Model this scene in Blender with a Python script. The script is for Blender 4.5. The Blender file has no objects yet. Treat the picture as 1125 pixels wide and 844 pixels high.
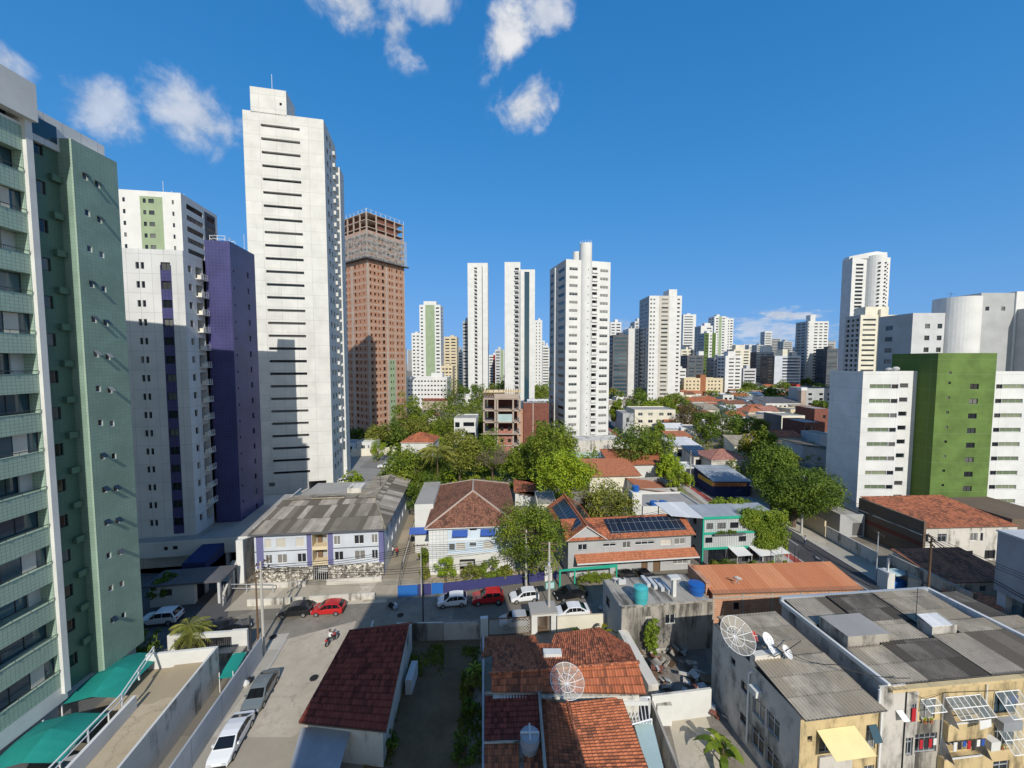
import bpy, bmesh, math, random
from mathutils import Vector, Matrix
R = math.radians
random.seed(7)
S = bpy.context.scene
COL = S.collection

# ------------------------------------------------------------------ camera, sky, sun, exposure
CAM_H, F_PX, PITCH = 32.0, 420.0, R(3.3)
cam = bpy.data.cameras.new('camera'); cam.sensor_width = 36.0; cam.lens = 36.0 * F_PX / 1125.0
cam.clip_start = 0.5; cam.clip_end = 9000
camo = bpy.data.objects.new('camera', cam); COL.objects.link(camo)
camo.location = (0, 0, CAM_H); camo.rotation_euler = (R(90) - PITCH, 0, 0); S.camera = camo
SUN_HEAD, SUN_EL = R(-12.5), R(35)          # the way the light travels, seen from above, off +Y (negative = to the left)
sd = Vector((math.sin(SUN_HEAD) * math.cos(SUN_EL), math.cos(SUN_HEAD) * math.cos(SUN_EL), -math.sin(SUN_EL)))
sl = bpy.data.lights.new('sun', 'SUN'); sl.energy = 3.7; sl.angle = R(0.53); sl.color = (1.0, 0.94, 0.84)
slo = bpy.data.objects.new('sun', sl); COL.objects.link(slo); slo.rotation_euler = sd.to_track_quat('-Z', 'Y').to_euler(); slo.location = (60, -80, 120)
S.view_settings.view_transform = 'Standard'; S.view_settings.look = 'None'; S.view_settings.exposure = 0.15; S.view_settings.gamma = 1
S.view_settings.use_curve_mapping = False
S.render.engine = 'CYCLES'
try:
    S.cycles.use_denoising = True; S.cycles.denoiser = 'OPENIMAGEDENOISE'
    S.cycles.max_bounces = 6; S.cycles.diffuse_bounces = 3; S.cycles.glossy_bounces = 3; S.cycles.transparent_max_bounces = 8
    S.cycles.sample_clamp_indirect = 6
except Exception: pass

def G(px, py, z=0.0):
    """world point at height z seen at photo pixel (px, py)"""
    a, b = (px - 562.5), (422.0 - py)
    dx = a; dy = F_PX * math.cos(PITCH) + b * math.sin(PITCH); dz = -F_PX * math.sin(PITCH) + b * math.cos(PITCH)
    t = (z - CAM_H) / dz
    return Vector((dx * t, dy * t, z))
def A(px, py, Y):
    """world point at depth Y seen at photo pixel"""
    a, b = (px - 562.5), (422.0 - py)
    dx = a; dy = F_PX * math.cos(PITCH) + b * math.sin(PITCH); dz = -F_PX * math.sin(PITCH) + b * math.cos(PITCH)
    t = Y / dy
    return Vector((dx * t, Y, CAM_H + dz * t))

class NT:
    """tiny node helper"""
    def __init__(s, tree): s.t = tree; s.t.nodes.clear()
    def n(s, typ, ins=None, **kw):
        nd = s.t.nodes.new(typ)
        for k, v in kw.items(): setattr(nd, k, v)
        for k, v in (ins or {}).items():
            sock = nd.inputs[k]
            if isinstance(v, bpy.types.NodeSocket): s.t.links.new(v, sock)
            else: sock.default_value = v
        return nd
    def m(s, op, a, b=0.0, c=0.0, clamp=False):
        nd = s.t.nodes.new('ShaderNodeMath'); nd.operation = op; nd.use_clamp = clamp
        for i, v in enumerate((a, b, c)):
            if isinstance(v, bpy.types.NodeSocket): s.t.links.new(v, nd.inputs[i])
            else: nd.inputs[i].default_value = v
        return nd.outputs[0]
    def vm(s, op, a, b=(0, 0, 0), out=0):
        nd = s.t.nodes.new('ShaderNodeVectorMath'); nd.operation = op
        for i, v in enumerate((a, b)):
            if isinstance(v, bpy.types.NodeSocket): s.t.links.new(v, nd.inputs[i])
            else: nd.inputs[i].default_value = v
        return nd.outputs[out]
    def mix(s, f, a, b, mode='MIX'):
        nd = s.t.nodes.new('ShaderNodeMix'); nd.data_type = 'RGBA'; nd.blend_type = mode
        for i, v in ((0, f), (6, a), (7, b)):
            if isinstance(v, bpy.types.NodeSocket): s.t.links.new(v, nd.inputs[i])
            elif i == 0: nd.inputs[0].default_value = v
            else: nd.inputs[i].default_value = (*v, 1) if len(v) == 3 else v
        return nd.outputs[2]
    def ss(s, v, lo, hi):
        nd = s.t.nodes.new('ShaderNodeMapRange'); nd.interpolation_type = 'SMOOTHSTEP'
        s.t.links.new(v, nd.inputs[0]); nd.inputs[1].default_value = lo; nd.inputs[2].default_value = hi
        return nd.outputs[0]

# world: Nishita sky with a few small cumulus clouds
W = bpy.data.worlds.new('World'); S.world = W; W.use_nodes = True
w = NT(W.node_tree)
sky = w.n('ShaderNodeTexSky', sky_type='NISHITA', sun_disc=False, sun_elevation=SUN_EL, sun_rotation=R(180) + SUN_HEAD,
          altitude=20, air_density=1.0, dust_density=0.0, ozone_density=5.2)
hs = w.n('ShaderNodeHueSaturation', {'Hue': 0.497, 'Saturation': 1.24, 'Value': 1.0, 'Color': sky.outputs[0]})
tc = w.n('ShaderNodeTexCoord'); D = w.vm('NORMALIZE', tc.outputs['Generated'])
n1 = w.n('ShaderNodeTexNoise', {'Vector': D, 'Scale': 11.0, 'Detail': 12.0, 'Roughness': 0.60, 'Distortion': 0.25})
n2 = w.n('ShaderNodeTexNoise', {'Vector': w.vm('MULTIPLY', D, (4, 4, 16)), 'Scale': 5.0, 'Detail': 8.0, 'Roughness': 0.62})
cl = None
for (px, py, sa, sb, rot, amt, nn) in [(385, 0, 88, 44, 25, .85, 0), (430, 32, 54, 38, 40, .85, 0), (470, 4, 55, 40, 0, .7, 0), (556, 38, 34, 60, 40, .95, 0), (600, 18, 40, 26, 0, .75, 0), (578, 118, 54, 36, -28, .95, 0),
        (108, 118, 54, 56, 28, .62, 0), (214, 132, 68, 56, 18, .7, 0), (-4, 62, 56, 40, 30, .95, 0), (862, 346, 46, 13, 0, .8, 1),
        (840, 364, 110, 24, 4, .6, 1), (690, 362, 80, 14, 0, .5, 1), (1000, 372, 110, 18, 0, .5, 1)]:
    c = Vector((px - 562.5, F_PX * math.cos(PITCH) + (422 - py) * math.sin(PITCH), -F_PX * math.sin(PITCH) + (422 - py) * math.cos(PITCH)))
    ln = c.length; c.normalize()
    rt = c.cross(Vector((0, 0, 1))).normalized(); up = rt.cross(c)
    cr, sr = math.cos(R(rot)), math.sin(R(rot))
    e1 = (rt * cr - up * sr) * (ln / sa); e2 = (rt * sr + up * cr) * (ln / sb)
    a = w.vm('DOT_PRODUCT', D, tuple(e1), out=1); b = w.vm('DOT_PRODUCT', D, tuple(e2), out=1)
    front = w.m('GREATER_THAN', w.vm('DOT_PRODUCT', D, tuple(c), out=1), 0.0)
    r2 = w.m('ADD', w.m('MULTIPLY', a, a), w.m('MULTIPLY', b, b))
    k = w.m('MULTIPLY', w.m('SUBTRACT', 1.0, w.m('SQRT', r2)), front)
    ns = (n2 if nn else n1).outputs[0]
    dns = w.m('ADD', k, w.m('MULTIPLY', w.m('SUBTRACT', ns, 0.5), 2.6))
    ms = w.m('MULTIPLY', w.ss(dns, 0.22, 0.98), amt)
    ms = w.m('MULTIPLY', ms, w.ss(k, 0.0, 0.3))
    cl = ms if cl is None else w.m('MAXIMUM', cl, ms)
shade = w.ss(n1.outputs[0], .35, .72)
ccol = w.mix(shade, (.56, .62, .72), (.95, .95, .96))
hc = w.vm('DIVIDE', w.vm('MULTIPLY', hs.outputs[0], (1.3, 2.08, 2.52)), w.vm('ADD', w.vm('MULTIPLY', hs.outputs[0], (.92, .68, .40)), (1, 1, 1)))
sunside = w.ss(w.vm('DOT_PRODUCT', D, (-math.sin(SUN_HEAD), -math.cos(SUN_HEAD), 0.0), out=1), 0.05, 0.55)   # unseen sky half round the sun, whitened and brightened to add fill in shade
hc = w.mix(sunside, hc, w.vm('ADD', w.vm('MULTIPLY', sky.outputs[0], (.70, .62, .52)), (.85, .8, .75)))
b1 = w.n('ShaderNodeBackground', {'Color': hc, 'Strength': 0.15})
b2 = w.n('ShaderNodeBackground', {'Color': ccol, 'Strength': 0.82})
mx = w.n('ShaderNodeMixShader', {0: w.m('MINIMUM', cl, 0.97), 1: b1.outputs[0], 2: b2.outputs[0]})
w.n('ShaderNodeOutputWorld', {0: mx.outputs[0]})

# ------------------------------------------------------------------ materials (procedural; UV = metres on every face)
MATS = {}
def newmat(name):
    m = bpy.data.materials.new(name); m.use_nodes = True; MATS[name] = m
    return NT(m.node_tree)
def finish(t, col, rough=.85, metal=0.0, bump=None, bstr=.3, bdist=.02, spec=.35, extra=None):
    p = t.n('ShaderNodeBsdfPrincipled', {'Roughness': rough, 'Metallic': metal, 'Specular IOR Level': spec})
    if isinstance(col, bpy.types.NodeSocket): t.t.links.new(col, p.inputs['Base Color'])
    else: p.inputs['Base Color'].default_value = (*col, 1)
    if bump is not None:
        bn = t.n('ShaderNodeBump', {'Strength': bstr, 'Distance': bdist, 'Height': bump}); t.t.links.new(bn.outputs[0], p.inputs['Normal'])
    for k, v in (extra or {}).items(): p.inputs[k].default_value = v
    t.n('ShaderNodeOutputMaterial', {0: p.outputs[0]})
def uvn(t, scale, detail=5, rough=.6, vec=(1, 1, 1), off=0):
    uv = t.n('ShaderNodeUVMap'); oi = t.n('ShaderNodeObjectInfo')
    v = t.vm('MULTIPLY', uv.outputs[0], vec)
    v = t.vm('ADD', v, t.n('ShaderNodeCombineXYZ', {0: t.m('MULTIPLY', oi.outputs['Random'], 57.0), 1: t.m('MULTIPLY', oi.outputs['Random'], 31.0), 2: float(off)}).outputs[0])
    return t.n('ShaderNodeTexNoise', {'Vector': v, 'Scale': scale, 'Detail': detail, 'Roughness': rough}).outputs[0]
def weathered(t, col, var=.15, grime=.0, gcol=(.05, .048, .042), glo=.55, ghi=.75, fine=.08, stretch=.12):
    """base colour with slow variation, fine grain and vertical dirt streaks"""
    c = t.mix(t.ss(uvn(t, .25), .3, .7), tuple(x * (1 - var) for x in col), tuple(min(1, x * (1 + var * .4)) for x in col))
    c = t.mix(t.m('MULTIPLY', t.ss(uvn(t, 6, 3), .35, .7), fine), c, tuple(x * .45 for x in col))
    if grime:
        s1 = uvn(t, 1.1, 6, .65, (1, stretch, 1), 3); s2 = uvn(t, .35, 5, .6, (1, .8, 1), 7)
        g = t.ss(t.m('ADD', t.m('MULTIPLY', s1, .6), t.m('MULTIPLY', s2, .4)), glo, ghi)
        c = t.mix(t.m('MULTIPLY', g, grime), c, gcol)
    return c
def plain(name, col, rough=.85, var=.12, grime=0., metal=0., fine=.08, bump=.0, spec=.35, **kw):
    t = newmat(name); c = weathered(t, col, var, grime, fine=fine, **kw)
    finish(t, c, rough, metal, uvn(t, 9, 4) if bump else None, bump, .02, spec)
def jointed(name, col, bw, bh, line=(.3, .3, .3), msz=.02, amt=.6, grime=0., rough=.8, var=.1, off=0.0, col2=None, spec=.35, **kw):
    """painted wall with panel joints or ceramic tiles: the joints are a regular grid bw x bh metres"""
    t = newmat(name); c = weathered(t, col, var, grime, **kw)
    uv = t.n('ShaderNodeUVMap')
    br = t.n('ShaderNodeTexBrick', {'Vector': uv.outputs[0], 'Color1': (1, 1, 1, 1), 'Color2': (.88, .88, .88, 1) if col2 is None else col2, 'Mortar': (0, 0, 0, 1), 'Scale': 1.0,
                'Mortar Size': msz, 'Mortar Smooth': .1, 'Bias': 0., 'Brick Width': bw, 'Row Height': bh}, offset=off, squash=1.0)
    c = t.mix(.5, c, t.mix(1.0, c, br.outputs[0], 'MULTIPLY'))
    c = t.mix(t.m('MULTIPLY', br.outputs['Fac'], amt), c, line)
    finish(t, c, rough, 0, None, spec=spec)
def brick(name, c1, c2, mortar, bw=.3, bh=.2, grime=0., msz=.02):
    t = newmat(name); uv = t.n('ShaderNodeUVMap')
    br = t.n('ShaderNodeTexBrick', {'Vector': uv.outputs[0], 'Color1': (*c1, 1), 'Color2': (*c2, 1), 'Mortar': (*mortar, 1), 'Scale': 1., 'Mortar Size': msz, 'Mortar Smooth': .2,
                'Brick Width': bw, 'Row Height': bh})
    c = t.mix(t.m('MULTIPLY', t.ss(uvn(t, .6), .35, .7), .45), br.outputs[0], tuple(x * .5 for x in c1))
    if grime: c = t.mix(t.m('MULTIPLY', t.ss(uvn(t, .8, 6, .65, (1, .2, 1)), .5, .7), grime), c, (.07, .06, .05))
    finish(t, c, .9, 0, br.outputs['Fac'], .4, -.02)
def tiles(name, c1, c2, dark, pitch=.24, row=.38, grime=.5, bump=.6, lo=.48, hi=.68):
    """barrel roof tiles: tile columns along u, courses along v"""
    t = newmat(name); uv = t.n('ShaderNodeUVMap'); sx = t.n('ShaderNodeSeparateXYZ', {0: uv.outputs[0]})
    u = t.m('DIVIDE', sx.outputs[0], pitch); v = t.m('DIVIDE', sx.outputs[1], row)
    idv = t.n('ShaderNodeCombineXYZ', {0: t.m('FLOOR', u), 1: t.m('FLOOR', v), 2: 0.0}).outputs[0]
    wn = t.n('ShaderNodeTexWhiteNoise', {'Vector': idv}, noise_dimensions='3D').outputs[0]
    c = t.mix(wn, c1, c2)
    c = t.mix(t.m('MULTIPLY', t.ss(t.m('ADD', t.m('MULTIPLY', uvn(t, .45, 6, .65, (1, .5, 1)), .75), t.m('MULTIPLY', wn, .25)), lo, hi), grime), c, dark)
    fu = t.m('SUBTRACT', t.m('FRACT', u), .5); rid = t.m('SUBTRACT', 1., t.m('MULTIPLY', t.m('ABSOLUTE', fu), 2.))
    ch = t.m('ADD', t.m('SINE', t.m('MULTIPLY', rid, 1.5708)), t.m('MULTIPLY', t.m('FRACT', v), -.45))
    c = t.mix(t.m('MULTIPLY', t.m('SUBTRACT', 1., t.ss(rid, .0, .3)), .55), c, tuple(x * .35 for x in dark))
    c = t.mix(t.m('MULTIPLY', t.m('LESS_THAN', t.m('FRACT', v), .16), .5), c, tuple(x * .5 for x in dark))  # course ends darkened in colour, standing in for weak step shade
    finish(t, c, .9, 0, ch, bump, .07, .2)
def sheets(name, c1, c2, pitch=.18, sw=1.05, sl=1.6, grime=.6, bump=.5, gcol=(.035, .032, .028)):
    """corrugated fibre-cement sheets, every sheet of its own age"""
    t = newmat(name); uv = t.n('ShaderNodeUVMap'); sx = t.n('ShaderNodeSeparateXYZ', {0: uv.outputs[0]})
    row = t.m('FLOOR', t.m('DIVIDE', sx.outputs[1], sl))
    idv = t.n('ShaderNodeCombineXYZ', {0: t.m('FLOOR', t.m('ADD', t.m('DIVIDE', sx.outputs[0], sw), t.m('MULTIPLY', row, .37))), 1: row, 2: 0.0}).outputs[0]
    wn = t.n('ShaderNodeTexWhiteNoise', {'Vector': idv}, noise_dimensions='3D').outputs[0]
    c = t.mix(t.ss(wn, .3, .85), c1, c2)
    c = t.mix(t.m('MULTIPLY', t.ss(t.m('ADD', t.m('MULTIPLY', uvn(t, .7, 7, .7, (1, .45, 1)), .7), t.m('MULTIPLY', wn, .3)), .42, .68), grime), c, gcol)
    c = t.mix(t.m('MULTIPLY', t.ss(uvn(t, 3, 6, .7), .55, .7), .35), c, tuple(x * .4 for x in c1))
    h = t.m('SINE', t.m('MULTIPLY', sx.outputs[0], 6.2832 / pitch))
    edge = t.m('LESS_THAN', t.m('FRACT', t.m('DIVIDE', sx.outputs[1], sl)), .03)
    c = t.mix(t.m('MULTIPLY', edge, .5), c, gcol)
    finish(t, c, .92, 0, h, bump, .035, .2)
def glass(name, c1, c2, rough=.08):
    t = newmat(name); oi = t.n('ShaderNodeObjectInfo')
    c = t.mix(t.ss(oi.outputs['Random'], .55, .95), c1, c2)
    finish(t, c, rough, 0, None, spec=.6)
def leafmat(name, c1, c2, tr=.25):
    t = newmat(name); g = t.n('ShaderNodeNewGeometry'); oi = t.n('ShaderNodeObjectInfo')
    c = t.mix(g.outputs['Random Per Island'], c1, c2)
    c = t.mix(t.m('MULTIPLY', oi.outputs['Random'], .35), c, tuple(x * .6 for x in c1))
    tcx = t.n('ShaderNodeTexCoord'); nz = t.n('ShaderNodeTexNoise', {'Vector': tcx.outputs['Object'], 'Scale': .45, 'Detail': 3.0}).outputs[0]
    c = t.mix(t.m('MULTIPLY', t.ss(nz, .48, .68), .6), c, (c2[0] * 1.25, c2[1] * 1.1, c2[2])); c = t.mix(t.m('MULTIPLY', t.ss(nz, .46, .30), .55), c, tuple(x * .75 for x in c1))
    p = t.n('ShaderNodeBsdfPrincipled', {'Base Color': c, 'Roughness': .6, 'Specular IOR Level': .25})
    tl = t.n('ShaderNodeBsdfTranslucent', {'Color': t.mix(.5, c, (.16, .22, .02))})
    mxs = t.n('ShaderNodeMixShader', {0: tr, 1: p.outputs[0], 2: tl.outputs[0]})
    t.n('ShaderNodeOutputMaterial', {0: mxs.outputs[0]})
def groundmat(name, c1, c2, spots=.4, dark=(.06, .055, .05), sc=.18, bump=.2, streak=(1, 1, 1), crack=.3, patch=.6):
    t = newmat(name); a = uvn(t, sc, 8, .65, streak); b = uvn(t, 1.3, 8, .7, off=5)
    c = t.mix(t.ss(a, .3, .7), c1, c2)
    c = t.mix(t.m('MULTIPLY', t.ss(t.m('ADD', t.m('MULTIPLY', b, .6), t.m('MULTIPLY', a, .4)), .5, .68), spots), c, dark)
    c = t.mix(t.m('MULTIPLY', t.ss(uvn(t, 14, 3), .4, .7), .2), c, dark)
    uv = t.n('ShaderNodeUVMap'); vo = t.n('ShaderNodeTexVoronoi', {'Vector': t.vm('ADD', uv.outputs[0], t.vm('MULTIPLY', t.n('ShaderNodeTexNoise', {'Vector': uv.outputs[0], 'Scale': .8, 'Detail': 6.0, 'Roughness': .7}).outputs[1], (2.6, 2.6, 0))), 'Scale': .12}, feature='DISTANCE_TO_EDGE')
    c = t.mix(t.m('MULTIPLY', t.m('LESS_THAN', vo.outputs[0], .006), crack), c, tuple(x * .6 for x in dark))
    v2 = t.n('ShaderNodeTexVoronoi', {'Vector': uv.outputs[0], 'Scale': .11}, distance='CHEBYCHEV'); c = t.mix(t.m('MULTIPLY', t.ss(t.n('ShaderNodeSeparateXYZ', {0: v2.outputs['Color']}).outputs[0], .55, .6), patch), c, tuple(x * .72 for x in c1))
    finish(t, c, .92, 0, b, bump, .03, .2)

plain('white_paint', (.66, .66, .63), grime=.14); plain('white_clean', (.69, .69, .67), var=.08, grime=.2, glo=.52, gcol=(.30, .29, .27), stretch=.06)
plain('cream', (.66, .56, .38), grime=.15); plain('pale_cream', (.72, .68, .56), grime=.2); plain('yellow_wall', (.62, .48, .26), grime=.85, glo=.48, ghi=.66, gcol=(.10, .085, .055), stretch=.25)
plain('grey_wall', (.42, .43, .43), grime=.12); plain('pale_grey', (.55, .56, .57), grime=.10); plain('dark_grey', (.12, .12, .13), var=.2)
plain('pale_blue', (.60, .70, .80), grime=.12); plain('lilac_grey', (.56, .60, .66), grime=.25); plain('violet', (.15, .15, .31), grime=.12); plain('concrete', (.36, .34, .31), grime=.5, bump=.2)
plain('old_concrete', (.40, .37, .32), grime=.85, glo=.46, ghi=.62, gcol=(.035, .032, .028), bump=.2); plain('dirty_white', (.62, .59, .53), grime=.9, glo=.5, ghi=.66, gcol=(.06, .055, .048), stretch=.2)
plain('sooty_wall', (.56, .53, .48), grime=.85, glo=.46, ghi=.66, gcol=(.05, .045, .04), stretch=.3); plain('raw_concrete', (.44, .36, .30), grime=.3)
plain('brown_wall', (.15, .11, .08), grime=.4); plain('red_paint', (.42, .06, .04), grime=.15); plain('maroon', (.16, .05, .035), grime=.4); plain('ochre', (.55, .35, .06)); plain('orange_brown', (.33, .13, .06), var=.1)
plain('blue_paint', (.02, .13, .42), grime=.12); plain('indigo_paint', (.045, .048, .16), grime=.25); plain('navy_paint', (.02, .035, .12)); plain('teal_paint', (.03, .40, .27), rough=.5); plain('teal_cloth', (.012, .24, .20), rough=.7, var=.2)
plain('awning_blue', (.03, .09, .36), rough=.6); plain('green_stripe', (.30, .38, .24)); plain('cream_cloth', (.78, .66, .34), rough=.7); plain('pale_teal', (.42, .55, .55), grime=.2)
plain('metal', (.45, .46, .47), .4, .1, metal=.7); plain('white_metal', (.78, .78, .77), .4, .05); plain('dark_metal', (.04, .04, .045), .45); plain('galvanised', (.50, .53, .56), .45, .15, metal=.3, grime=.15)
plain('tin', (.34, .36, .39), .5, .25, grime=.2); plain('pole_concrete', (.46, .44, .40), grime=.3); plain('wood', (.16, .10, .06), var=.3); plain('rubber', (.02, .02, .02), .8); plain('tank_blue', (.02, .12, .42), .35); plain('tank_teal', (.07, .42, .44), .45, grime=.25)
plain('wire_black', (.012, .012, .012), .6); plain('hole', (.012, .012, .014), .9, var=0, fine=0); plain('bark', (.14, .10, .07), var=.3, grime=.4); plain('twig', (.24, .19, .15), var=.3)  # hole puts the shade inside openings into a near-black colour
plain('curtain', (.55, .52, .46)); plain('red_cloth', (.45, .02, .03)); plain('stone_pale', (.55, .52, .46), grime=.3); plain('soil', (.13, .10, .07), var=.3)
jointed('slab_white', (.68, .675, .64), 3.4, 3.0, (.48, .47, .44), .03, .6, grime=.22, glo=.5, gcol=(.22, .21, .19))
jointed('tile_white', (.66, .66, .65), 1.6, 2.8, (.48, .49, .50), .025, .5, grime=.2, glo=.52, gcol=(.28, .28, .28))
jointed('tile_green', (.24, .35, .28), .36, .36, (.27, .36, .28), .018, .45, grime=.14, rough=.45, var=.18, gcol=(.07, .13, .09))
jointed('tile_green_pale', (.36, .48, .39), .3, .3, (.20, .30, .23), .016, .3, grime=.12, rough=.45, gcol=(.1, .16, .12))
jointed('tile_green_shaded', (.10, .185, .135), .36, .36, (.14, .22, .17), .018, .4, grime=.2, rough=.4)  # recess tile green, darkened to carry the shade of the recess
jointed('tile_violet', (.066, .064, .18), .5, .5, (.18, .18, .34), .022, .4, rough=.35, var=.25, grime=.25, gcol=(.05, .04, .10))
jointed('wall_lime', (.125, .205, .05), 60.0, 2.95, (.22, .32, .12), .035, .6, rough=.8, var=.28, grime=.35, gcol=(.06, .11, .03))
jointed('wall_lime_shade_and_stripe', (.085, .15, .03), 6.0, 2.95, (.2, .28, .12), .05, .5)  # lime darkened for the flank in shade; also real stripes on a far tower
jointed('wall_right', (.72, .725, .71), 7.0, 2.95, (.42, .42, .42), .02, .5, grime=.25, glo=.5, gcol=(.34, .34, .33))
jointed('corrugated_white', (.52, .55, .54), .3, 9.0, (.28, .29, .29), .05, .55, grime=.2)
jointed('slat_fence', (.72, .73, .73), 4.0, .13, (.16, .17, .18), .03, .7, grime=.25)
jointed('white_tiled', (.74, .75, .74), .55, .55, (.48, .50, .52), .03, .5)
brick('brick_orange', (.62, .27, .135), (.50, .20, .10), (.55, .45, .36), .42, .22, .2, .035)
brick('brick_tower', (.52, .26, .16), (.41, .195, .12), (.42, .33, .26), .5, .3, .25)
brick('brick_dark', (.24, .075, .05), (.17, .05, .035), (.28, .2, .16), .5, .3, .4)
def stone():
    t = newmat('crazy_stone'); uv = t.n('ShaderNodeUVMap')
    vo = t.n('ShaderNodeTexVoronoi', {'Vector': uv.outputs[0], 'Scale': 3.0}, feature='DISTANCE_TO_EDGE'); v2 = t.n('ShaderNodeTexVoronoi', {'Vector': uv.outputs[0], 'Scale': 3.0})
    sx = t.n('ShaderNodeSeparateXYZ', {0: v2.outputs['Color']})
    c = t.mix(t.ss(sx.outputs[0], .2, .8), (.22, .20, .17), (.66, .62, .54)); c = t.mix(t.m('LESS_THAN', vo.outputs[0], .05), c, (.05, .045, .04))
    finish(t, c, .9, 0, vo.outputs[0], .5, .05)
stone()
tiles('tile_terracotta', (.54, .185, .09), (.41, .13, .06), (.10, .055, .04), grime=.65, lo=.46)
tiles('tile_orange', (.56, .22, .115), (.46, .165, .085), (.22, .09, .05), grime=.25)
tiles('tile_brown', (.33, .15, .095), (.23, .10, .06), (.055, .038, .03), grime=.65, lo=.44)
tiles('tile_maroon', (.34, .085, .055), (.23, .055, .038), (.03, .014, .012), grime=.5)
tiles('tile_pink', (.52, .26, .20), (.38, .16, .12), (.14, .08, .06), grime=.45)
tiles('tile_old', (.58, .20, .10), (.38, .125, .065), (.075, .048, .038), grime=.7, lo=.43, hi=.66)
sheets('fibro', (.15, .128, .10), (.60, .53, .43), sw=.95, sl=4.2, grime=.4); sheets('fibro_pale', (.33, .28, .21), (.58, .51, .40), grime=.6); sheets('fibro_dark', (.085, .075, .062), (.30, .265, .22), grime=.7)
sheets('tin_orange', (.50, .185, .085), (.64, .275, .135), pitch=.5, sw=1.0, sl=40, bump=.9, grime=.2, gcol=(.25, .12, .08))
sheets('tin_white', (.60, .61, .61), (.74, .74, .73), pitch=.3, sw=1, sl=8, grime=.15, gcol=(.3, .28, .25)); sheets('tin_grey', (.30, .33, .36), (.42, .45, .48), pitch=.3, sw=1, sl=8, grime=.25)
glass('glass_dark', (.012, .016, .022), (.15, .15, .145)); glass('glass_mixed', (.02, .026, .032), (.22, .215, .20), .15); glass('glass_blue', (.03, .07, .10), (.10, .17, .20)); glass('car_glass', (.008, .009, .011), (.01, .011, .013), .05)
t = newmat('glass_clear'); pg_ = t.n('ShaderNodeBsdfPrincipled', {'Base Color': (.30, .36, .38, 1), 'Roughness': .1}); tg_ = t.n('ShaderNodeBsdfTransparent'); t.n('ShaderNodeOutputMaterial', {0: t.n('ShaderNodeMixShader', {0: .3, 1: tg_.outputs[0], 2: pg_.outputs[0]}).outputs[0]})
glass('glass_green', (.13, .17, .10), (.22, .25, .16), .3)
leafmat('leaf_mid', (.085, .145, .014), (.27, .34, .035)); leafmat('leaf_dark', (.055, .105, .014), (.18, .26, .03)); leafmat('leaf_bright', (.17, .27, .015), (.36, .45, .03)); leafmat('leaf_yellow', (.16, .17, .012), (.32, .29, .03))
leafmat('leaf_brown', (.09, .07, .03), (.22, .15, .08)); leafmat('leaf_palm', (.15, .17, .025), (.36, .36, .08)); leafmat('leaf_vine', (.13, .21, .018), (.28, .37, .04)); leafmat('leaf_olive', (.13, .15, .022), (.28, .30, .05))
groundmat('m_ground', (.22, .195, .155), (.33, .295, .24), .3); groundmat('m_asphalt', (.075, .075, .078), (.10, .10, .10), .3, (.03, .03, .03), .3); groundmat('m_street', (.40, .35, .275), (.56, .49, .39), .6, (.19, .165, .135), .22)
groundmat('m_road', (.20, .18, .15), (.31, .275, .225), .5, (.09, .085, .075), .22); groundmat('m_pave', (.44, .41, .35), (.55, .51, .43), .35, (.15, .14, .12), .4); groundmat('m_dirt', (.11, .07, .04), (.20, .135, .08), .45, (.06, .055, .035), .3, .5, crack=0, patch=.2)
groundmat('m_court', (.46, .41, .32), (.60, .54, .43), .6, (.12, .11, .095), .2); groundmat('m_darkyard', (.10, .10, .105), (.15, .15, .15), .3); groundmat('m_alley', (.36, .31, .23), (.46, .40, .31), .4, (.17, .14, .10), .35, streak=(2, .4, 1)); groundmat('m_tan', (.42, .35, .24), (.50, .42, .30), .3)
groundmat('m_deck', (.24, .23, .21), (.34, .325, .295), .4, (.08, .078, .075), .4, streak=(.6, 2, 1)); groundmat('m_grass', (.05, .075, .02), (.10, .12, .035), .3); groundmat('m_rubble', (.16, .145, .125), (.30, .27, .235), .5, (.04, .035, .03), .8, .6)
plain('cycle_red', (.36, .075, .055), var=.2); plain('road_paint', (.62, .62, .60), var=.15)
for nm, c in (('car_white', (.74, .75, .76)), ('car_red', (.48, .016, .018)), ('car_black', (.012, .013, .015)), ('car_grey', (.15, .175, .18)), ('car_silver', (.42, .44, .46))):
    t = newmat(nm); finish(t, c, .22, 0, None, spec=.5, extra={'Coat Weight': .6, 'Coat Roughness': .05})
t = newmat('lamp_red'); finish(t, (.35, .01, .01), .2)
t = newmat('lamp_clear'); finish(t, (.6, .62, .62), .15)
def solar():
    t = newmat('solar_cells'); uv = t.n('ShaderNodeUVMap')
    br = t.n('ShaderNodeTexBrick', {'Vector': uv.outputs[0], 'Color1': (.012, .016, .026, 1), 'Color2': (.02, .024, .036, 1), 'Mortar': (.22, .23, .24, 1), 'Scale': 1., 'Mortar Size': .025, 'Brick Width': 1.0, 'Row Height': 1.6}, offset=0., squash=1.)
    finish(t, br.outputs[0], .15, 0, None, spec=.5)
solar()
for nm, c in (('skin_brown', (.26, .14, .09)), ('shirt_white', (.7, .69, .67)), ('shirt_red', (.36, .03, .035)), ('trousers_blue', (.035, .05, .10)), ('trousers_dark', (.03, .03, .035)), ('hair_black', (.012, .01, .009))): plain(nm, c, .8, .05)
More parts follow.
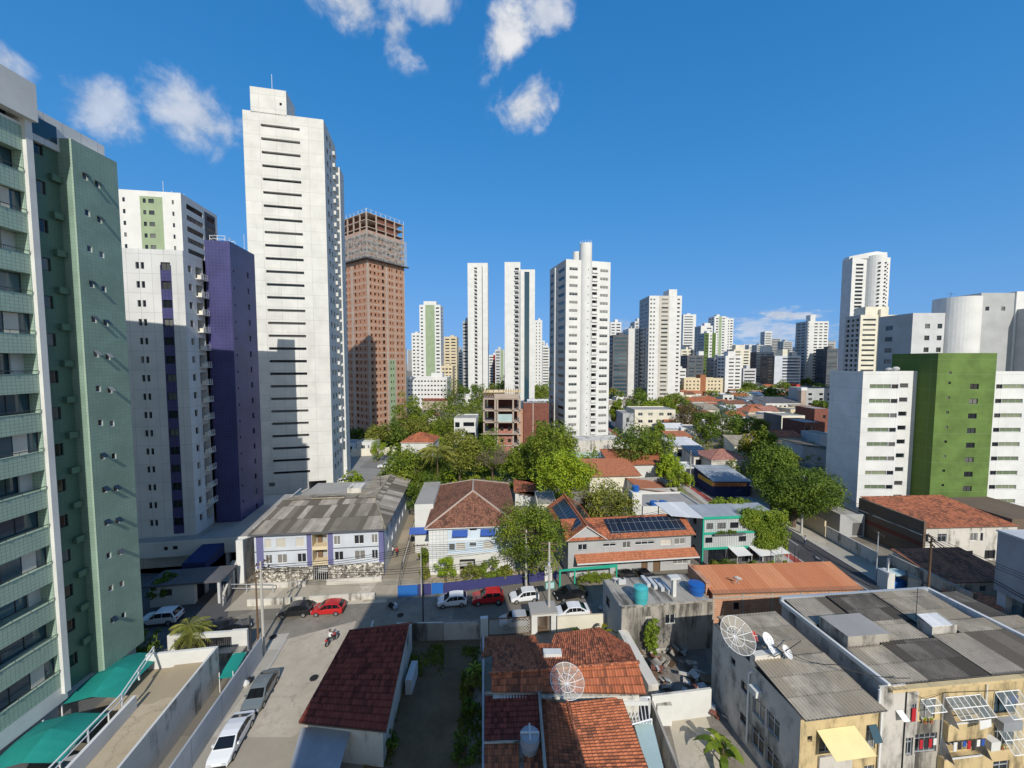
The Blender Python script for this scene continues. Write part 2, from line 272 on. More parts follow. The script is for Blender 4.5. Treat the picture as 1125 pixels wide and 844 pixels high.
def meshnet():
    t = newmat('dish_mesh'); uv = t.n('ShaderNodeUVMap')
    p = t.n('ShaderNodeBsdfPrincipled', {'Base Color': (.62, .57, .48, 1), 'Roughness': .6}); tr = t.n('ShaderNodeBsdfTransparent')
    br = t.n('ShaderNodeTexBrick', {'Vector': uv.outputs[0], 'Scale': 1., 'Mortar Size': .012, 'Brick Width': .05, 'Row Height': .05}, offset=0.)
    mxs = t.n('ShaderNodeMixShader', {0: t.m('ADD', .15, t.m('MULTIPLY', br.outputs['Fac'], .22)), 1: tr.outputs[0], 2: p.outputs[0]})
    t.n('ShaderNodeOutputMaterial', {0: mxs.outputs[0]})
    t = newmat('scaffold_net'); p = t.n('ShaderNodeBsdfPrincipled', {'Base Color': (.42, .42, .40, 1), 'Roughness': .8}); tr = t.n('ShaderNodeBsdfTransparent')
    mxs = t.n('ShaderNodeMixShader', {0: t.m('MULTIPLY', t.ss(uvn(t, .7, 5), .3, .6), .62), 1: tr.outputs[0], 2: p.outputs[0]}); t.n('ShaderNodeOutputMaterial', {0: mxs.outputs[0]})
meshnet()
# ------------------------------------------------------------------ mesh building and scene helpers
class MB:
    def __init__(s): s.v = []; s.f = []; s.m = []; s.u = {}
    def poly(s, pts, m):
        i = len(s.v); s.v += [tuple(p) for p in pts]; s.f.append(tuple(range(i, i + len(pts)))); s.m.append(m)
    def quad(s, a, b, c, d, m): s.poly((a, b, c, d), m)
    def box(s, x0, y0, z0, x1, y1, z1, m, top=None, M=None):
        P = [Vector((x, y, z)) for z in (z0, z1) for (x, y) in ((x0, y0), (x1, y0), (x1, y1), (x0, y1))]
        if M is not None: P = [M @ p for p in P]
        for k, idx in enumerate(((3, 2, 1, 0), (4, 5, 6, 7), (0, 1, 5, 4), (1, 2, 6, 5), (2, 3, 7, 6), (3, 0, 4, 7))):
            s.poly([P[i] for i in idx], (top or m) if k == 1 else m)
    def prism(s, foot, z0, z1, m, top=None):
        """foot: xy points counter-clockwise; z1 may be a list of heights"""
        n = len(foot); zt = z1 if isinstance(z1, (list, tuple)) else [z1] * n
        if sum(foot[i][0] * foot[(i + 1) % n][1] - foot[(i + 1) % n][0] * foot[i][1] for i in range(n)) < 0: foot = foot[::-1]; zt = zt[::-1]
        T = [(p[0], p[1], z) for p, z in zip(foot, zt)]; B = [(p[0], p[1], z0) for p in foot]
        s.poly(T, top or m); s.poly(B[::-1], m)
        for i in range(n):
            j = (i + 1) % n; s.quad(B[i], B[j], T[j], T[i], m)
    def slab(s, pts, th, m, under=None):
        """sheet with thickness below the given 3-D outline (counter-clockwise from above)"""
        P = [Vector(p) for p in pts]
        if (P[1] - P[0]).cross(P[2] - P[0]).z < 0: P = P[::-1]
        Q = [p - Vector((0, 0, th)) for p in P]; n = len(P)
        s.poly(P, m); s.poly(Q[::-1], under or m)
        for i in range(n):
            j = (i + 1) % n; s.quad(Q[i], Q[j], P[j], P[i], under or m)
    def tube(s, pts, r, m, n=6, cap=True):
        P = [Vector(p) for p in pts]; rr = r if isinstance(r, (list, tuple)) else [r] * len(P); rings = []
        for i, p in enumerate(P):
            d = (P[min(i + 1, len(P) - 1)] - P[max(i - 1, 0)])
            if d.length < 1e-9: d = Vector((0, 0, 1))
            d.normalize(); a = d.cross(Vector((0, 0, 1)) if abs(d.z) < .95 else Vector((1, 0, 0))).normalized(); b = d.cross(a)
            rings.append([p + (a * math.cos(6.2832 * k / n) + b * math.sin(6.2832 * k / n)) * rr[i] for k in range(n)])
        for A_, B_ in zip(rings, rings[1:]):
            for k in range(n): s.quad(A_[(k + 1) % n], A_[k], B_[k], B_[(k + 1) % n], m)
        if cap: s.poly(rings[0], m); s.poly(rings[-1][::-1], m)
    def cyl(s, x, y, z0, z1, r, m, n=20, r2=None, top=None):
        r2 = r if r2 is None else r2
        a = [(x + r * math.cos(6.2832 * k / n), y + r * math.sin(6.2832 * k / n), z0) for k in range(n)]
        b = [(x + r2 * math.cos(6.2832 * k / n), y + r2 * math.sin(6.2832 * k / n), z1) for k in range(n)]
        for k in range(n): s.quad(a[k], a[(k + 1) % n], b[(k + 1) % n], b[k], m)
        s.poly(a[::-1], m); s.poly(b, top or m)
    def corr(s, p00, p10, p11, p01, m, pitch=.24, amp=.045, th=.06, per=6, under='brown_wall', step=.42):
        """corrugated roof plane: waves across p00->p10, running up p00->p01"""
        a, b, c, d = map(Vector, (p00, p10, p11, p01))
        nrm = (b - a).cross(d - a).normalized()
        if nrm.z < 0: nrm = -nrm
        W_ = max((b - a).length, (c - d).length); n = max(2, int(W_ / pitch * per)); n = min(n, 900)
        rows = max(1, int((d - a).length / step)); rows = min(rows, 40)
        base = len(s.v); tl = []
        for j in range(rows + 1):
            for st in ((0,) if j in (0, rows) else (0, 1)):
                t = j / rows; lift = .0; tl.append(t * (d - a).length * (.38 / step if m.startswith('tile') else 1.0))
                if j > 0 and st == 0: lift = 0.0
                if (j < rows and st == 1) or j == 0: lift = .03 if step < 1 else .012
                for i in range(n + 1):
                    u = i / n; p = (a * (1 - u) + b * u) * (1 - t) + (d * (1 - u) + c * u) * t
                    s.v.append(tuple(p + nrm * (amp * math.cos(6.2832 * u * W_ / pitch) + lift)))
        R_ = (len(s.v) - base) // (n + 1); ku = W_ / n * ((.24 if m.startswith('tile') else .18) / pitch); Ln = (d - a).length; kv = .38 / step if m.startswith('tile') else 1.0
        up = (b - a).cross(d - a).z > 0
        for j in range(R_ - 1):
            for i in range(n):
                q = base + j * (n + 1) + i; f = (q, q + 1, q + n + 2, q + n + 1); uu = [(ku * (i + a_), tl[j + b_]) for a_, b_ in ((0, 0), (1, 0), (1, 1), (0, 1))]; s.u[len(s.f)] = uu if up else uu[::-1]
                s.f.append(f if up else f[::-1]); s.m.append(m)
        e = nrm * (-th - amp)
        L = [a + e, b + e, c + e, d + e]; T = [a, b, c, d]
        s.poly(L[::-1] if up else L, under)
        for i in range(4):
            j = (i + 1) % 4
            s.poly((L[i], L[j], T[j], T[i]) if up else (L[j], L[i], T[i], T[j]), under)
    def build(s, name, parent=None, smooth=False, kind=None, loc=None, rz=None, uv_shift=True):
        me = bpy.data.meshes.new(name); me.from_pydata(s.v, [], s.f)
        names = list(dict.fromkeys(s.m)); ix = {k: i for i, k in enumerate(names)}
        for k in names: me.materials.append(MATS[k])
        me.polygons.foreach_set('material_index', [ix[k] for k in s.m])
        if smooth: me.polygons.foreach_set('use_smooth', [True] * len(me.polygons))
        uvl = me.uv_layers.new(name='UVMap'); dat = [0.0] * (2 * len(me.loops)); V = s.v
        for p in me.polygons:
            if p.index in s.u:
                for li, q in zip(p.loop_indices, s.u[p.index]): dat[2 * li], dat[2 * li + 1] = q
                continue
            n = p.normal
            if abs(n.z) > .999: e1 = (1., 0., 0.); e2 = (0., 1., 0.)
            else:
                l = math.hypot(n.x, n.y) or 1.; e1 = (-n.y / l, n.x / l, 0.)
                e2 = (n.y * e1[2] - n.z * e1[1], n.z * e1[0] - n.x * e1[2], n.x * e1[1] - n.y * e1[0])
            for li in p.loop_indices:
                c = V[me.loops[li].vertex_index]
                dat[2 * li] = c[0] * e1[0] + c[1] * e1[1] + c[2] * e1[2]; dat[2 * li + 1] = c[0] * e2[0] + c[1] * e2[1] + c[2] * e2[2]
        uvl.data.foreach_set('uv', dat); me.update()
        o = bpy.data.objects.new(name, me); COL.objects.link(o)
        if parent is not None: o.parent = parent
        if loc is not None: o.location = loc
        if rz is not None: o.rotation_euler = (0, 0, rz)
        if kind: o['kind'] = kind
        return o

def tag(o, label, cat, group=None, kind=None):
    o['label'] = label; o['category'] = cat
    if group: o['group'] = group
    if kind: o['kind'] = kind
    return o
def thing(name, label, cat, loc=(0, 0, 0), rz=0., group=None):
    o = bpy.data.objects.new(name, None); COL.objects.link(o); o.location = loc; o.rotation_euler = (0, 0, rz); o.empty_display_size = .3
    return tag(o, label, cat, group)
def dup(root, loc=None, rz=None, sc=None, label=None, group=None, swap=None):
    """copy of a thing with copies of its parts and sub-parts; swap = {old material: new material}"""
    def cp(o, par):
        c = o.copy(); COL.objects.link(c)
        if par is not None: c.parent = par
        if swap and c.type == 'MESH':
            for i, sl_ in enumerate(c.material_slots):
                if sl_.material and sl_.material.name in swap:
                    sl_.link = 'OBJECT'; sl_.material = MATS[swap[sl_.material.name]]
                else:
                    m_ = sl_.material; sl_.link = 'OBJECT'; sl_.material = m_
        for ch in list(o.children): cp(ch, c)
        return c
    r = cp(root, None)
    if loc is not None: r.location = loc
    if rz is not None: r.rotation_euler = (0, 0, rz)
    if sc is not None: r.scale = sc if isinstance(sc, (tuple, list)) else (sc, sc, sc)
    if label: r['label'] = label
    if group: r['group'] = group
    return r
def ground(name, pts, m, z):
    mb = MB(); P = [(p[0], p[1], 0) for p in pts]
    if (Vector(P[1]) - Vector(P[0])).cross(Vector(P[2]) - Vector(P[0])).z < 0: P = P[::-1]
    mb.poly(P, m); o = mb.build(name, kind='structure', loc=(0, 0, z)); return o

# ------------------------------------------------------------------ windows, façades, buildings
WIN = {}
def window_mesh(wd, ht, style):
    """opening filled with a frame and panes; origin at the bottom centre, facing -y"""
    key = (round(wd, 2), round(ht, 2), style)
    if key in WIN: return WIN[key]
    fr, gl, nl, nh, ft = {'p': (None, 'glass_dark', 1, 0, 0), 'pm': (None, 'glass_mixed', 1, 0, 0), 'w2': ('white_metal', 'glass_mixed', 2, 0, .06), 'w3': ('white_metal', 'glass_mixed', 3, 1, .05), 'w1': ('white_metal', 'glass_dark', 1, 0, .06),
        'd2': ('dark_metal', 'glass_dark', 2, 0, .05), 'd4': ('dark_metal', 'glass_dark', 4, 0, .05), 'd1': ('dark_metal', 'glass_dark', 1, 0, .06), 'g2': ('galvanised', 'glass_mixed', 2, 1, .06), 'g4': ('galvanised', 'glass_mixed', 4, 1, .05),
        'lg': ('pale_grey', 'glass_green', 3, 0, .05), 'b3': ('dark_metal', 'glass_blue', 3, 0, .05), 'h': (None, 'hole', 1, 0, 0), 'sh': ('white_paint', 'curtain', 2, 0, .05), 'dr': ('wood', 'wood', 1, 0, .05), 'cw': (None, 'grey_wall', 1, 0, 0), 'bd': ('white_metal', 'awning_blue', 1, 0, .06), 'cm': ('galvanised', 'white_tiled', 3, 1, .06)}[style]
    mb = MB(); x0, x1 = -wd / 2, wd / 2
    mb.quad((x0, .03, 0), (x1, .03, 0), (x1, .03, ht), (x0, .03, ht), gl)
    if fr:
        for a, b in ((x0, x0 + ft), (x1 - ft, x1)): mb.box(a, -.03, 0, b, .028, ht, fr)
        for a, b in ((0, ft), (ht - ft, ht)): mb.box(x0 + ft, -.03, a, x1 - ft, .028, b, fr)
        for k in range(1, nl):
            x = x0 + wd * k / nl; mb.box(x - ft / 2, -.02, ft, x + ft / 2, .026, ht - ft, fr)
        if nh: mb.box(x0 + ft, -.024, ht * .68, x1 - ft, .022, ht * .68 + ft, fr)
    o = mb.build('window'); me = o.data; bpy.data.objects.remove(o); WIN[key] = me
    return me
def facade(mb, p0, d, Wd, z0, z1, ops, regs, m, rev=.16):
    """wall with real openings; returns the window placements. ops (a0,a1,b0,b1,style[,depth]); regs (a0,a1,b0,b1,material)"""
    ops = [o for o in ops if o[0] >= -.001 and o[1] <= Wd + .001 and o[3] <= z1 + .001]
    us = sorted({round(x, 3) for x in [0, Wd] + [q for o in ops for q in o[:2]] + [q for r in regs for q in r[:2]] if -.001 <= x <= Wd + .001})
    vs = sorted({round(x, 3) for x in [z0, z1] + [q for o in ops for q in o[2:4]] + [q for r in regs for q in r[2:4]] if z0 - .001 <= x <= z1 + .001})
    iu = {u: i for i, u in enumerate(us)}; iv = {v: i for i, v in enumerate(vs)}
    hole = set()
    for o in ops:
        for i in range(iu[round(o[0], 3)], iu[round(o[1], 3)]):
            for j in range(iv[round(max(o[2], z0), 3)], iv[round(o[3], 3)]): hole.add((i, j))
    X = Vector((d[0], d[1], 0)); N = Vector((d[1], -d[0], 0)); P0 = Vector((p0[0], p0[1], 0))
    pt = lambda u, v, k=0.: P0 + X * u + Vector((0, 0, v)) - N * k
    for i in range(len(us) - 1):
        j = 0
        while j < len(vs) - 1:
            if (i, j) in hole: j += 1; continue
            um = (us[i] + us[i + 1]) / 2
            def mat_at(jj):
                vm = (vs[jj] + vs[jj + 1]) / 2
                for r in reversed(regs):
                    if r[0] <= um <= r[1] and r[2] <= vm <= r[3]: return r[4]
                return m
            mm = mat_at(j); k = j + 1
            while k < len(vs) - 1 and (i, k) not in hole and mat_at(k) == mm: k += 1
            mb.quad(pt(us[i], vs[j]), pt(us[i + 1], vs[j]), pt(us[i + 1], vs[k]), pt(us[i], vs[k]), mm); j = k
    out = []
    for o in ops:
        dp = o[5] if len(o) > 5 else rev
        a0, a1, b0, b1 = o[0], o[1], max(o[2], z0), o[3]; mm = m
        for r in regs:
            if r[0] <= (a0 + a1) / 2 <= r[1] and r[2] <= (b0 + b1) / 2 <= r[3]: mm = r[4]
        mb.quad(pt(a0, b0), pt(a1, b0), pt(a1, b0, dp), pt(a0, b0, dp), mm); mb.quad(pt(a0, b1, dp), pt(a1, b1, dp), pt(a1, b1), pt(a0, b1), mm)
        mb.quad(pt(a0, b0), pt(a0, b0, dp), pt(a0, b1, dp), pt(a0, b1), mm); mb.quad(pt(a1, b0, dp), pt(a1, b0), pt(a1, b1), pt(a1, b1, dp), mm)
        c = pt((a0 + a1) / 2, b0, dp - .035)
        out.append((c, math.atan2(d[1], d[0]), a1 - a0, b1 - b0, o[4]))
    return out
def rows(n, fh, z0, cols, w0, w1, style, dep=None, skip=()):
    """n storeys of openings; cols = [(a0, a1), ...]"""
    r = []
    for k in range(n):
        if k in skip: continue
        for c in cols:
            st = c[2] if len(c) > 2 else style
            o = (c[0], c[1], z0 + k * fh + w0, z0 + k * fh + w1, st)
            r.append(o if dep is None else o + (dep,))
    return r
def place_windows(root, wins, cap=100, name='window'):
    wl = root.matrix_basis
    wins = sorted(wins, key=lambda q: -(q[2] * q[3]) / ((wl @ q[0]) - Vector((0, 0, CAM_H))).length_squared)
    for c, ang, wd, ht, st in wins[:cap]:
        o = bpy.data.objects.new(name, window_mesh(wd, ht, st)); COL.objects.link(o); o.parent = root; o.location = c; o.rotation_euler = (0, 0, ang)
    if len(wins) > cap:
        mb = MB()
        for c, ang, wd, ht, st in wins[cap:]:
            M = Matrix.Translation(c) @ Matrix.Rotation(ang, 4, 'Z'); me = window_mesh(wd, ht, st); nm = [m_.name for m_ in me.materials]
            for p in me.polygons: mb.poly([M @ me.vertices[i].co for i in p.vertices], nm[p.material_index])
        mb.build(name, root, kind='stuff')
def bld(name, label, cat, org, deg, Wd, Dp, H, F=(), Rt=(), L=(), Bk=(), mF='white_paint', mR=None, mL=None, mB=None, rF=(), rR=(), rL=(), roof='concrete', par=.7, extra=None, group=None, z0=0., cap=100, roofless=False):
    """building: org = front-left corner on the ground, deg = turn of the front, windows by face, flat roof behind a parapet"""
    root = thing(name, label, cat, (org[0], org[1], z0), R(deg), group)
    mb = MB(); wins = []
    wins += facade(mb, (0, 0), (1, 0), Wd, 0, H, list(F), list(rF), mF)
    wins += facade(mb, (Wd, 0), (0, 1), Dp, 0, H, list(Rt), list(rR), mR or mF)
    wins += facade(mb, (Wd, Dp), (-1, 0), Wd, 0, H, list(Bk), [], mB or mF)
    wins += facade(mb, (0, Dp), (0, -1), Dp, 0, H, list(L), list(rL), mL or mF)
    t = .18; zr = H - par
    if not roofless:
        if par > 0:
            o4 = [(0, 0), (Wd, 0), (Wd, Dp), (0, Dp)]; i4 = [(t, t), (Wd - t, t), (Wd - t, Dp - t), (t, Dp - t)]
            for i in range(4):
                j = (i + 1) % 4
                mb.quad((*o4[i], H), (*o4[j], H), (*i4[j], H), (*i4[i], H), mF); mb.quad((*i4[i], H), (*i4[j], H), (*i4[j], zr), (*i4[i], zr), mF)
            rb = MB(); rb.quad(*[(*p, zr) for p in i4], roof); rb.build('roof', root)
        else:
            rb = MB(); rb.quad((0, 0, H), (Wd, 0, H), (Wd, Dp, H), (0, Dp, H), roof); rb.build('roof', root)
    mb.build('wall', root)
    place_windows(root, wins, cap)
    if extra: extra(root)
    return root
def part(root, name, fn, smooth=False, kind=None):
    mb = MB(); fn(mb); return mb.build(name, root, smooth, kind)
def boxpart(root, name, b, m, top=None):
    mb = MB(); mb.box(*b, m, top); return mb.build(name, root)

def house(name, label, org, deg, Wd, Dp, H, kind, rise, rm, wm, F=(), Rt=(), L=(), over=.4, group=None, cat='house', th=.14, extra=None, rF=(), mR=None, mL=None):
    """house with a pitched roof: gx ridge along x, gy ridge along y, hip, mf shed rising to the back, mb shed rising to the front, mr/ml shed rising to the right/left"""
    root = thing(name, label, cat, (org[0], org[1], 0), R(deg), group); mb = MB(); wins = []
    wins += facade(mb, (0, 0), (1, 0), Wd, 0, H, list(F), list(rF), wm); wins += facade(mb, (Wd, 0), (0, 1), Dp, 0, H, list(Rt), [], mR or wm)
    wins += facade(mb, (Wd, Dp), (-1, 0), Wd, 0, H, [], [], wm); wins += facade(mb, (0, Dp), (0, -1), Dp, 0, H, list(L), [], mL or wm)
    x0, x1, y0, y1 = -over, Wd + over, -over, Dp + over; rb = MB(); e = .05
    if kind == 'gx':
        ym = Dp / 2; k = rise / (ym); ze = H + e - k * over; zr = H + e + rise
        rb.slab([(x0, y0, ze), (x1, y0, ze), (x1, ym, zr), (x0, ym, zr)], th, rm, 'brown_wall'); rb.slab([(x0, ym, zr), (x1, ym, zr), (x1, y1, ze), (x0, y1, ze)], th, rm, 'brown_wall')
        for x in (0, Wd): mb.poly([(x, 0, H), (x, Dp, H), (x, ym, H + rise - .1)] if x else [(x, Dp, H), (x, 0, H), (x, ym, H + rise - .1)], wm)
        rb.box(x0, ym - .14, zr - .03, x1, ym + .14, zr + .06, rm)
    elif kind == 'gy':
        xm = Wd / 2; k = rise / xm; ze = H + e - k * over; zr = H + e + rise
        rb.slab([(x0, y0, ze), (xm, y0, zr), (xm, y1, zr), (x0, y1, ze)], th, rm, 'brown_wall'); rb.slab([(xm, y0, zr), (x1, y0, ze), (x1, y1, ze), (xm, y1, zr)], th, rm, 'brown_wall')
        mb.poly([(0, 0, H), (Wd, 0, H), (xm, 0, H + rise - .1)], wm); mb.poly([(Wd, Dp, H), (0, Dp, H), (xm, Dp, H + rise - .1)], wm)
        rb.box(xm - .14, y0, zr - .03, xm + .14, y1, zr + .06, rm)
    elif kind == 'hip':
        h = min(Wd, Dp) / 2; k = rise / h; ze = H + e - k * over; zr = H + e + rise
        if Wd <= Dp: a, b = (Wd / 2, h), (Wd / 2, Dp - h)
        else: a, b = (h, Dp / 2), (Wd - h, Dp / 2)
        A_, B_ = (*a, zr), (*b, zr); c = [(x0, y0, ze), (x1, y0, ze), (x1, y1, ze), (x0, y1, ze)]
        if Wd <= Dp: fs = [[c[0], c[1], A_], [c[1], c[2], B_, A_], [c[2], c[3], B_], [c[3], c[0], A_, B_]]
        else: fs = [[c[0], c[1], B_, A_], [c[1], c[2], B_], [c[2], c[3], A_, B_], [c[3], c[0], A_]]
        for f in fs: rb.poly(f, rm)
        rb.poly([(p[0], p[1], p[2] - th) for p in c][::-1], 'brown_wall')
        for i in range(4):
            p, q = c[i], c[(i + 1) % 4]; rb.quad((p[0], p[1], p[2] - th), (q[0], q[1], q[2] - th), q, p, 'white_paint')
        for p, q in ((c[0], A_), (c[3], A_ if Wd > Dp else B_), (c[1], B_ if Wd > Dp else A_), (c[2], B_), (A_, B_)): rb.tube([p, q], .16, 'raw_concrete' if rm == 'tile_brown' else rm, 5)
    elif kind in ('mf', 'mb', 'mr', 'ml'):
        zs = {'mf': (0, 0, 1, 1), 'mb': (1, 1, 0, 0), 'mr': (0, 1, 1, 0), 'ml': (1, 0, 0, 1)}[kind]
        c = [(x0, y0), (x1, y0), (x1, y1), (x0, y1)]; w4 = [(0, 0), (Wd, 0), (Wd, Dp), (0, Dp)]
        rb.slab([(p[0], p[1], H + e + .02 + z * rise) for p, z in zip(c, zs)], th, rm, 'brown_wall')
        for i in range(4):
            j = (i + 1) % 4
            if zs[i] or zs[j]: mb.poly([q for q in [(*w4[i], H), (*w4[j], H), (*w4[j], H + zs[j] * (rise - th)) if zs[j] else None, (*w4[i], H + zs[i] * (rise - th)) if zs[i] else None] if q], wm)
    mb.build('wall', root); rb.build('roof', root); place_windows(root, wins)
    if extra: extra(root)
    return root

# ------------------------------------------------------------------ trees and plants
TREE_MESH = {}
def crown_mesh(seed, rx, ry, rz, n_cl, n_leaf, leaf, m, lobes=None, flat=False):
    rnd = random.Random(seed); mb = MB()
    cl = []
    for i in range(n_cl):
        while True:
            p = Vector((rnd.uniform(-1, 1), rnd.uniform(-1, 1), rnd.uniform(-1, 1)))
            l = p.length
            if .1 < l < 1.0: break
        p *= rnd.uniform(.50, .84) / l
        if lobes:
            c = rnd.choice(lobes); p = Vector(c[:3]) + p * c[3]
        f = 1 + .24 * math.sin(3.1 * p.x + seed) * math.cos(2.7 * p.y + seed * 2) + rnd.uniform(-.10, .10)
        cl.append((Vector((p.x * rx * f, p.y * ry * f, p.z * rz * f)), rnd.uniform(.22, .36) * min(rx, ry, rz) ** .5 * max(rx, rz) ** .5))
    for c, r in cl:
        for k in range(n_leaf):
            d = Vector((rnd.gauss(0, 1), rnd.gauss(0, 1), rnd.gauss(.25, 1)))
            d.normalize(); q = c + d * r * rnd.uniform(.6, 1.0)
            a = (d + Vector((rnd.gauss(0, .55), rnd.gauss(0, .55), rnd.gauss(.3, .5)))).normalized()
            u = a.cross(Vector((rnd.gauss(0, 1), rnd.gauss(0, 1), rnd.gauss(0, 1)))).normalized(); v = a.cross(u)
            s = leaf * rnd.uniform(.6, 1.3); mb.poly([q - u * s, q + v * s * .5, q + u * s, q - v * s * .5], m)
    return mb
def tree(label, base, h, rx, ry=None, rz=None, m='leaf_mid', n_cl=60, n_leaf=70, leaf=.28, trunk_r=.22, lobes=None, seed=0, group='trees', trunk_h=None, cat='tree', name='tree', lean=(0, 0)):
    ry = ry or rx; rz = rz or rx * .8
    root = thing(name, label, cat, (base[0], base[1], 0), 0, group)
    cz = h - rz * 1.08; mb = crown_mesh(seed, rx, ry, rz, n_cl, n_leaf, leaf, m, lobes)
    mb.v = [(x + lean[0], y + lean[1], z + cz) for x, y, z in mb.v]; mb.build('crown', root)
    rnd = random.Random(seed + 99); tb = MB(); zt = max(.6, cz - rz * .35); top = (lean[0] * .8, lean[1] * .8, zt)
    tb.tube([(0, 0, -.1), (lean[0] * .3, lean[1] * .3, zt * .5), top], [trunk_r * 1.25, trunk_r, trunk_r * .85], 'bark', 8)
    for k in range(7):
        a = rnd.uniform(0, 6.28); l = rnd.uniform(.35, .75)
        e = (lean[0] + rx * l * math.cos(a), lean[1] + ry * l * math.sin(a), cz + rz * rnd.uniform(-.1, .6)); mid = ((top[0] + e[0]) / 2 * 1.0, (top[1] + e[1]) / 2, zt * .4 + e[2] * .6)
        tb.tube([top, mid, e], [trunk_r * .6, trunk_r * .4, trunk_r * .12], 'bark', 6)
    tb.build('trunk', root); return root
def palm(label, base, h, fr=2.2, nf=16, m='leaf_palm', seed=0, cat='palm tree', group='palm trees', name='palm_tree', stems=1):
    root = thing(name, label, cat, (base[0], base[1], 0), 0, group); rnd = random.Random(seed); mb = MB(); tb = MB()
    for st in range(stems):
        ox, oy = (0, 0) if stems == 1 else (rnd.uniform(-.7, .7), rnd.uniform(-.7, .7)); hh = h * (1 if st == 0 else rnd.uniform(.6, .95))
        tb.tube([(ox * .5, oy * .5, -.1), (ox * .8 + .1, oy, hh * .5), (ox, oy, hh)], [.2, .14, .11], 'bark', 8)
        for k in range(nf):
            a = 6.283 * k / nf + rnd.uniform(-.2, .2); el = rnd.uniform(-.1, .9); L = fr * rnd.uniform(.8, 1.1); P = []; d = Vector((math.cos(a), math.sin(a), 0)); sd_ = Vector((-d.y, d.x, 0))
            for i in range(9):
                t = i / 8; P.append(Vector((ox, oy, hh)) + d * L * t * math.cos(el * .7) + Vector((0, 0, L * (math.sin(el) * t - .75 * t * t))))
            tb.tube(P, [.03] * 8 + [.008], m, 4, False)
            for i in range(8):
                for sgn in (-1, 1):
                    for q_ in (0, .5):
                        b = P[i].lerp(P[i + 1], q_); t = (i + q_) / 8; ll = fr * .30 * math.sin(math.pi * min(1, t * .85 + .15)) + .05
                        tip = b + sd_ * sgn * ll * .8 + d * ll * .5 + Vector((0, 0, -ll * rnd.uniform(.3, .6))); w_ = d * (.045 if fr < 3 else .09) * fr / 2
                        mb.poly([b - w_, b + w_, tip], m)
    mb.build('crown', root); tb.build('trunk', root); return root
def shrub(label, base, r, h, m='leaf_mid', seed=0, n_cl=16, n_leaf=50, leaf=.16, group='garden shrubs', name='shrub', cat='shrub', z=0):
    root = thing(name, label, cat, (base[0], base[1], z), 0, group)
    mb = crown_mesh(seed, r, r, h / 2, n_cl, n_leaf, leaf, m); mb.v = [(x, y, q + h * .55) for x, y, q in mb.v]; mb.build('foliage', root)
    tb = MB(); rnd = random.Random(seed)
    for k in range(4): tb.tube([(0, 0, -.05), (rnd.uniform(-r, r) * .5, rnd.uniform(-r, r) * .5, h * .6)], [.05, .02], 'bark', 5)
    tb.build('stem', root); return root
def leafy(label, base, n, L, m='leaf_bright', seed=0, name='banana_plant', cat='plant', z=0, group=None, wid=.2):
    """plant of long arching leaves"""
    root = thing(name, label, cat, (base[0], base[1], z), 0, group); rnd = random.Random(seed); mb = MB(); tb = MB()
    for k in range(n):
        a = 6.283 * k / n + rnd.uniform(-.4, .4); d = Vector((math.cos(a), math.sin(a), 0)); sd_ = Vector((-d.y, d.x, 0)); l = L * rnd.uniform(.7, 1.1); z0 = L * rnd.uniform(.2, .8)
        P = [Vector((0, 0, z0)) + d * l * t * .8 + Vector((0, 0, l * (.8 * t - .9 * t * t))) for t in (0, .2, .4, .6, .8, 1)]; wds = [.04, .7, 1, 1, .7, .02]
        for i in range(5): mb.quad(P[i] - sd_ * wid * wds[i], P[i] + sd_ * wid * wds[i], P[i + 1] + sd_ * wid * wds[i + 1], P[i + 1] - sd_ * wid * wds[i + 1], m)
    tb.tube([(0, 0, -.05), (0, 0, L * .8)], [.1, .05], 'bark', 6); mb.build('leaf', root); tb.build('stem', root); return root

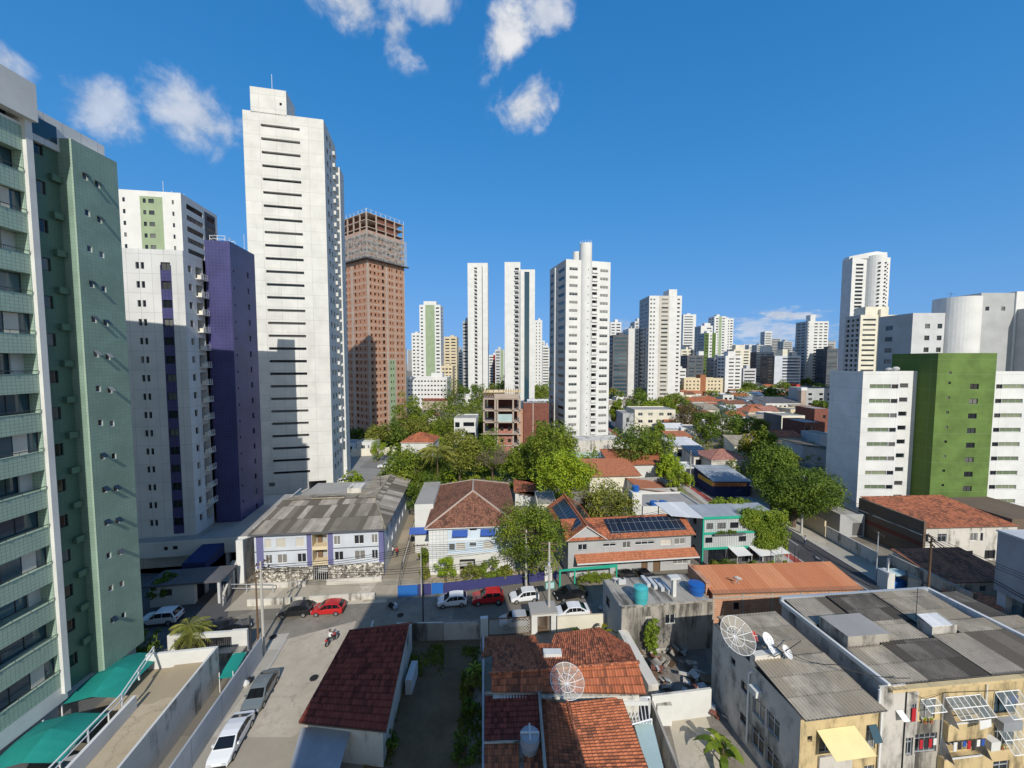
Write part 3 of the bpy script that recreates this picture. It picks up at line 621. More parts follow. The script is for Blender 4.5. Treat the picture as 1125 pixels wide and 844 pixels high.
# ------------------------------------------------------------------ cars, bikes, people
def make_car(label, paint, kind, loc, heading, group='parked cars'):
    """heading: degrees of the nose from +x"""
    root = thing('car', label, 'car', loc, R(heading), group)
    if kind == 'suv': L_, Wc, zb, belt, zr, st = 4.25, .89, .30, 1.02, 1.62, [(-2.1, .70, .75), (-2.08, 1.0, 1.0), (-1.98, 1.02, 1.02), (-1.62, 1.02, 1.58), (-.6, 1.02, 1.63), (.25, 1.02, 1.60), (1.02, 1.02, 1.04), (1.75, .92, .93), (2.05, .78, .79), (2.12, .62, .63)]
    elif kind == 'sedan': L_, Wc, zb, belt, zr, st = 4.4, .86, .24, .90, 1.44, [(-2.2, .55, .6), (-2.14, .93, .94), (-1.82, .98, .99), (-1.05, .94, 1.37), (-.45, .92, 1.45), (.1, .91, 1.45), (.55, .90, 1.38), (1.32, .86, .90), (1.85, .73, .74), (2.12, .61, .62), (2.2, .5, .51)]
    else: L_, Wc, zb, belt, zr, st = 3.85, .84, .26, .93, 1.48, [(-1.92, .6, .62), (-1.9, .92, .93), (-1.84, .97, .99), (-1.42, .95, 1.42), (-.7, .92, 1.50), (-.1, .91, 1.49), (.35, .90, 1.41), (1.12, .88, .93), (1.6, .78, .79), (1.86, .66, .67), (1.93, .52, .53)]
    def ring(x, bz, rz, taper):
        w_ = Wc * taper; wr = w_ * (.80 if rz > bz + .1 else .97)
        return [(x, -w_ * .9, zb), (x, -w_, zb + .14), (x, -w_, bz - .12), (x, -w_ * .975, bz), (x, -wr, rz - .03), (x, -wr * .88, rz), (x, wr * .88, rz), (x, wr, rz - .03), (x, w_ * .975, bz), (x, w_, bz - .12), (x, w_, zb + .14), (x, w_ * .9, zb)]
    n = len(st); rings = [ring(x, b, r, .80 if i in (0, n - 1) else (.92 if i in (1, n - 2) else 1.)) for i, (x, b, r) in enumerate(st)]
    mb = MB(); gb = MB()
    for i in range(n - 1):
        a, b = rings[i], rings[i + 1]; ca = st[i][2] > st[i][1] + .1; cb = st[i + 1][2] > st[i + 1][1] + .1
        for k in range(11): mb.quad(a[k], b[k], b[k + 1], a[k + 1], paint)
        mb.quad(a[11], b[11], b[0], a[0], 'rubber')
        if ca or cb:
            def off(q, e): v_ = Vector(q); return v_ + Vector((0, (1 if v_.y > 0 else -1) * .012, .008))
            def sh(p, q, t): return Vector(p).lerp(Vector(q), t)
            if ca and cb:
                for k in (3, 7):
                    lo, hi = (k, k + 1) if k == 3 else (k + 1, k)
                    A0, B0, A1, B1 = off(a[lo], 0), off(b[lo], 0), off(a[hi], 0), off(b[hi], 0)
                    q = [sh(sh(A0, B0, .04), sh(A1, B1, .04), .10), sh(sh(A0, B0, .96), sh(A1, B1, .96), .10), sh(sh(A0, B0, .96), sh(A1, B1, .96), .92), sh(sh(A0, B0, .04), sh(A1, B1, .04), .92)]
                    gb.poly(q if k == 3 else q[::-1], 'car_glass')
            else:
                tri = 1 if cb else 0   # side glass wedge plus front or rear screen
                for k in (3, 7):
                    lo, hi = (k, k + 1) if k == 3 else (k + 1, k)
                    pts = [sh(off(a[lo], 0), off(b[lo], 0), .3), off(b[lo], 0), sh(off(b[lo], 0), off(b[hi], 0), .85)] if cb else [off(a[lo], 0), sh(off(a[lo], 0), off(b[lo], 0), .7), sh(off(a[lo], 0), off(a[hi], 0), .85)]
                    gb.poly(pts if k == 3 else pts[::-1], 'car_glass')
                e = Vector((-.012 if cb else .012, 0, .012)); P0, P1, P2, P3 = [Vector(q) + e for q in (a[5], b[5], b[6], a[6])]
                lo0, lo1 = (P0, P3) if cb else (P1, P2); hi0, hi1 = (P1, P2) if cb else (P0, P3)
                q = [sh(lo0, hi0, .08) , sh(hi0, lo0, .06), sh(hi1, lo1, .06), sh(lo1, hi1, .08)]
                gb.poly(q if cb else q[::-1], 'car_glass')
    mb.poly(rings[0][::-1], paint); mb.poly(rings[-1], paint)
    bd = mb.build('body', root, True); bd.data.set_sharp_from_angle(angle=R(35)); gb.build('window', root)
    part(root, 'bumper', lambda q: q.box(st[-1][0] - .12, -Wc * .8, zb + .02, st[-1][0] + .05, Wc * .8, zb + .2, 'rubber')); part(root, 'bumper', lambda q: q.box(st[0][0] - .05, -Wc * .8, zb + .02, st[0][0] + .12, Wc * .8, zb + .2, 'rubber'))
    for sx_ in (-1, 1):
        part(root, 'headlight', lambda q: q.box(st[-2][0] - .16, sx_ * Wc * .62 - .16, st[-1][1] - .04, st[-1][0] + .015, sx_ * Wc * .62 + .16, st[-1][1] + .10, 'lamp_clear'))
        part(root, 'taillight', lambda q: q.box(st[0][0] - .03, sx_ * Wc * .70 - .13, st[1][1] - .28, st[1][0] + .06, sx_ * Wc * .70 + .13, st[1][1] - .08, 'lamp_red'))
        part(root, 'mirror', lambda q: q.box(.78, sx_ * (Wc + .02) - (.02 if sx_ > 0 else .14), belt - .06, .92, sx_ * (Wc + .02) + (.14 if sx_ > 0 else .02), belt + .08, paint))
        for x in (-L_ * .31, L_ * .315):
            wb = MB(); r = .31 if kind != 'suv' else .345
            yo = sx_ * (Wc - .19)
            wb.v = []; a = [(x + r * math.cos(6.2832 * k / 18), r + r * math.sin(6.2832 * k / 18)) for k in range(18)]
            y0, y1 = sorted((yo, yo + sx_ * .21))
            for k in range(18):
                p, q_ = a[k], a[(k + 1) % 18]; wb.quad((p[0], y0, p[1]), (p[0], y1, p[1]), (q_[0], y1, q_[1]), (q_[0], y0, q_[1]), 'rubber')
            wb.poly([(p[0], y0, p[1]) for p in a], 'rubber'); wb.poly([(p[0], y1, p[1]) for p in a][::-1], 'rubber'); wh = wb.build('wheel', root)
            hb = MB(); yy = y1 + .006 if sx_ > 0 else y0 - .006
            pts = [(x + r * .62 * math.cos(6.2832 * k / 14), yy, r + r * .62 * math.sin(6.2832 * k / 14)) for k in range(14)]; hb.poly(pts[::-1] if sx_ > 0 else pts, 'metal'); hb.build('rim', wh)
    return root
def make_person(label, loc, rz, shirt, trousers, pose='walk', z=0., hold=None):
    """pose: joints (x right, y forward, z up) grown into one skin surface"""
    J = {'hip': (0, 0, .93), 'waist': (0, 0, 1.08), 'chest': (0, .01, 1.30), 'neck': (0, .02, 1.48), 'head0': (0, .04, 1.56), 'head1': (0, .06, 1.68)}
    if pose == 'walk': limb = {'l': [(-.10, 0, .90), (-.11, .20, .50), (-.11, .18, .08), (-.11, .32, .04)], 'r': [(.10, 0, .90), (.11, -.06, .49), (.11, -.32, .13), (.11, -.24, .04)], 'la': [(-.19, .01, 1.40), (-.24, -.10, 1.13), (-.23, -.02, .90), (-.22, .04, .80)], 'ra': [(.19, .01, 1.40), (.24, .10, 1.13), (.22, .26, .95), (.21, .33, .88)]}
    else: limb = {'l': [(-.13, 0, .90), (-.20, .42, .86), (-.20, .32, .40), (-.20, .46, .36)], 'r': [(.13, 0, .90), (.20, .42, .86), (.20, .32, .40), (.20, .46, .36)], 'la': [(-.19, .05, 1.38), (-.30, .22, 1.15), (-.30, .50, 1.10), (-.29, .58, 1.08)], 'ra': [(.19, .05, 1.38), (.30, .22, 1.15), (.30, .50, 1.10), (.29, .58, 1.08)]}
    vs, es, rad = [], [], []
    def add(p, r, par=None):
        vs.append(p); rad.append(r)
        if par is not None: es.append((par, len(vs) - 1))
        return len(vs) - 1
    h = add(J['hip'], .135); w_ = add(J['waist'], .125, h); c = add(J['chest'], .15, w_); nk = add(J['neck'], .06, c); h0 = add(J['head0'], .085, nk); add(J['head1'], .095, h0)
    for s_ in ('l', 'r'):
        i = add(limb[s_][0], .095, h); i = add(limb[s_][1], .07, i); i = add(limb[s_][2], .045, i); add(limb[s_][3], .045, i)
    for s_ in ('la', 'ra'):
        i = add(limb[s_][0], .062, c); i = add(limb[s_][1], .045, i); i = add(limb[s_][2], .034, i); add(limb[s_][3], .04, i)
    root = thing('person', label, 'person', (loc[0], loc[1], z), rz)
    me = bpy.data.meshes.new('body'); me.from_pydata(vs, es, []); o = bpy.data.objects.new('body', me); COL.objects.link(o)
    sk = o.modifiers.new('skin', 'SKIN'); lay = me.skin_vertices[0] if len(me.skin_vertices) else None
    if lay is None:
        with bpy.context.temp_override(object=o, active_object=o): bpy.ops.mesh.customdata_skin_add()
        lay = me.skin_vertices[0]
    for i, r in enumerate(rad): lay.data[i].radius = (r, r)
    lay.data[0].use_root = True
    ss_ = o.modifiers.new('sub', 'SUBSURF'); ss_.levels = 2; ss_.render_levels = 2
    dg = bpy.context.evaluated_depsgraph_get(); m2 = bpy.data.meshes.new_from_object(o.evaluated_get(dg)); bpy.data.objects.remove(o)
    for k in ('skin_brown', shirt, trousers, 'rubber'): m2.materials.append(MATS[k])
    for p in m2.polygons:
        z_ = p.center.z; x_ = abs(p.center.x); p.use_smooth = True
        p.material_index = 0 if (z_ > 1.46 or (x_ > .2 and z_ < 1.2 and z_ > .7 and not (pose != 'walk' and z_ < 1.0))) else (1 if z_ > .98 else (3 if (pose == 'walk' and z_ < .09) or (pose != 'walk' and z_ < .40 and p.center.y > .28) else 2))
    b = bpy.data.objects.new('body', m2); COL.objects.link(b); b.parent = root
    hb = MB(); rg = 8
    for i in range(5):
        for k in range(12):
            def q(ii, kk):
                a = ii / 5 * 1.75; f = 6.2832 * kk / 12; return (.108 * math.sin(a) * math.cos(f), .045 + .118 * math.sin(a) * math.sin(f), 1.665 + .115 * math.cos(a))
            hb.quad(q(i, k), q(i + 1, k), q(i + 1, k + 1), q(i, k + 1), 'hair_black' if pose == 'walk' else 'dark_metal')
    hb.build('hair' if pose == 'walk' else 'helmet', root, True); return root

# ------------------------------------------------------------------ street furniture
def pole(label, base, h, r=.13, arms=1, m='pole_concrete', ang=0., box=False, lamp=None, group='utility poles', cat='utility pole', name='utility_pole'):
    root = thing(name, label, cat, (base[0], base[1], 0), R(ang), group)
    part(root, 'post', lambda q: q.tube([(0, 0, -.1), (0, 0, h)], [r * 1.25, r * .75], m, 10))
    for k in range(arms):
        z = h - .25 - .8 * k; part(root, 'crossarm', lambda q: (q.box(-1.0, -.05, z, 1.0, .05, z + .1, 'wood'), [q.cyl(x, 0, z + .1, z + .28, .05, 'dark_metal', 8) for x in (-.9, -.45, .45, .9)]))
    if box: part(root, 'transformer', lambda q: (q.cyl(.36, 0, h * .6, h * .6 + .9, .26, 'galvanised', 14), q.box(-.02, -.08, h * .6 + .3, .2, .08, h * .6 + .4, 'galvanised')))
    if lamp: part(root, 'street_lamp', lambda q: (q.tube([(0, 0, h * .78), (0, -lamp * .6, h * .78 + .5), (0, -lamp, h * .78 + .55)], .035, 'galvanised', 6), q.box(-.12, -lamp - .5, h * .78 + .48, .12, -lamp, h * .78 + .62, 'pale_grey')))
    return root
def wires(label, pts, sag=.5, r=.022, name='power_line', n=1, dz=.28, group='overhead wires'):
    mb = MB()
    for q in range(n):
        for a, b in zip(pts, pts[1:]):
            a = Vector(a) - Vector((0, 0, dz * q)); b = Vector(b) - Vector((0, 0, dz * q))
            P = [a.lerp(b, t / 8) - Vector((0, 0, sag * 4 * (t / 8) * (1 - t / 8))) for t in range(9)]; mb.tube(P, r, 'wire_black', 4)
    return tag(mb.build(name), label, 'cable', group)
def dish(label, loc, r, rz, tilt, m='white_metal', feed=True, group='satellite dishes', stand=.6, ribs=0, cat='satellite dish'):
    root = thing('satellite_dish', label, cat, loc, R(rz), group); T = Matrix.Translation((0, 0, stand)) @ Matrix.Rotation(R(tilt), 4, 'X')
    mb = MB(); N_ = 28; K = 7
    def q(i, k): rr = r * i / K; f = 6.2832 * k / N_; return T @ Vector((rr * math.cos(f), rr * math.sin(f), .32 * r * (i / K) ** 2))
    for i in range(K):
        for k in range(N_): mb.quad(q(i, k), q(i + 1, k), q(i + 1, k + 1), q(i, k + 1), m)
    mb.build('reflector', root, True)
    if ribs:
        rb = MB()
        for k in range(ribs): rb.tube([T @ Vector((r * t * math.cos(6.2832 * k / ribs), r * t * math.sin(6.2832 * k / ribs), .32 * r * t * t + .01)) for t in (.02, .35, .7, 1)], .022, 'white_metal', 5)
        for f in (.5, 1.): rb.tube([T @ Vector((r * f * math.cos(6.2832 * k / N_), r * f * math.sin(6.2832 * k / N_), .32 * r * f * f + .01)) for k in range(N_ + 1)], .02, 'white_metal', 5)
        rb.build('rib', root)
    part(root, 'stand', lambda s: (s.tube([(0, 0, -.02), (0, 0, stand)], .05, 'galvanised', 8), s.tube([(r * .35, .2, -.02), (0, 0, stand * .8)], .025, 'galvanised', 6), s.tube([(-r * .35, .2, -.02), (0, 0, stand * .8)], .025, 'galvanised', 6)))
    if feed: part(root, 'feed_horn', lambda s: (s.tube([T @ Vector((0, -r * .9, .26 * r)), T @ Vector((0, 0, r * .78))], .018, 'galvanised', 5), s.tube([T @ Vector((r * .8, .4 * r, .26 * r)), T @ Vector((0, 0, r * .78))], .014, 'galvanised', 5), s.tube([T @ Vector((-r * .8, .4 * r, .26 * r)), T @ Vector((0, 0, r * .78))], .014, 'galvanised', 5), s.tube([T @ Vector((0, 0, r * .70)), T @ Vector((0, 0, r * .86))], .05 if r > .7 else .04, 'pale_grey', 8)))
    return root
def tank(label, loc, r, h, m, group='rooftop water tanks', pipe=False):
    root = thing('water_tank', label, 'water tank', loc, 0, group)
    part(root, 'body', lambda s: (s.cyl(0, 0, 0, h * .45, r * .88, m, 24, r), s.cyl(0, 0, h * .45, h * .5, r * 1.03, m, 24), s.cyl(0, 0, h * .5, h * .85, r, m, 24, r * .97)))
    part(root, 'lid', lambda s: (s.cyl(0, 0, h * .85, h * .92, r * 1.02, m, 24), s.cyl(0, 0, h * .92, h, r * .9, m, 24, r * .35)))
    if pipe: part(root, 'pipe', lambda s: (s.box(-r * 1.0, -.05, h + .01, r * 1.0, .05, h + .08, 'white_paint'), s.box(-.05, -r * .9, h + .09, .05, r * .9, h + .15, 'white_paint')))
    return root
def wall_run(name, label, cat, pts, h, th, m, top=None, group=None, extra=None, z0=0.):
    """free-standing wall along xy points"""
    root = thing(name, label, cat, (pts[0][0], pts[0][1], z0), 0, group); mb = MB(); o = Vector((pts[0][0], pts[0][1], 0))
    for k, (a, b) in enumerate(zip(pts, pts[1:])):
        a_ = Vector((a[0], a[1], 0)) - o; b_ = Vector((b[0], b[1], 0)) - o; d = (b_ - a_).normalized(); n = Vector((-d.y, d.x, 0)) * th / 2
        hs_ = h if not isinstance(h, (list, tuple)) else None; ha, hb = (h, h) if hs_ is not None else (h[k], h[k + 1])
        f = [a_ - n, b_ - n, b_ + n, a_ + n]; mb.prism([(p.x, p.y) for p in f], -.05, [ha, hb, hb, ha], m, top)
    mb.build('panel' if extra else 'wall', root)
    if extra: extra(root)
    return root
def railing(label, pts, h, step=2.0, m='white_metal', name='railing', r=.045, rails=2, group=None, z=None, cat='railing'):
    P = [Vector((p[0], p[1], p[2] if len(p) > 2 else 0)) for p in pts]; root = thing(name, label, cat, P[0], 0, group); o = P[0]
    for k in range(rails):
        zz = h * (1 - k / max(1, rails) * .9); part(root, 'rail', lambda s: s.tube([p - o + Vector((0, 0, zz)) for p in P], r, m, 6))
    for a, b in zip(P, P[1:]):
        n = max(1, int((b - a).length / step))
        for i in range(n + (1 if (b - P[-1]).length < 1e-6 else 0)):
            p = a.lerp(b, i / n) - o; part(root, 'post', lambda s: s.tube([p - Vector((0, 0, .05)), p + Vector((0, 0, h))], r * 1.2, m, 6))
    return root
# ------------------------------------------------------------------ the ground, streets and yards
def UV(u, v, z=0.): return Vector((-.1564 * u + .9877 * v, .9877 * u + .1564 * v, z))
ground('ground', [(-2500, -150), (2500, -150), (2500, 5000), (-2500, 5000)], 'm_ground', 0)
SF = lambda x: 55.6 + .19 * x      # far edge of the cross street
SN = lambda x: 45.6 + .115 * x     # near edge of the cross street
ground('cross_street', [(-60, SN(-60)), (12, SN(12)), (12, 50), (47, 54), (47, SF(44)), (-60, SF(-60))], 'm_road', .012)
ground('residential_street', [UV(-6, -19), UV(-6, -12.3), UV(48, -11.9), UV(46, -19)], 'm_street', .016)
ground('sidewalk', [UV(-6, -20.7), UV(-6, -19.2), UV(47, -19.2), UV(47, -20.7)], 'm_pave', .02)
mb = MB(); a, b, c, d = UV(-6, -19.25), UV(-6, -19.0), UV(46, -19.0), UV(46, -19.25); mb.prism([(p.x, p.y) for p in (a, b, c, d)], -.05, .13, 'pole_concrete'); mb.build('kerb', kind='structure')
ground('dirt_lot', [UV(12, -9.4), UV(12, -2.0), G(528, 703), G(446, 703)], 'm_dirt', .01)
ground('avenue', [(47, 5), (53, 5), (53.2, 420), (47.2, 420)], 'm_asphalt', .012)
ground('pavement', [(53.2, 5), (57.2, 5), (57.2, 420), (53.4, 420)], 'm_pave', .10)
ground('sidewalk', [(43.4, 56), (44.9, 56), (45.3, 240), (43.8, 240)], 'm_pave', .03)
ground('cycle_path', [(44.9, 56), (46.6, 56), (46.9, 240), (45.2, 240)], 'cycle_red', .05)
mb = MB(); mb.box(53.0, 5, -.05, 53.25, 420, .14, 'pole_concrete'); mb.build('kerb', kind='structure')
mb = MB(); a, b, c, d = UV(-6, -12.2), UV(-6, -11.6), UV(33, -11.6), UV(33, -12.2); mb.prism([(p.x, p.y) for p in (a, b, c, d)], -.05, .12, 'pole_concrete'); mb.build('kerb', kind='structure')
mb = MB()
for y in range(30, 240, 7): mb.quad((49.93, y, .02), (50.07, y, .02), (50.07, y + 3.2, .02), (49.93, y + 3.2, .02), 'road_paint')
for x in (44.95, 46.55):
    mb.quad((x - .06, 56, .06), (x + .06, 56, .06), (x + .36, 240, .06), (x + .24, 240, .06), 'road_paint')
mb.build('road_markings', kind='structure')
ground('forecourt', [G(246, 672), G(425, 662), G(422, 634), G(280, 640)], 'm_court', .03)
ground('driveway', [G(398, 662), G(436, 657), G(462, 556), G(444, 556), G(421, 632)], 'm_alley', .035)
ground('side_yard', [G(437, 656), G(474, 652), G(474, 588), G(459, 575)], 'm_alley', .03)
ground('courtyard', [G(150, 722), G(243, 704), G(262, 630), G(140, 630)], 'm_darkyard', .02)
ground('garden', [G(474, 652), G(610, 634), G(610, 616), G(474, 628)], 'm_tan', .02)
ground('parking_deck', [A(366, 545, 95) - Vector((0, 0, 0)), G(452, 548), G(432, 499), G(388, 499)], 'm_deck', .04)
ground('car_park', [G(612, 652), G(760, 640), G(762, 622), G(612, 632)], 'm_road', .024)
ground('grassland', [(-40, 100), (22, 105), (22, 205), (-60, 205)], 'm_grass', .008)
ground('vacant_yard', [(11, 31), (19, 31), (21.5, 41), (11, 41.5)], 'm_rubble', .015)
ground('paved_yard', [G(733, 786), G(775, 786), G(800, 850), G(748, 850)], 'm_court', .03)

# ------------------------------------------------------------------ green balcony tower (near left)
def green_tower():
    O = UV(40, -35); root = thing('apartment_tower', 'green tiled tower with stacked balconies and white corner pilaster rising beside the teal canopies', 'apartment tower', Vector((-37.99, 31.475, 3.2)), R(2)); root.scale = (.9, .9, .9)
    mb = MB(); wins = []
    z0b = 2.95; fh = 3.5
    ops = []
    for k in range(14):
        z = z0b + fh * k
        ops += [(0.3, 8.0, z, z + 1.8, 'b3', .7), (8.3, 13.2, z, z + 1.8, 'b3', .45 + .5 * (k % 3))]
    regs = [(0, 13.75, 52.4, 57, 'white_paint'), (0, 13.75, 0, 1.5, 'white_paint')]
    for k in range(15): regs.append((0, 13.75, z0b + fh * k - .18, z0b + fh * k - .06, 'tile_green_pale'))
    wins += facade(mb, (-.2, -14), (0, 1), 13.75, 0, 55.6, ops + [(8.3, 13.2, 52.6, 53.7, 'b3', 1.2), (.3, 8, 52.6, 53.7, 'b3', 1.2)], regs, 'tile_green_pale')
    ns_ = [(2.0 + fh * k) for k in range(15)]
    wins += facade(mb, (-1.15, -.25), (0, 1), 3.05, 0, 54, [(1.2, 1.9, z, z + 1.2, 'd1') for z in ns_], [], 'tile_green_shaded')
    zw = [32.5 - .3 + fh * k for k in range(-8, 6)]
    wins += facade(mb, (.2, 2.8), (0, 1), 4.4, 0, 53.3, [(a, a + .5, z + (.25 if a < 1 else 0), z + .7 + (.25 if a < 1 else 0), 'w1', .12) for z in zw for a in (.85, 2.0)], [], 'tile_green')
    wins += facade(mb, (-1.15, 2.8), (1, 0), 1.35, 0, 53.3, [], [(1.13, 1.35, 0, 53.3, 'tile_green_pale')], 'tile_green')  # pale edge strip paints the sunlit corner of the block
    wins += facade(mb, (.2, 7.2), (-1, 0), 34, 0, 53.3, [], [], 'tile_green'); wins += facade(mb, (-14, 7.2), (0, -1), 21.2, 0, 53.3, [], [], 'tile_green')
    wins += facade(mb, (-14, -14), (1, 0), 13.8, 0, 55.6, [], [], 'tile_green')
    mb.quad((-.2, -.25, 0), (-1.15, -.25, 0), (-1.15, -.25, 55.6), (-.2, -.25, 55.6), 'tile_green')
    mb.poly([(-3.3, 2.8, 53.3), (.2, 2.8, 53.3), (.2, 7.2, 53.3), (-3.3, 7.2, 53.3)], 'white_paint'); mb.build('wall', root)
    place_windows(root, wins, 100)
    part(root, 'plinth', lambda s: s.box(-14, -14, -3.6, -.6, 7.0, -.01, 'grey_wall'))
    part(root, 'rear_wing', lambda s: s.box(-33.8, -3, -3.6, -14.05, 7.15, 52, 'tile_green'))
    part(root, 'pilaster', lambda s: (s.box(-.35, -.72, .8, .12, -.22, 53, 'white_paint'), s.prism([(-.35, -3.2), (.55, -3.2), (.55, -.1), (-.35, -.1)], 53.0, 56.2, 'white_paint')))
    part(root, 'cornice', lambda s: s.prism([(-.35, -14), (.55, -14), (.55, -3.2), (-.35, -3.2)], 54.2, 56.2, 'tile_white'))
    part(root, 'penthouse', lambda s: s.box(-33.6, .0, 52.0, -.9, 7.1, 54.9, 'tile_white'))
    part(root, 'roof', lambda s: s.poly([(-13.9, -13.9, 55.2), (-.25, -13.9, 55.2), (-.25, -.3, 55.2), (-13.9, -.3, 55.2)], 'concrete'))
    part(root, 'window_band', lambda s: s.box(-.92, .1, 52.6, -.86, 2.6, 54.2, 'glass_blue'))
    for k in range(14):   # balcony rails over the solid fronts
        z = z0b + fh * k
        part(root, 'balcony_rail', lambda s: [s.tube([(-.12, y0, z + .28), (-.12, y1, z + .28)], .035, 'dark_metal', 5) for y0, y1 in ((-13.7, -6), (-5.7, -.8))] + [s.tube([(-.12, y, z), (-.12, y, z + .28)], .02, 'dark_metal', 4) for y in [-13 + 1.3 * i for i in range(10)]])
        part(root, 'column', lambda s: s.box(-.5, -5.72, z, -.22, -5.68, z + 1.8, 'white_paint'))
        if k % 3 == 2: part(root, 'partition', lambda s: s.box(-1.5, -1.7, z, -1.35, -.75, z + 1.8, 'pale_grey'))
        elif k % 3 == 0: part(root, 'curtain', lambda s: s.box(-.60, -2.6, z, -.58, -1.6, z + 1.75, 'curtain'))
        part(root, 'service_ledge', lambda s: s.box(-1.15, 1.9, z + .6, -.75, 2.75, z + 1.2, 'tile_green_shaded'))
    for i, z in enumerate(zw):
        for a in (.85, 2.0):
            if (i * 7 + int(a)) % 5 in (0, 1, 3): part(root, 'sash', lambda s: s.quad((.2, 2.8 + a, z + .95 - (0 if a < 1 else .25)), (.2, 2.8 + a + .5, z + .95 - (0 if a < 1 else .25)), (.62, 2.8 + a + .5, z + .5 - (0 if a < 1 else .25)), (.62, 2.8 + a, z + .5 - (0 if a < 1 else .25)), 'glass_mixed'))
green_tower()

# ------------------------------------------------------------------ white and violet tower with its podium
def violet_tower():
    O = UV(63.8, -62.0); root = thing('apartment_tower', 'white tower with violet side block and thin violet window strip on its front', 'apartment tower', Vector((O.x * 1.03, O.y * 1.03, -.96)), R(9)); root.scale = (1.03, 1.03, 1.03)
    X = lambda v: v + 62.0
    Hh = 48.3; fh = 2.72; zs = [45.45 - fh * k for k in range(15)]
    ops = []
    for z in zs:
        ops += [(X(-44.85), X(-44.42), z, z + .95, 'p', .2), (X(-44.2), X(-43.77), z, z + .95, 'p', .2), (X(-41.65), X(-40.4), z - .1, z + 1.05, 'd2', .2), (X(-52), X(-51), z, z + 1, 'd2', .2), (X(-48.6), X(-48.0), z, z + 1, 'p', .2)]
    mb = MB(); wins = facade(mb, (0, 0), (1, 0), 23.3, 0, Hh, ops, [(X(-41.75), X(-40.3), 6, Hh - 2.2, 'tile_violet')], 'tile_white')
    ops = []
    for z in zs: ops += [(1.0, 1.75, z, z + 1.0, 'p', .2), (2.7, 4.3, z - .5, z + 1.2, 'p', 1.0)]
    wins += facade(mb, (23.3, 0), (0, 1), 4.5, 0, Hh, ops, [], 'tile_white')
    wins += facade(mb, (X(-38.3), 4.5), (1, 0), 3.6, 0, 51.2, [], [], 'tile_violet')
    zs2 = [46.5 - fh * k for k in range(17)]
    wins += facade(mb, (X(-34.7), 4.5), (0, 1), 7.8, 0, 51.2, [(4.9, 5.6, z, z + .95, 'p', .15) for z in zs2] + [(.75, 1.05, z, z + .4, 'p', .1) for z in zs2], [], 'tile_violet')
    wins += facade(mb, (X(-34.7), 12.3), (-1, 0), 27.3, 0, Hh, [], [], 'tile_white'); wins += facade(mb, (0, 12.3), (0, -1), 12.3, 0, Hh, [], [], 'tile_white')
    mb.quad((X(-38.3), 4.5, Hh - 1), (X(-38.3), 12.3, Hh - 1), (X(-38.3), 12.3, 51.2), (X(-38.3), 4.5, 51.2), 'tile_violet'); mb.quad((X(-38.3), 12.3, 51.2), (X(-38.3), 12.3, Hh - 1), (X(-34.7), 12.3, Hh - 1), (X(-34.7), 12.3, 51.2), 'tile_violet')
    mb.build('wall', root)
    part(root, 'roof', lambda s: (s.poly([(0, 0, Hh - .2), (23.3, 0, Hh - .2), (23.3, 12.3, Hh - .2), (0, 12.3, Hh - .2)], 'concrete'), s.poly([(X(-38.3), 4.5, 51.1), (X(-34.7), 4.5, 51.1), (X(-34.7), 12.3, 51.1), (X(-38.3), 12.3, 51.1)], 'concrete')))
    place_windows(root, wins, 100)
    for z in zs[:14]:
        part(root, 'balcony', lambda s: (s.box(23.32, 2.6, z - .75, 24.1, 4.4, z - .6, 'white_paint'), [s.tube([(24.05, 2.65, z + q), (24.05, 4.35, z + q)], .03, 'white_metal', 4) for q in (-.45, -.25, 0, .15)], [s.tube([(24.05, y, z - .6), (24.05, y, z + .15)], .03, 'white_metal', 4) for y in (2.65, 3.2, 3.8, 4.35)]))
        part(root, 'air_conditioner', lambda s: s.box(23.45, 2.8, z - .6, 23.95, 3.6, z - .05, 'pale_cream'))
    part(root, 'roof_railing', lambda s: [s.tube([(X(-37.8), 5, 51.1 + q), (X(-35.6), 5, 51.1 + q), (X(-35.6), 8, 51.1 + q), (X(-37.8), 8, 51.1 + q), (X(-37.8), 5, 51.1 + q)], .04, 'white_metal', 4) for q in (.5, 1.0)] + [s.tube([(x, y, 51), (x, y, 52.1)], .04, 'white_metal', 4) for x, y in ((X(-37.8), 5), (X(-35.6), 5), (X(-35.6), 8), (X(-36.7), 5), (X(-37.8), 8))])
    part(root, 'antenna', lambda s: [s.tube([(x, y, 51), (x, y, 51 + h_)], .03, 'white_metal', 4) for x, y, h_ in ((X(-35.2), 10, 3), (X(-37), 9, 2), (X(-34.9), 12, 1.5))])
    # podium
    P = UV(63.6, -64); pod = thing('podium', 'white garage podium with open dark undercroft in front of the violet tower', 'podium', P, R(9)); mb = MB()
    wins = facade(mb, (0, 0), (1, 0), 34.1, 0, 5.0, [(0.5, 33.6, .0, 2.6, 'cw', 9.0), (20.9, 21.5, 3.6, 4.2, 'p'), (22.1, 22.8, 3.6, 4.2, 'p')], [(0, 34.1, 4.7, 5.0, 'white_clean')], 'white_paint')
    wins += facade(mb, (34.1, 0), (0, 1), 20, 0, 5.0, [], [(0, 20, 0, 5, 'sooty_wall')], 'white_paint')
    mb.build('wall', pod); part(pod, 'roof', lambda s: s.poly([(0, 0, 4.8), (34.1, 0, 4.8), (34.1, 20, 4.8), (0, 20, 4.8)], 'concrete')); place_windows(pod, wins)
    for x in (24, 29): part(pod, 'column', lambda s: s.box(x, .6, 0, x + .5, 1.1, 2.6, 'pale_grey'))
    part(pod, 'entrance_canopy', lambda s: (s.prism([(26.2, -4.6), (29.2, -4.6), (29.2, -.05), (26.2, -.05)], 2.5, [3.6, 3.6, 4.2, 4.2], 'navy_paint'), s.box(26.3, -4.5, 0, 26.5, -4.3, 2.5, 'dark_metal'), s.box(28.9, -4.5, 0, 29.1, -4.3, 2.5, 'dark_metal')))
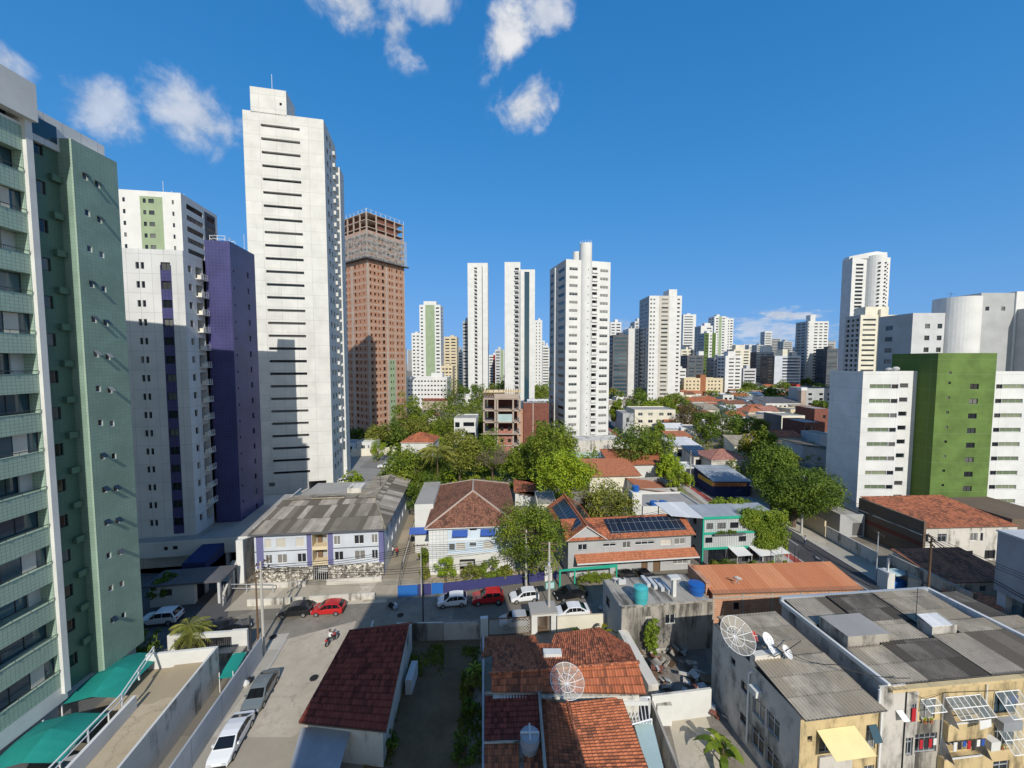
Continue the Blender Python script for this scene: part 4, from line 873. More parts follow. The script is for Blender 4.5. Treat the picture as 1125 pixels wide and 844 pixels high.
    part(pod, 'stair', lambda s: [s.box(30.4, -3.8 + .4 * i, 0, 32.4, -3.4 + .4 * i, .16 * (i + 1), 'pale_grey') for i in range(9)])
    part(pod, 'glass_guard', lambda s: (s.box(33.2, .4, 4.9, 33.26, 19.5, 6.0, 'pale_teal'), s.box(33.15, .4, 6.0, 33.31, 19.5, 6.08, 'white_metal')))
    part(pod, 'side_wall', lambda s: (s.prism([(33.75, -4.2), (34.08, -4.2), (34.08, -.02), (33.75, -.02)], 0, [6.3, 6.3, 5.2, 5.2], 'sooty_wall'), s.box(33.2, -4.6, 0, 34.1, -4.22, 6.4, 'white_clean')))
    gh = thing('guardhouse', 'low flat roofed gatehouse in the dark yard below the podium', 'guardhouse', G(165, 668), R(9)); mb = MB()
    wins = facade(mb, (0, 0), (1, 0), 5.2, 0, 3, [(1.2, 2.6, 1.4, 2.3, 'd2')], [], 'white_paint'); wins += facade(mb, (5.2, 0), (0, 1), 3, 0, 3, [(.6, 2.4, 0, 2.4, 'p')], [], 'white_paint'); facade(mb, (5.2, 3), (-1, 0), 5.2, 0, 3, [], [], 'white_paint'); facade(mb, (0, 3), (0, -1), 3, 0, 3, [], [], 'white_paint'); mb.build('wall', gh)
    boxpart(gh, 'roof', (-.4, -.6, 3.0, 8.8, 3.4, 3.22), 'dark_grey'); part(gh, 'column', lambda s: (s.box(8.2, -.4, 0, 8.5, -.1, 3, 'pale_grey'), s.box(8.2, 2.8, 0, 8.5, 3.1, 3, 'pale_grey'))); place_windows(gh, wins)
violet_tower()

bld('apartment_tower', 'tall white tower with pale green front stripe showing above the violet tower', 'apartment tower', (-118, 100), 9, 30, 16, 77, roof='concrete', mF='white_clean',
    F=rows(14, 3.0, 34, [(16.3, 16.9), (21, 21.7, 'p'), (22.3, 23.6, 'p'), (27.8, 28.3)], .9, 2.0, 'p'), rF=[(20.3, 25.6, 30, 75.6, 'green_stripe')],
    Rt=rows(14, 3.0, 34, [(2, 9), (11, 14.5)], .7, 2.1, 'd4'), rR=[(9.8, 15, 30, 76, 'dark_grey')],
    extra=lambda r: part(r, 'antenna', lambda s: [s.tube([(x, 3, 76), (x, 3, 76 + h_)], .05, 'white_metal', 4) for x, h_ in ((19, 2), (24, 5), (26, 2.5), (29, 2))]))

# ------------------------------------------------------------------ white slab tower
def slab():
    Ht = A(270, 122, 90.5).z; Hp = A(300, 95, 90.5).z; W_, fh = 17.0, 3.0; zs = [Ht - 3.2 - fh * k for k in range(28)]
    def ex(r):
        mb = MB(); w_ = facade(mb, (1.7, 0.0), (1, 0), 7.45, Ht - .3, Hp, [(6.0, 6.5, Hp - 3.4, Hp - 2.8, 'p')], [], 'slab_white'); facade(mb, (9.15, 0), (0, 1), 6, Ht - .3, Hp, [], [], 'slab_white'); facade(mb, (9.15, 6), (-1, 0), 7.45, Ht - .3, Hp, [], [], 'slab_white'); facade(mb, (1.7, 6), (0, -1), 6, Ht - .3, Hp, [], [], 'slab_white')
        mb.poly([(1.7, 0, Hp), (9.15, 0, Hp), (9.15, 6, Hp), (1.7, 6, Hp)], 'concrete'); mb.build('penthouse', r); place_windows(r, w_)
        part(r, 'antenna', lambda s: s.tube([(5.6, 2, Hp), (5.6, 2, Hp + 4.5)], .05, 'white_metal', 5))
        mb = MB(); w_ = facade(mb, (W_ + .02, 12), (0, 1), 5, 0, Ht - 5, [], [], 'slab_white'); facade(mb, (W_ - 3, 12), (1, 0), 3.9, 0, Ht - 5, [], [], 'slab_white'); facade(mb, (W_ + .9, 12), (0, 1), 5, 0, Ht - 5, [], [], 'slab_white'); facade(mb, (W_ + .9, 17), (-1, 0), 3.9, 0, Ht - 5, [], [], 'slab_white')
        mb.poly([(W_ - 3, 12, Ht - 5), (W_ + .9, 12, Ht - 5), (W_ + .9, 17, Ht - 5), (W_ - 3, 17, Ht - 5)], 'concrete'); mb.build('rear_wing', r)
        for z in zs[::1][:26]: part(r, 'balcony', lambda s: s.box(W_ + .01, 8.2, z - .6, W_ + .55, 10.2, z + .35, 'white_paint'))
    bld('apartment_tower', 'tallest white slab tower with one long dark slot per storey, behind the violet tower', 'apartment tower', (-61.1, 90), 12.4, W_, 12, Ht, mF='slab_white', par=.5,
        F=[(3.65, 11.8, z, z + .62, 'p', .55) for z in zs] + [(11.4, 15.4, 0, 2.7, 'cw', 6), (2.6, 3.9, 2.0, 2.9, 'p')], Rt=[(a, a + w_, z - .2, z + 1.1, 'p') for z in zs for a, w_ in ((2.2, 1.6), (5.2, 1.4), (8.4, 1.6))], extra=ex)
slab()

# ------------------------------------------------------------------ brick tower under construction
def brick_tower():
    org = (-62.6, 168.); root = thing('unfinished_tower', 'tall unfinished tower of bare orange brick with grey safety netting near its top', 'unfinished tower', (*org, 0), R(55)); mb = MB()
    W_, D_, fh = 20., 24., 3.02; nf = 25
    def regs(Wd, cols):
        r = [(0, Wd, k * fh - .2, k * fh + .22, 'raw_concrete') for k in range(1, nf + 1)]
        return r + [(a, b, 0, nf * fh, 'raw_concrete') for a, b in cols]
    def ops(cols): return [(a, b, k * fh + .95, k * fh + 2.1 + e, 'h', .35) for k in range(nf) for a, b, e in cols]
    wins = facade(mb, (0, 0), (1, 0), W_, 0, nf * fh, ops([(1.1, 2.0, 0), (3.2, 4.2, 0), (5.2, 5.9, 0), (7.3, 8.6, .4), (11.2, 11.9, 0), (12.6, 13.2, 0), (15.1, 16.0, 0), (17.6, 18.3, 0)]), regs(W_, [(0, .7), (9.3, 10.3), (13.9, 14.4), (19.4, 20)]) + [(10.4, 13.8, 3, 33, 'green_stripe')], 'brick_tower')
    wins += facade(mb, (0, D_), (0, -1), D_, 0, nf * fh, ops([(1.5, 2.4, 0), (4.6, 5.3, 0), (7, 8.2, .3), (9.8, 10.5, 0), (14.0, 15.4, .3), (17.3, 18.2, 0), (20.6, 21.5, 0)]), regs(D_, [(0, .6), (11.6, 13.2), (23.3, 24)]), 'brick_tower')
    facade(mb, (W_, 0), (0, 1), D_, 0, nf * fh, [], regs(D_, []), 'brick_tower'); facade(mb, (W_, D_), (-1, 0), W_, 0, nf * fh, [], [], 'brick_tower')
    mb.poly([(0, 0, nf * fh), (W_, 0, nf * fh), (W_, D_, nf * fh), (0, D_, nf * fh)], 'concrete'); mb.build('wall', root); place_windows(root, wins, 100)
    zb = nf * fh
    def frame(s):
        for k in range(1, 8):
            z = zb + k * 3.0; s.box(0, 0, z - .3, W_, D_, z, 'raw_concrete')
            for i in range(5):
                for j in range(6): x, y = i * (W_ - .5) / 4, j * (D_ - .5) / 5; (s.box(x, y, z - 3.0, x + .5, y + .5, z - .3, 'raw_concrete') if i in (0, 4) or j in (0, 5) else None)
            if k < 6:
                s.box(.6, .05, z - 3, W_ - .6, .2, z - 1.5, 'brick_tower'); s.box(.05, .6, z - 3, .2, D_ - .6, z - 1.3, 'brick_tower')
            s.box(6.5, 1, z - 3, W_ - 3, 6, z - .3, 'brick_dark')
            s.box(1.5, 7, z - 3, 8, D_ - 4, z - .3, 'brick_dark')
    part(root, 'concrete_frame', frame)
    def top(s):
        for x in [i * 2.5 for i in range(9)]: s.tube([(x, .1, zb + 21), (x, .1, zb + 22.4)], .07, 'white_metal', 4)
        for y in [i * 3 for i in range(9)]: s.tube([(.1, y, zb + 21), (.1, y, zb + 22.4)], .07, 'white_metal', 4)
        s.tube([(0, .1, zb + 22.4), (W_, .1, zb + 22.4)], .08, 'white_metal', 4); s.tube([(.1, 0, zb + 22.4), (.1, D_, zb + 22.4)], .08, 'white_metal', 4)
    part(root, 'edge_rail', top)
    part(root, 'catwalk', lambda s: (s.box(-1.6, -1.6, zb + 1.0, W_ + 1.6, -.05, zb + 1.5, 'dark_grey'), s.box(-1.6, -.05, zb + 1.0, -.05, D_ + 1.6, zb + 1.5, 'dark_grey')))
    part(root, 'safety_net', lambda s: (s.quad((-.9, -.9, zb + 1.5), (W_ + .9, -.9, zb + 1.5), (W_ + .9, -.9, zb + 13), (-.9, -.9, zb + 13), 'scaffold_net'), s.quad((-.9, D_ + .9, zb + 1.5), (-.9, -.9, zb + 1.5), (-.9, -.9, zb + 13), (-.9, D_ + .9, zb + 13), 'scaffold_net')))
brick_tower()

# ------------------------------------------------------------------ white tower in the middle
def mid_tower():
    fh = 3.06; n = 22; z0 = 66.4 - .5 - fh * 21
    F = rows(n, fh, z0, [(1.36, 4.75), (13.9, 17.3)], 0, 1.05, 'w3') + rows(n, fh, z0, [(10.6, 12.7)], -.4, 1.6, 'p', 1.4)
    L = rows(n, fh, z0, [(1.2, 6.3), (9.2, 15.4)], 0, 1.2, 'd4')
    def ex(r):
        def cyl(s):
            s.cyl(8.2, .6, 0, 76, 2.25, 'white_clean', 32); s.cyl(5.6, 3.2, 60, 73.5, 1.4, 'white_clean', 20)
        part(r, 'stair_cylinder', cyl, True).data.set_sharp_from_angle(angle=R(40))
        part(r, 'cylinder_window', lambda s: [s.box(8.05, -1.68, z0 + fh * k, 8.35, -1.6, z0 + fh * k + .4, 'glass_dark') for k in range(n)])
        part(r, 'roof_railing', lambda s: [s.tube([(8.2 + 2.1 * math.cos(a * .5236), .6 + 2.1 * math.sin(a * .5236), 76), (8.2 + 2.1 * math.cos(a * .5236), .6 + 2.1 * math.sin(a * .5236), 77)], .05, 'white_metal', 4) for a in range(12)])
        for k in range(n): part(r, 'balcony', lambda s: s.box(10.5, -.5, z0 + fh * k - .5, 12.8, .1, z0 + fh * k + .45, 'white_clean'))
        part(r, 'corner_fin', lambda s: s.box(-.35, 10.2, 0, -.02, 11.4, 69, 'white_clean'))
    bld('apartment_tower', 'white tower with a round stair cylinder up its front, behind the villa trees', 'apartment tower', (19.9, 143), 15, 18.2, 16.8, 69.8, mF='white_clean', mL='grey_wall', F=F, L=L, extra=ex, par=.4)  # grey left face carries its shade in the wall colour
    pb = thing('podium', 'pale teal and white garage podium at the foot of the round cylinder tower', 'podium', G(630, 506), R(8)); mb = MB()
    mb.box(0, 0, 0, 17, 8, 2.6, 'pale_teal'); mb.box(-.2, -.1, 2.62, 17.2, 8.1, 6.4, 'dirty_white'); mb.build('wall', pb)
mid_tower()
# ------------------------------------------------------------------ towers of the skyline
def far(label, x0, x1, yt, Y, deg=0, D=14, m='white_clean', cols=((.15, .4), (.6, .85)), fh=3.05, w=(.9, 2.1), style='p', side=None, sm=None, stripes=(), top=(), name='apartment_tower', cat='apartment tower', roof='concrete', Lc=((.15, .45), (.55, .85)), Rc=((.2, .8),), par=.6, rough_top=0, group='towers of the skyline', zlow=0):
    a = A(x0, 398, Y); b = A(x1, 398, Y); Wd = (b.x - a.x) / max(.3, math.cos(R(deg)) - math.sin(R(deg)) * (b.x / Y)); H = A(562, yt, Y).z; n = int((H - 2 - zlow) / fh)
    z0 = H - 1.2 - n * fh
    F = [(Wd * c[0], Wd * c[1], z0 + k * fh + w[0], z0 + k * fh + w[1], c[2] if len(c) > 2 else style) for k in range(n) if z0 + k * fh > zlow for c in cols]
    Lo = [(D * c[0], D * c[1], z0 + k * fh + w[0], z0 + k * fh + w[1], style) for k in range(n) if z0 + k * fh > zlow for c in Lc] if a.x > 15 or deg > 5 else []
    Ro = [(D * c[0], D * c[1], z0 + k * fh + w[0], z0 + k * fh + w[1], style) for k in range(n) if z0 + k * fh > zlow for c in Rc] if b.x < -15 or deg < -5 else []
    def ex(r):
        for (f0, f1, yy, dd, mm) in top:
            h2 = A(562, yy, Y).z; boxpart(r, 'penthouse', (Wd * f0, .3, H - .6, Wd * f1, D * dd, h2), mm)
        q = random.Random(int(x0 * 10)); u = q.uniform(.3, .6)
        if not top: boxpart(r, 'machine_room', (Wd * u, D * .3, H - .6, Wd * (u + .28), D * .7, H + q.uniform(1.5, 3.4)), m)
        part(r, 'antenna', lambda s: [s.tube([(Wd * q.uniform(.1, .9), D * .4, H - .6), (Wd * q.uniform(.1, .9), D * .4, H + q.uniform(2, 5))], .06, 'galvanised', 4) for _ in range(2)])
    return bld(name, label, cat, (a.x, Y), deg, Wd, D, H, F=F, L=Lo, Rt=Ro, mF=m, mL=sm, mR=sm, rF=[(Wd * s[0], Wd * s[1], 0, H, s[2]) for s in stripes], roof=roof, par=par, extra=ex, group=group)  # sm greys the left flanks, putting their shade into the colour
one = ((.08, .92),)
def tower_b():
    a = A(514.3, 398, 320); H = A(0, 289, 320).z; n = 36; fh = (H - 4) / n
    r = bld('apartment_tower', 'very thin white tower with one dark balcony line, left of the two height tower', 'apartment tower', (a.x, 320), 0, 16.6, 12, H, mF='white_clean', F=rows(n, fh, 1, [(5.6, 7.8)], .4, 2.4, 'p', 1.2) + [(11.8, 12.3, 0, H - 3, 'p', .8)], Rt=rows(n, fh, 1, [(2, 5)], .9, 2.1, 'p'), group='towers of the skyline')
    for k in range(n): part(r, 'balcony', lambda s: s.box(5.4, -.7, 1 + k * fh, 7.4, .05, 1 + k * fh + .9, 'white_clean'))
tower_b()
def tower_c():
    a = A(554.5, 398, 252); H = A(0, 288, 252).z; n = 30; fh = (H - 4) / n
    r = bld('apartment_tower', 'thin white tower in two heights with a full height blue glass strip', 'apartment tower', (a.x, 252), 0, 10.2, 14, H, mF='white_clean', F=rows(n, fh, 1, [(6.6, 9.2)], .4, 2.4, 'p', 1.2), L=rows(n, fh, 1, [(2, 5), (8, 11)], .9, 2.1, 'p'), group='towers of the skyline')
    mb = MB(); H2 = A(0, 297, 252).z; w_ = facade(mb, (10.2, -2.0), (1, 0), 9.4, 0, H2, [(2.6, 5.8, 2, H2 - 1.5, 'b3', .5)], [], 'white_clean'); facade(mb, (19.6, -2), (0, 1), 13, 0, H2, [], [], 'white_clean'); facade(mb, (19.6, 11), (-1, 0), 9.4, 0, H2, [], [], 'white_clean'); facade(mb, (10.2, .0), (0, -1), 2, 0, H2, [], [], 'white_clean')
    mb.poly([(10.2, -2, H2), (19.6, -2, H2), (19.6, 11, H2), (10.2, 11, H2)], 'concrete'); mb.build('wall', r); place_windows(r, w_)
    for k in range(n):
        part(r, 'balcony', lambda s: s.box(6.2, -.8, 1 + k * fh, 9.0, .05, 1 + k * fh + .9, 'pale_grey'))
tower_c()
far('white tower with a broad pale green middle stripe, far behind the netted brick tower', 461.5, 484.5, 335, 330, cols=((.06, .16), (.78, .94)), stripes=((.28, .72, 'green_stripe'),), top=((.2, .8, 331, .5, 'white_clean'),))
far('lower white tower touching the left side of the green striped tower', 452.5, 462, 366, 335, Lc=())
far('low wide white apartment block with many small windows behind the trees', 446, 491, 414.5, 262, D=18, cols=tuple((.04 + .08 * i, .085 + .08 * i) for i in range(12)), w=(1, 2), cat='apartment block', name='apartment_block')
far('sandy tower with wide window rows between the striped tower and the thin white tower', 488, 502, 370, 390, m='cream', cols=((.1, .42), (.56, .9)))
far('small beige block half hidden in front of the sandy tower', 484.5, 497, 402, 330, m='cream', cols=((.1, .3), (.4, .6), (.7, .9)), cat='apartment block', name='apartment_block')
far('narrow white block between the sandy tower and the grey tower edge', 502.5, 508, 386, 420, cols=one)
far('grey tower edge showing behind the thin white tower', 508.6, 515, 353, 345, m='grey_wall', cols=one)
far('white block with a red band behind the gap between the two thin towers', 537, 545, 390, 430, cols=one, stripes=((.6, 1, 'red_paint'),), cat='apartment block', name='apartment_block')
far('grey and green office block in the gap beside the two height tower', 544, 554, 384, 400, m='pale_grey', cols=((.1, .5),), stripes=((.6, .9, 'green_stripe'),), cat='office block', name='office_block')
far('white tower with two deep grooves, right behind the two height tower', 587, 595.5, 352, 360, cols=((.2, .32, 'p'), (.62, .74, 'p')))
far('slim white block between the grooved tower and the round cylinder tower', 596, 603, 380, 420, cols=one)
far('white tower sliver showing between the slab tower and the brick tower', 369, 377.5, 347, 290, cols=one)
far('white tower top peeping over the dark glass office', 670, 682, 354, 420, cols=((.1, .4), (.55, .9)))
far('dark glass office block with white floor lines right of the round cylinder tower', 673, 690, 368, 300, m='dark_grey', cols=one, w=(.5, 2.2), style='b3', D=20, cat='office block', name='office_block')
far('plain white block with tiny windows joined to the dark glass office', 690, 701.5, 361, 305, cols=((.75, .9),), D=16)
far('pale tower behind the gap left of the brown panelled tower', 696.5, 708, 353, 380, m='pale_grey', cols=((.1, .35), (.5, .7)))
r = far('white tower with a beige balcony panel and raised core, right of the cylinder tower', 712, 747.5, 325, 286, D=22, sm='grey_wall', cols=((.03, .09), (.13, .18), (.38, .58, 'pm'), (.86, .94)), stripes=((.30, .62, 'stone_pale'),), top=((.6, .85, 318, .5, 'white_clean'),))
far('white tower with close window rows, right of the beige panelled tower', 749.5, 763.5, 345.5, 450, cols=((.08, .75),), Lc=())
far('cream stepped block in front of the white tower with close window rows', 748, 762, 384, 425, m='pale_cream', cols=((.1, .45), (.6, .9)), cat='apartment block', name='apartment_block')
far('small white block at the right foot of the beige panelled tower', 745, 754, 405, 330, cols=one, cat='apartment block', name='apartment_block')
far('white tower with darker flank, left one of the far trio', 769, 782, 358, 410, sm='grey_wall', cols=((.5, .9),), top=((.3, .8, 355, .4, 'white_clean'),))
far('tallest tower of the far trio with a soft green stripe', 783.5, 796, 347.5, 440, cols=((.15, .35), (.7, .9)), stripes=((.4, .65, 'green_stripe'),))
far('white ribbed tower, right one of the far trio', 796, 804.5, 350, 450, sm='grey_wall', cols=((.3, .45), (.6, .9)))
far('green and white tower standing before the far trio', 773, 787, 366, 375, cols=((.08, .3), (.45, .6)), stripes=((.0, .35, 'wall_lime_shade_and_stripe'), (.62, .9, 'wall_lime_shade_and_stripe')), sm='grey_wall')
far('dark office block with white edges behind the tan block', 755, 773, 390.5, 350, m='dark_grey', cols=((.12, .45), (.55, .9)), style='b3', cat='office block', name='office_block', top=((.7, 1, 386, .4, 'white_clean'),))
far('grey balcony block between the green and white tower and the stepped white block', 785, 797.5, 393, 345, m='grey_wall', cols=one, cat='apartment block', name='apartment_block')
far('stepped white block with dark balcony rows right of the tan block', 797, 815, 391, 330, cols=((.22, .52), (.62, .9)), top=((.15, .6, 386, .5, 'white_clean'),), cat='apartment block', name='apartment_block')
far('cream block with a raised core behind the stepped white block', 806, 824, 384, 410, m='pale_cream', cols=((.1, .4), (.6, .9)), top=((.1, .6, 379, .5, 'pale_cream'),), cat='apartment block', name='apartment_block')
far('low pale block with ribbon windows left of the blue grey office', 817, 831, 405, 370, cols=one, m='pale_grey', cat='office block', name='office_block')
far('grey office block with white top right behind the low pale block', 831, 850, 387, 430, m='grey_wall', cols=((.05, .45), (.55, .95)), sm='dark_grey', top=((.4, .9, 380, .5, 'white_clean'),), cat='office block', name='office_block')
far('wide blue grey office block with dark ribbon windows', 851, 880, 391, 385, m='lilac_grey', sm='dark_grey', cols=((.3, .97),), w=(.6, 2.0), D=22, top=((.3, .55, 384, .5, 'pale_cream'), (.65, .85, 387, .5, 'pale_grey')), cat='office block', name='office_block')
far('dark tower top on the skyline left of the twin shaft tower', 860, 870, 375, 620, m='grey_wall', cols=one)
far('twin dark blocks on the far skyline left of the grey office', 831, 838, 379, 640, m='grey_wall', cols=one)
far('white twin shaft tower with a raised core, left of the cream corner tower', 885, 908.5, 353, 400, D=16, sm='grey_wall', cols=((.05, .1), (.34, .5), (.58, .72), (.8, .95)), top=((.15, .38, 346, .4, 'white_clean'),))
far('dark office block squeezed right of the twin shaft tower', 908, 920, 383, 380, m='dark_grey', cols=one, style='b3', cat='office block', name='office_block')
far('tan block with a brown central stripe beyond the low houses', 752, 795, 415.5, 325, D=16, m='cream', cols=((.06, .1), (.14, .18), (.24, .28), (.34, .38), (.62, .66), (.70, .74), (.79, .83), (.89, .93)), stripes=((.42, .56, 'orange_brown'),), top=((.42, .56, 412, .5, 'orange_brown'),), cat='apartment block', name='apartment_block', Lc=())
far('low cream block with few windows at the left end of the tan block', 740, 752, 431, 300, m='pale_cream', cols=((.2, .4), (.6, .8)), cat='apartment block', name='apartment_block')
# right hand group
def curved_tower():
    Y = 330; a = A(931, 398, Y); b = A(972, 398, Y); H = A(0, 283, Y).z; Wd = b.x - a.x; n = 36; fh = 3.2
    def ex(r):
        def crown(s):
            P = []
            for i in range(15):
                t = i / 14; x = Wd * (-.02 + 1.0 * t); P.append((x, 2.5 - 6 * math.sin(math.pi * min(1, t * 1.1)) * .6))
            s.prism(P + [(Wd * .98, 9), (0, 9)], H - 1.0, [H + 1.5 + 3.5 * min(1, i / 9) for i in range(15)] + [H + 5, H + 1.5], 'white_clean')
        part(r, 'curved_crown', crown); part(r, 'bay', lambda s: s.cyl(Wd * .62, 1.2, 0, H + 1.0, Wd * .24, 'white_clean', 28)); part(r, 'bay_window', lambda s: [s.box(Wd * .62 + x, 1.2 - Wd * .245, 1 + k * fh + .9, Wd * .62 + x + 1.5, 1.2 - Wd * .225, 1 + k * fh + 2, 'glass_dark') for k in range(n) for x in (-3.4, 1.4)])
    bld('apartment_tower', 'tallest tower on the right with a rounded bay and a curved crown', 'apartment tower', (a.x, Y), 0, Wd, 10, H, mF='white_clean', mL='pale_grey', F=rows(n, fh, 1, [(Wd * .10, Wd * .3, 'p')], .5, 2.3, 'p', 1.0) + rows(n, fh, 1, [(Wd * .88, Wd * .95)], .9, 2.1, 'p'), extra=ex, group='towers of the skyline')
curved_tower()
def cream_tower():
    Y = 228; a = A(943, 398, Y); b = A(990, 398, Y); H = A(0, 346, Y).z; Wd = b.x - a.x
    def ex(r):
        boxpart(r, 'penthouse', (Wd * .12, .5, H - .5, Wd * .66, 8, A(0, 337, Y).z), 'pale_cream'); boxpart(r, 'stair_core', (Wd * .42, -1.0, 0, Wd * .55, 3, A(0, 340, Y).z), 'pale_cream')
    bld('apartment_tower', 'cream tower with dark balconies on its left flank, before the curved crown tower', 'apartment tower', (a.x, Y), 0, Wd, 10.5, H, mF='pale_cream', mL='grey_wall', F=rows(21, 3.0, 1.5, [(Wd * .06, Wd * .36), (Wd * .62, Wd * .93)], .9, 2.0, 'pm'), L=rows(21, 3.0, 1.5, [(1.2, 3.2), (4.6, 6.4), (7.6, 9.4)], .6, 2.2, 'p', .9), extra=ex, group='towers of the skyline')
cream_tower()
def grey_group():
    Y = 98; a = A(1000, 398, Y); H1 = A(0, 344, Y).z; s_ = A(1097, 398, Y - 6)
    root = thing('apartment_tower', 'grey building with a tall white cylinder and stair box behind the lime green block', 'apartment tower', (a.x, Y, 0)); mb = MB()
    w_ = facade(mb, (0, 0), (1, 0), 8.2, 0, H1, rows(12, 3., H1 - 37.5, [(3.2, 4.5), (6.4, 7.6)], .6, 1.8, 'p'), [], 'pale_grey'); w_ += facade(mb, (0, 9), (0, -1), 9, 0, H1, rows(12, 3., H1 - 37.5, [(2, 4)], .6, 1.8, 'p'), [], 'grey_wall'); facade(mb, (8.2, 0), (0, 1), 9, 0, H1, [], [], 'pale_grey'); facade(mb, (8.2, 9), (-1, 0), 8.2, 0, H1, [], [], 'pale_grey')
    mb.poly([(0, 0, H1 - .3), (8.2, 0, H1 - .3), (8.2, 9, H1 - .3), (0, 9, H1 - .3)], 'concrete'); mb.build('wall', root)
    zc = A(0, 327, Y).z; part(root, 'stair_cylinder', lambda s: s.cyl(12.6, 1.5, 0, zc, 4.3, 'white_clean', 40), True).data.set_sharp_from_angle(angle=R(40))
    zb = A(0, 323, Y).z; mb = MB(); w_ += facade(mb, (15.2, -1.5), (1, 0), 8.4, 0, zb, [(1.2, 2.2, zb - 4.4, zb - 3.4, 'p'), (5.2, 6.2, zb - 4.4, zb - 3.4, 'p')], [], 'grey_wall'); w_ += facade(mb, (15.2, 7), (0, -1), 8.5, 0, zb, [], [], 'grey_wall'); facade(mb, (23.6, -1.5), (0, 1), 9, 0, zb, [], [], 'white_clean'); facade(mb, (23.6, 7), (-1, 0), 8.4, 0, zb, [], [], 'white_clean')
    mb.poly([(15.2, -1.5, zb), (23.6, -1.5, zb), (23.6, 7, zb), (15.2, 7, zb)], 'concrete'); mb.build('stair_tower', root)
    boxpart(root, 'stair_wing', (23.65, -1.8, 0, 29.5, 7, zb + .3), 'white_clean'); place_windows(root, w_)
    zt = A(0, 336, Y - 8).z; n = 12; o = 24.0
    mb = MB(); w2 = facade(mb, (o, -8), (1, 0), 16, 0, zt, rows(n, 3.05, zt - 2.4 - 3.05 * 11, [(1.0, 15.4)], -.3, 1.5, 'd4', 1.3), [], 'grey_wall'); w2 += facade(mb, (o, -1.9), (0, -1), 6.1, 0, zt, [], [], 'grey_wall'); mb.poly([(o, -8, zt), (o + 16, -8, zt), (o + 16, -1.9, zt), (o, -1.9, zt)], 'concrete'); mb.build('balcony_wing', root); place_windows(root, w2, 100)
    for k in range(8): part(root, 'balcony', lambda s: s.box(o + .3, -9.0, zt - 3.7 - 3.05 * k, o + 15.8, -8.05, zt - 2.75 - 3.05 * k, 'galvanised'))
    part(root, 'antenna', lambda s: (s.tube([(11, 1.5, zc), (11, 1.5, zc + 1.6)], .04, 'dark_metal', 4), s.tube([(9.8, 1.5, zc + 1.2), (12.2, 1.5, zc + 1.2)], .03, 'dark_metal', 4), s.tube([(10.2, 1, zc + .9), (11.8, 2, zc + .9)], .03, 'dark_metal', 4)))
grey_group()
def lime_block():
    Y = 77.; a = A(949, 398, Y); H = A(0, 408, Y).z; fh = 2.95; n = 10
    root = thing('apartment_block', 'white apartment block with a lime green central tower, behind the tiled warehouse', 'apartment block', (a.x, Y, 0)); mb = MB(); w_ = []
    X = lambda px: (px - 949) / 420 * Y
    zs = [A(0, 424.5, Y).z - fh * k for k in range(9)]; gx0_ = X(1023)
    w_ += facade(mb, (0, 0), (1, 0), X(990), 0, H, [(X(957), X(980.5), z - .45, z + .4, 'lg', .2) for z in zs] + [(X(981), X(988.5), z - .45, z + .4, 'p', .2) for z in zs], [], 'wall_right')
    w_ += facade(mb, (X(990), 2.5), (1, 0), gx0_ - X(990), 0, H, [(1.9, 4.3, z - .45, z + .45, 'p', .2) for z in zs], [], 'wall_right')
    w_ += facade(mb, (0, 8), (0, -1), 8, 0, H, [], [], 'wall_right'); facade(mb, (X(990), 0), (0, 1), 2.5, 0, H, [], [], 'wall_right')
    Hg = A(0, 388, Y - 1).z; gx0, gx1 = X(1023), X(1086.5)
    w_ += facade(mb, (gx0, -1.2), (1, 0), gx1 - gx0, 0, Hg, [(X(1059.5) - gx0, X(1069) - gx0, z - .5, z + .55, 'd2', .15) for z in zs] + [(X(1035.5) - gx0, X(1038.5) - gx0, z + .5, z + 1.0, 'p', .12) for z in [zs[0] + 2.0] + zs], [], 'wall_lime')
    w_ += facade(mb, (gx0, 8), (0, -1), 9.2, 0, Hg, [], [], 'wall_lime_shade_and_stripe'); facade(mb, (gx1, -1.2), (0, 1), 9.2, 0, Hg, [], [], 'wall_lime'); mb.poly([(gx0, -1.2, Hg), (gx1, -1.2, Hg), (gx1, 8, Hg), (gx0, 8, Hg)], 'concrete')
    w_ += facade(mb, (gx1, .2), (1, 0), X(1094) - gx1, 0, H, [], [], 'grey_wall')
    w_ += facade(mb, (X(1094), 0), (1, 0), 13, 0, H, [(X(1094.5) - X(1094) + .3, 1.7, z - .45, z + .4, 'd2', .2) for z in zs] + [(1.75, 6.0, z - .45, z + .4, 'lg', .2) for z in zs] + [(9, 12, z - .45, z + .4, 'lg', .2) for z in zs], [], 'wall_right')
    mb.build('wall', root); part(root, 'roof', lambda s: (s.poly([(.05, .05, H - .35), (X(990), .05, H - .35), (X(990), 8, H - .35), (.05, 8, H - .35)], 'concrete'), s.poly([(X(990), 2.55, H - .36), (gx0, 2.55, H - .36), (gx0, 8, H - .36), (X(990), 8, H - .36)], 'concrete'), s.poly([(gx1, .25, H - .3), (X(1094) + 13, .25, H - .3), (X(1094) + 13, 8, H - .3), (gx1, 8, H - .3)], 'concrete')))
    place_windows(root, w_, 100)
    dish('white dish leaning on the roof edge of the lime green block', (a.x + X(1003), Y + 3.4, H - .3), .7, 150, 50, stand=.5)
    dish('smaller white dish beside the lime green tower wall', (a.x + X(996), Y + 3.6, H - .3), .5, 150, 45, stand=.5)
lime_block()

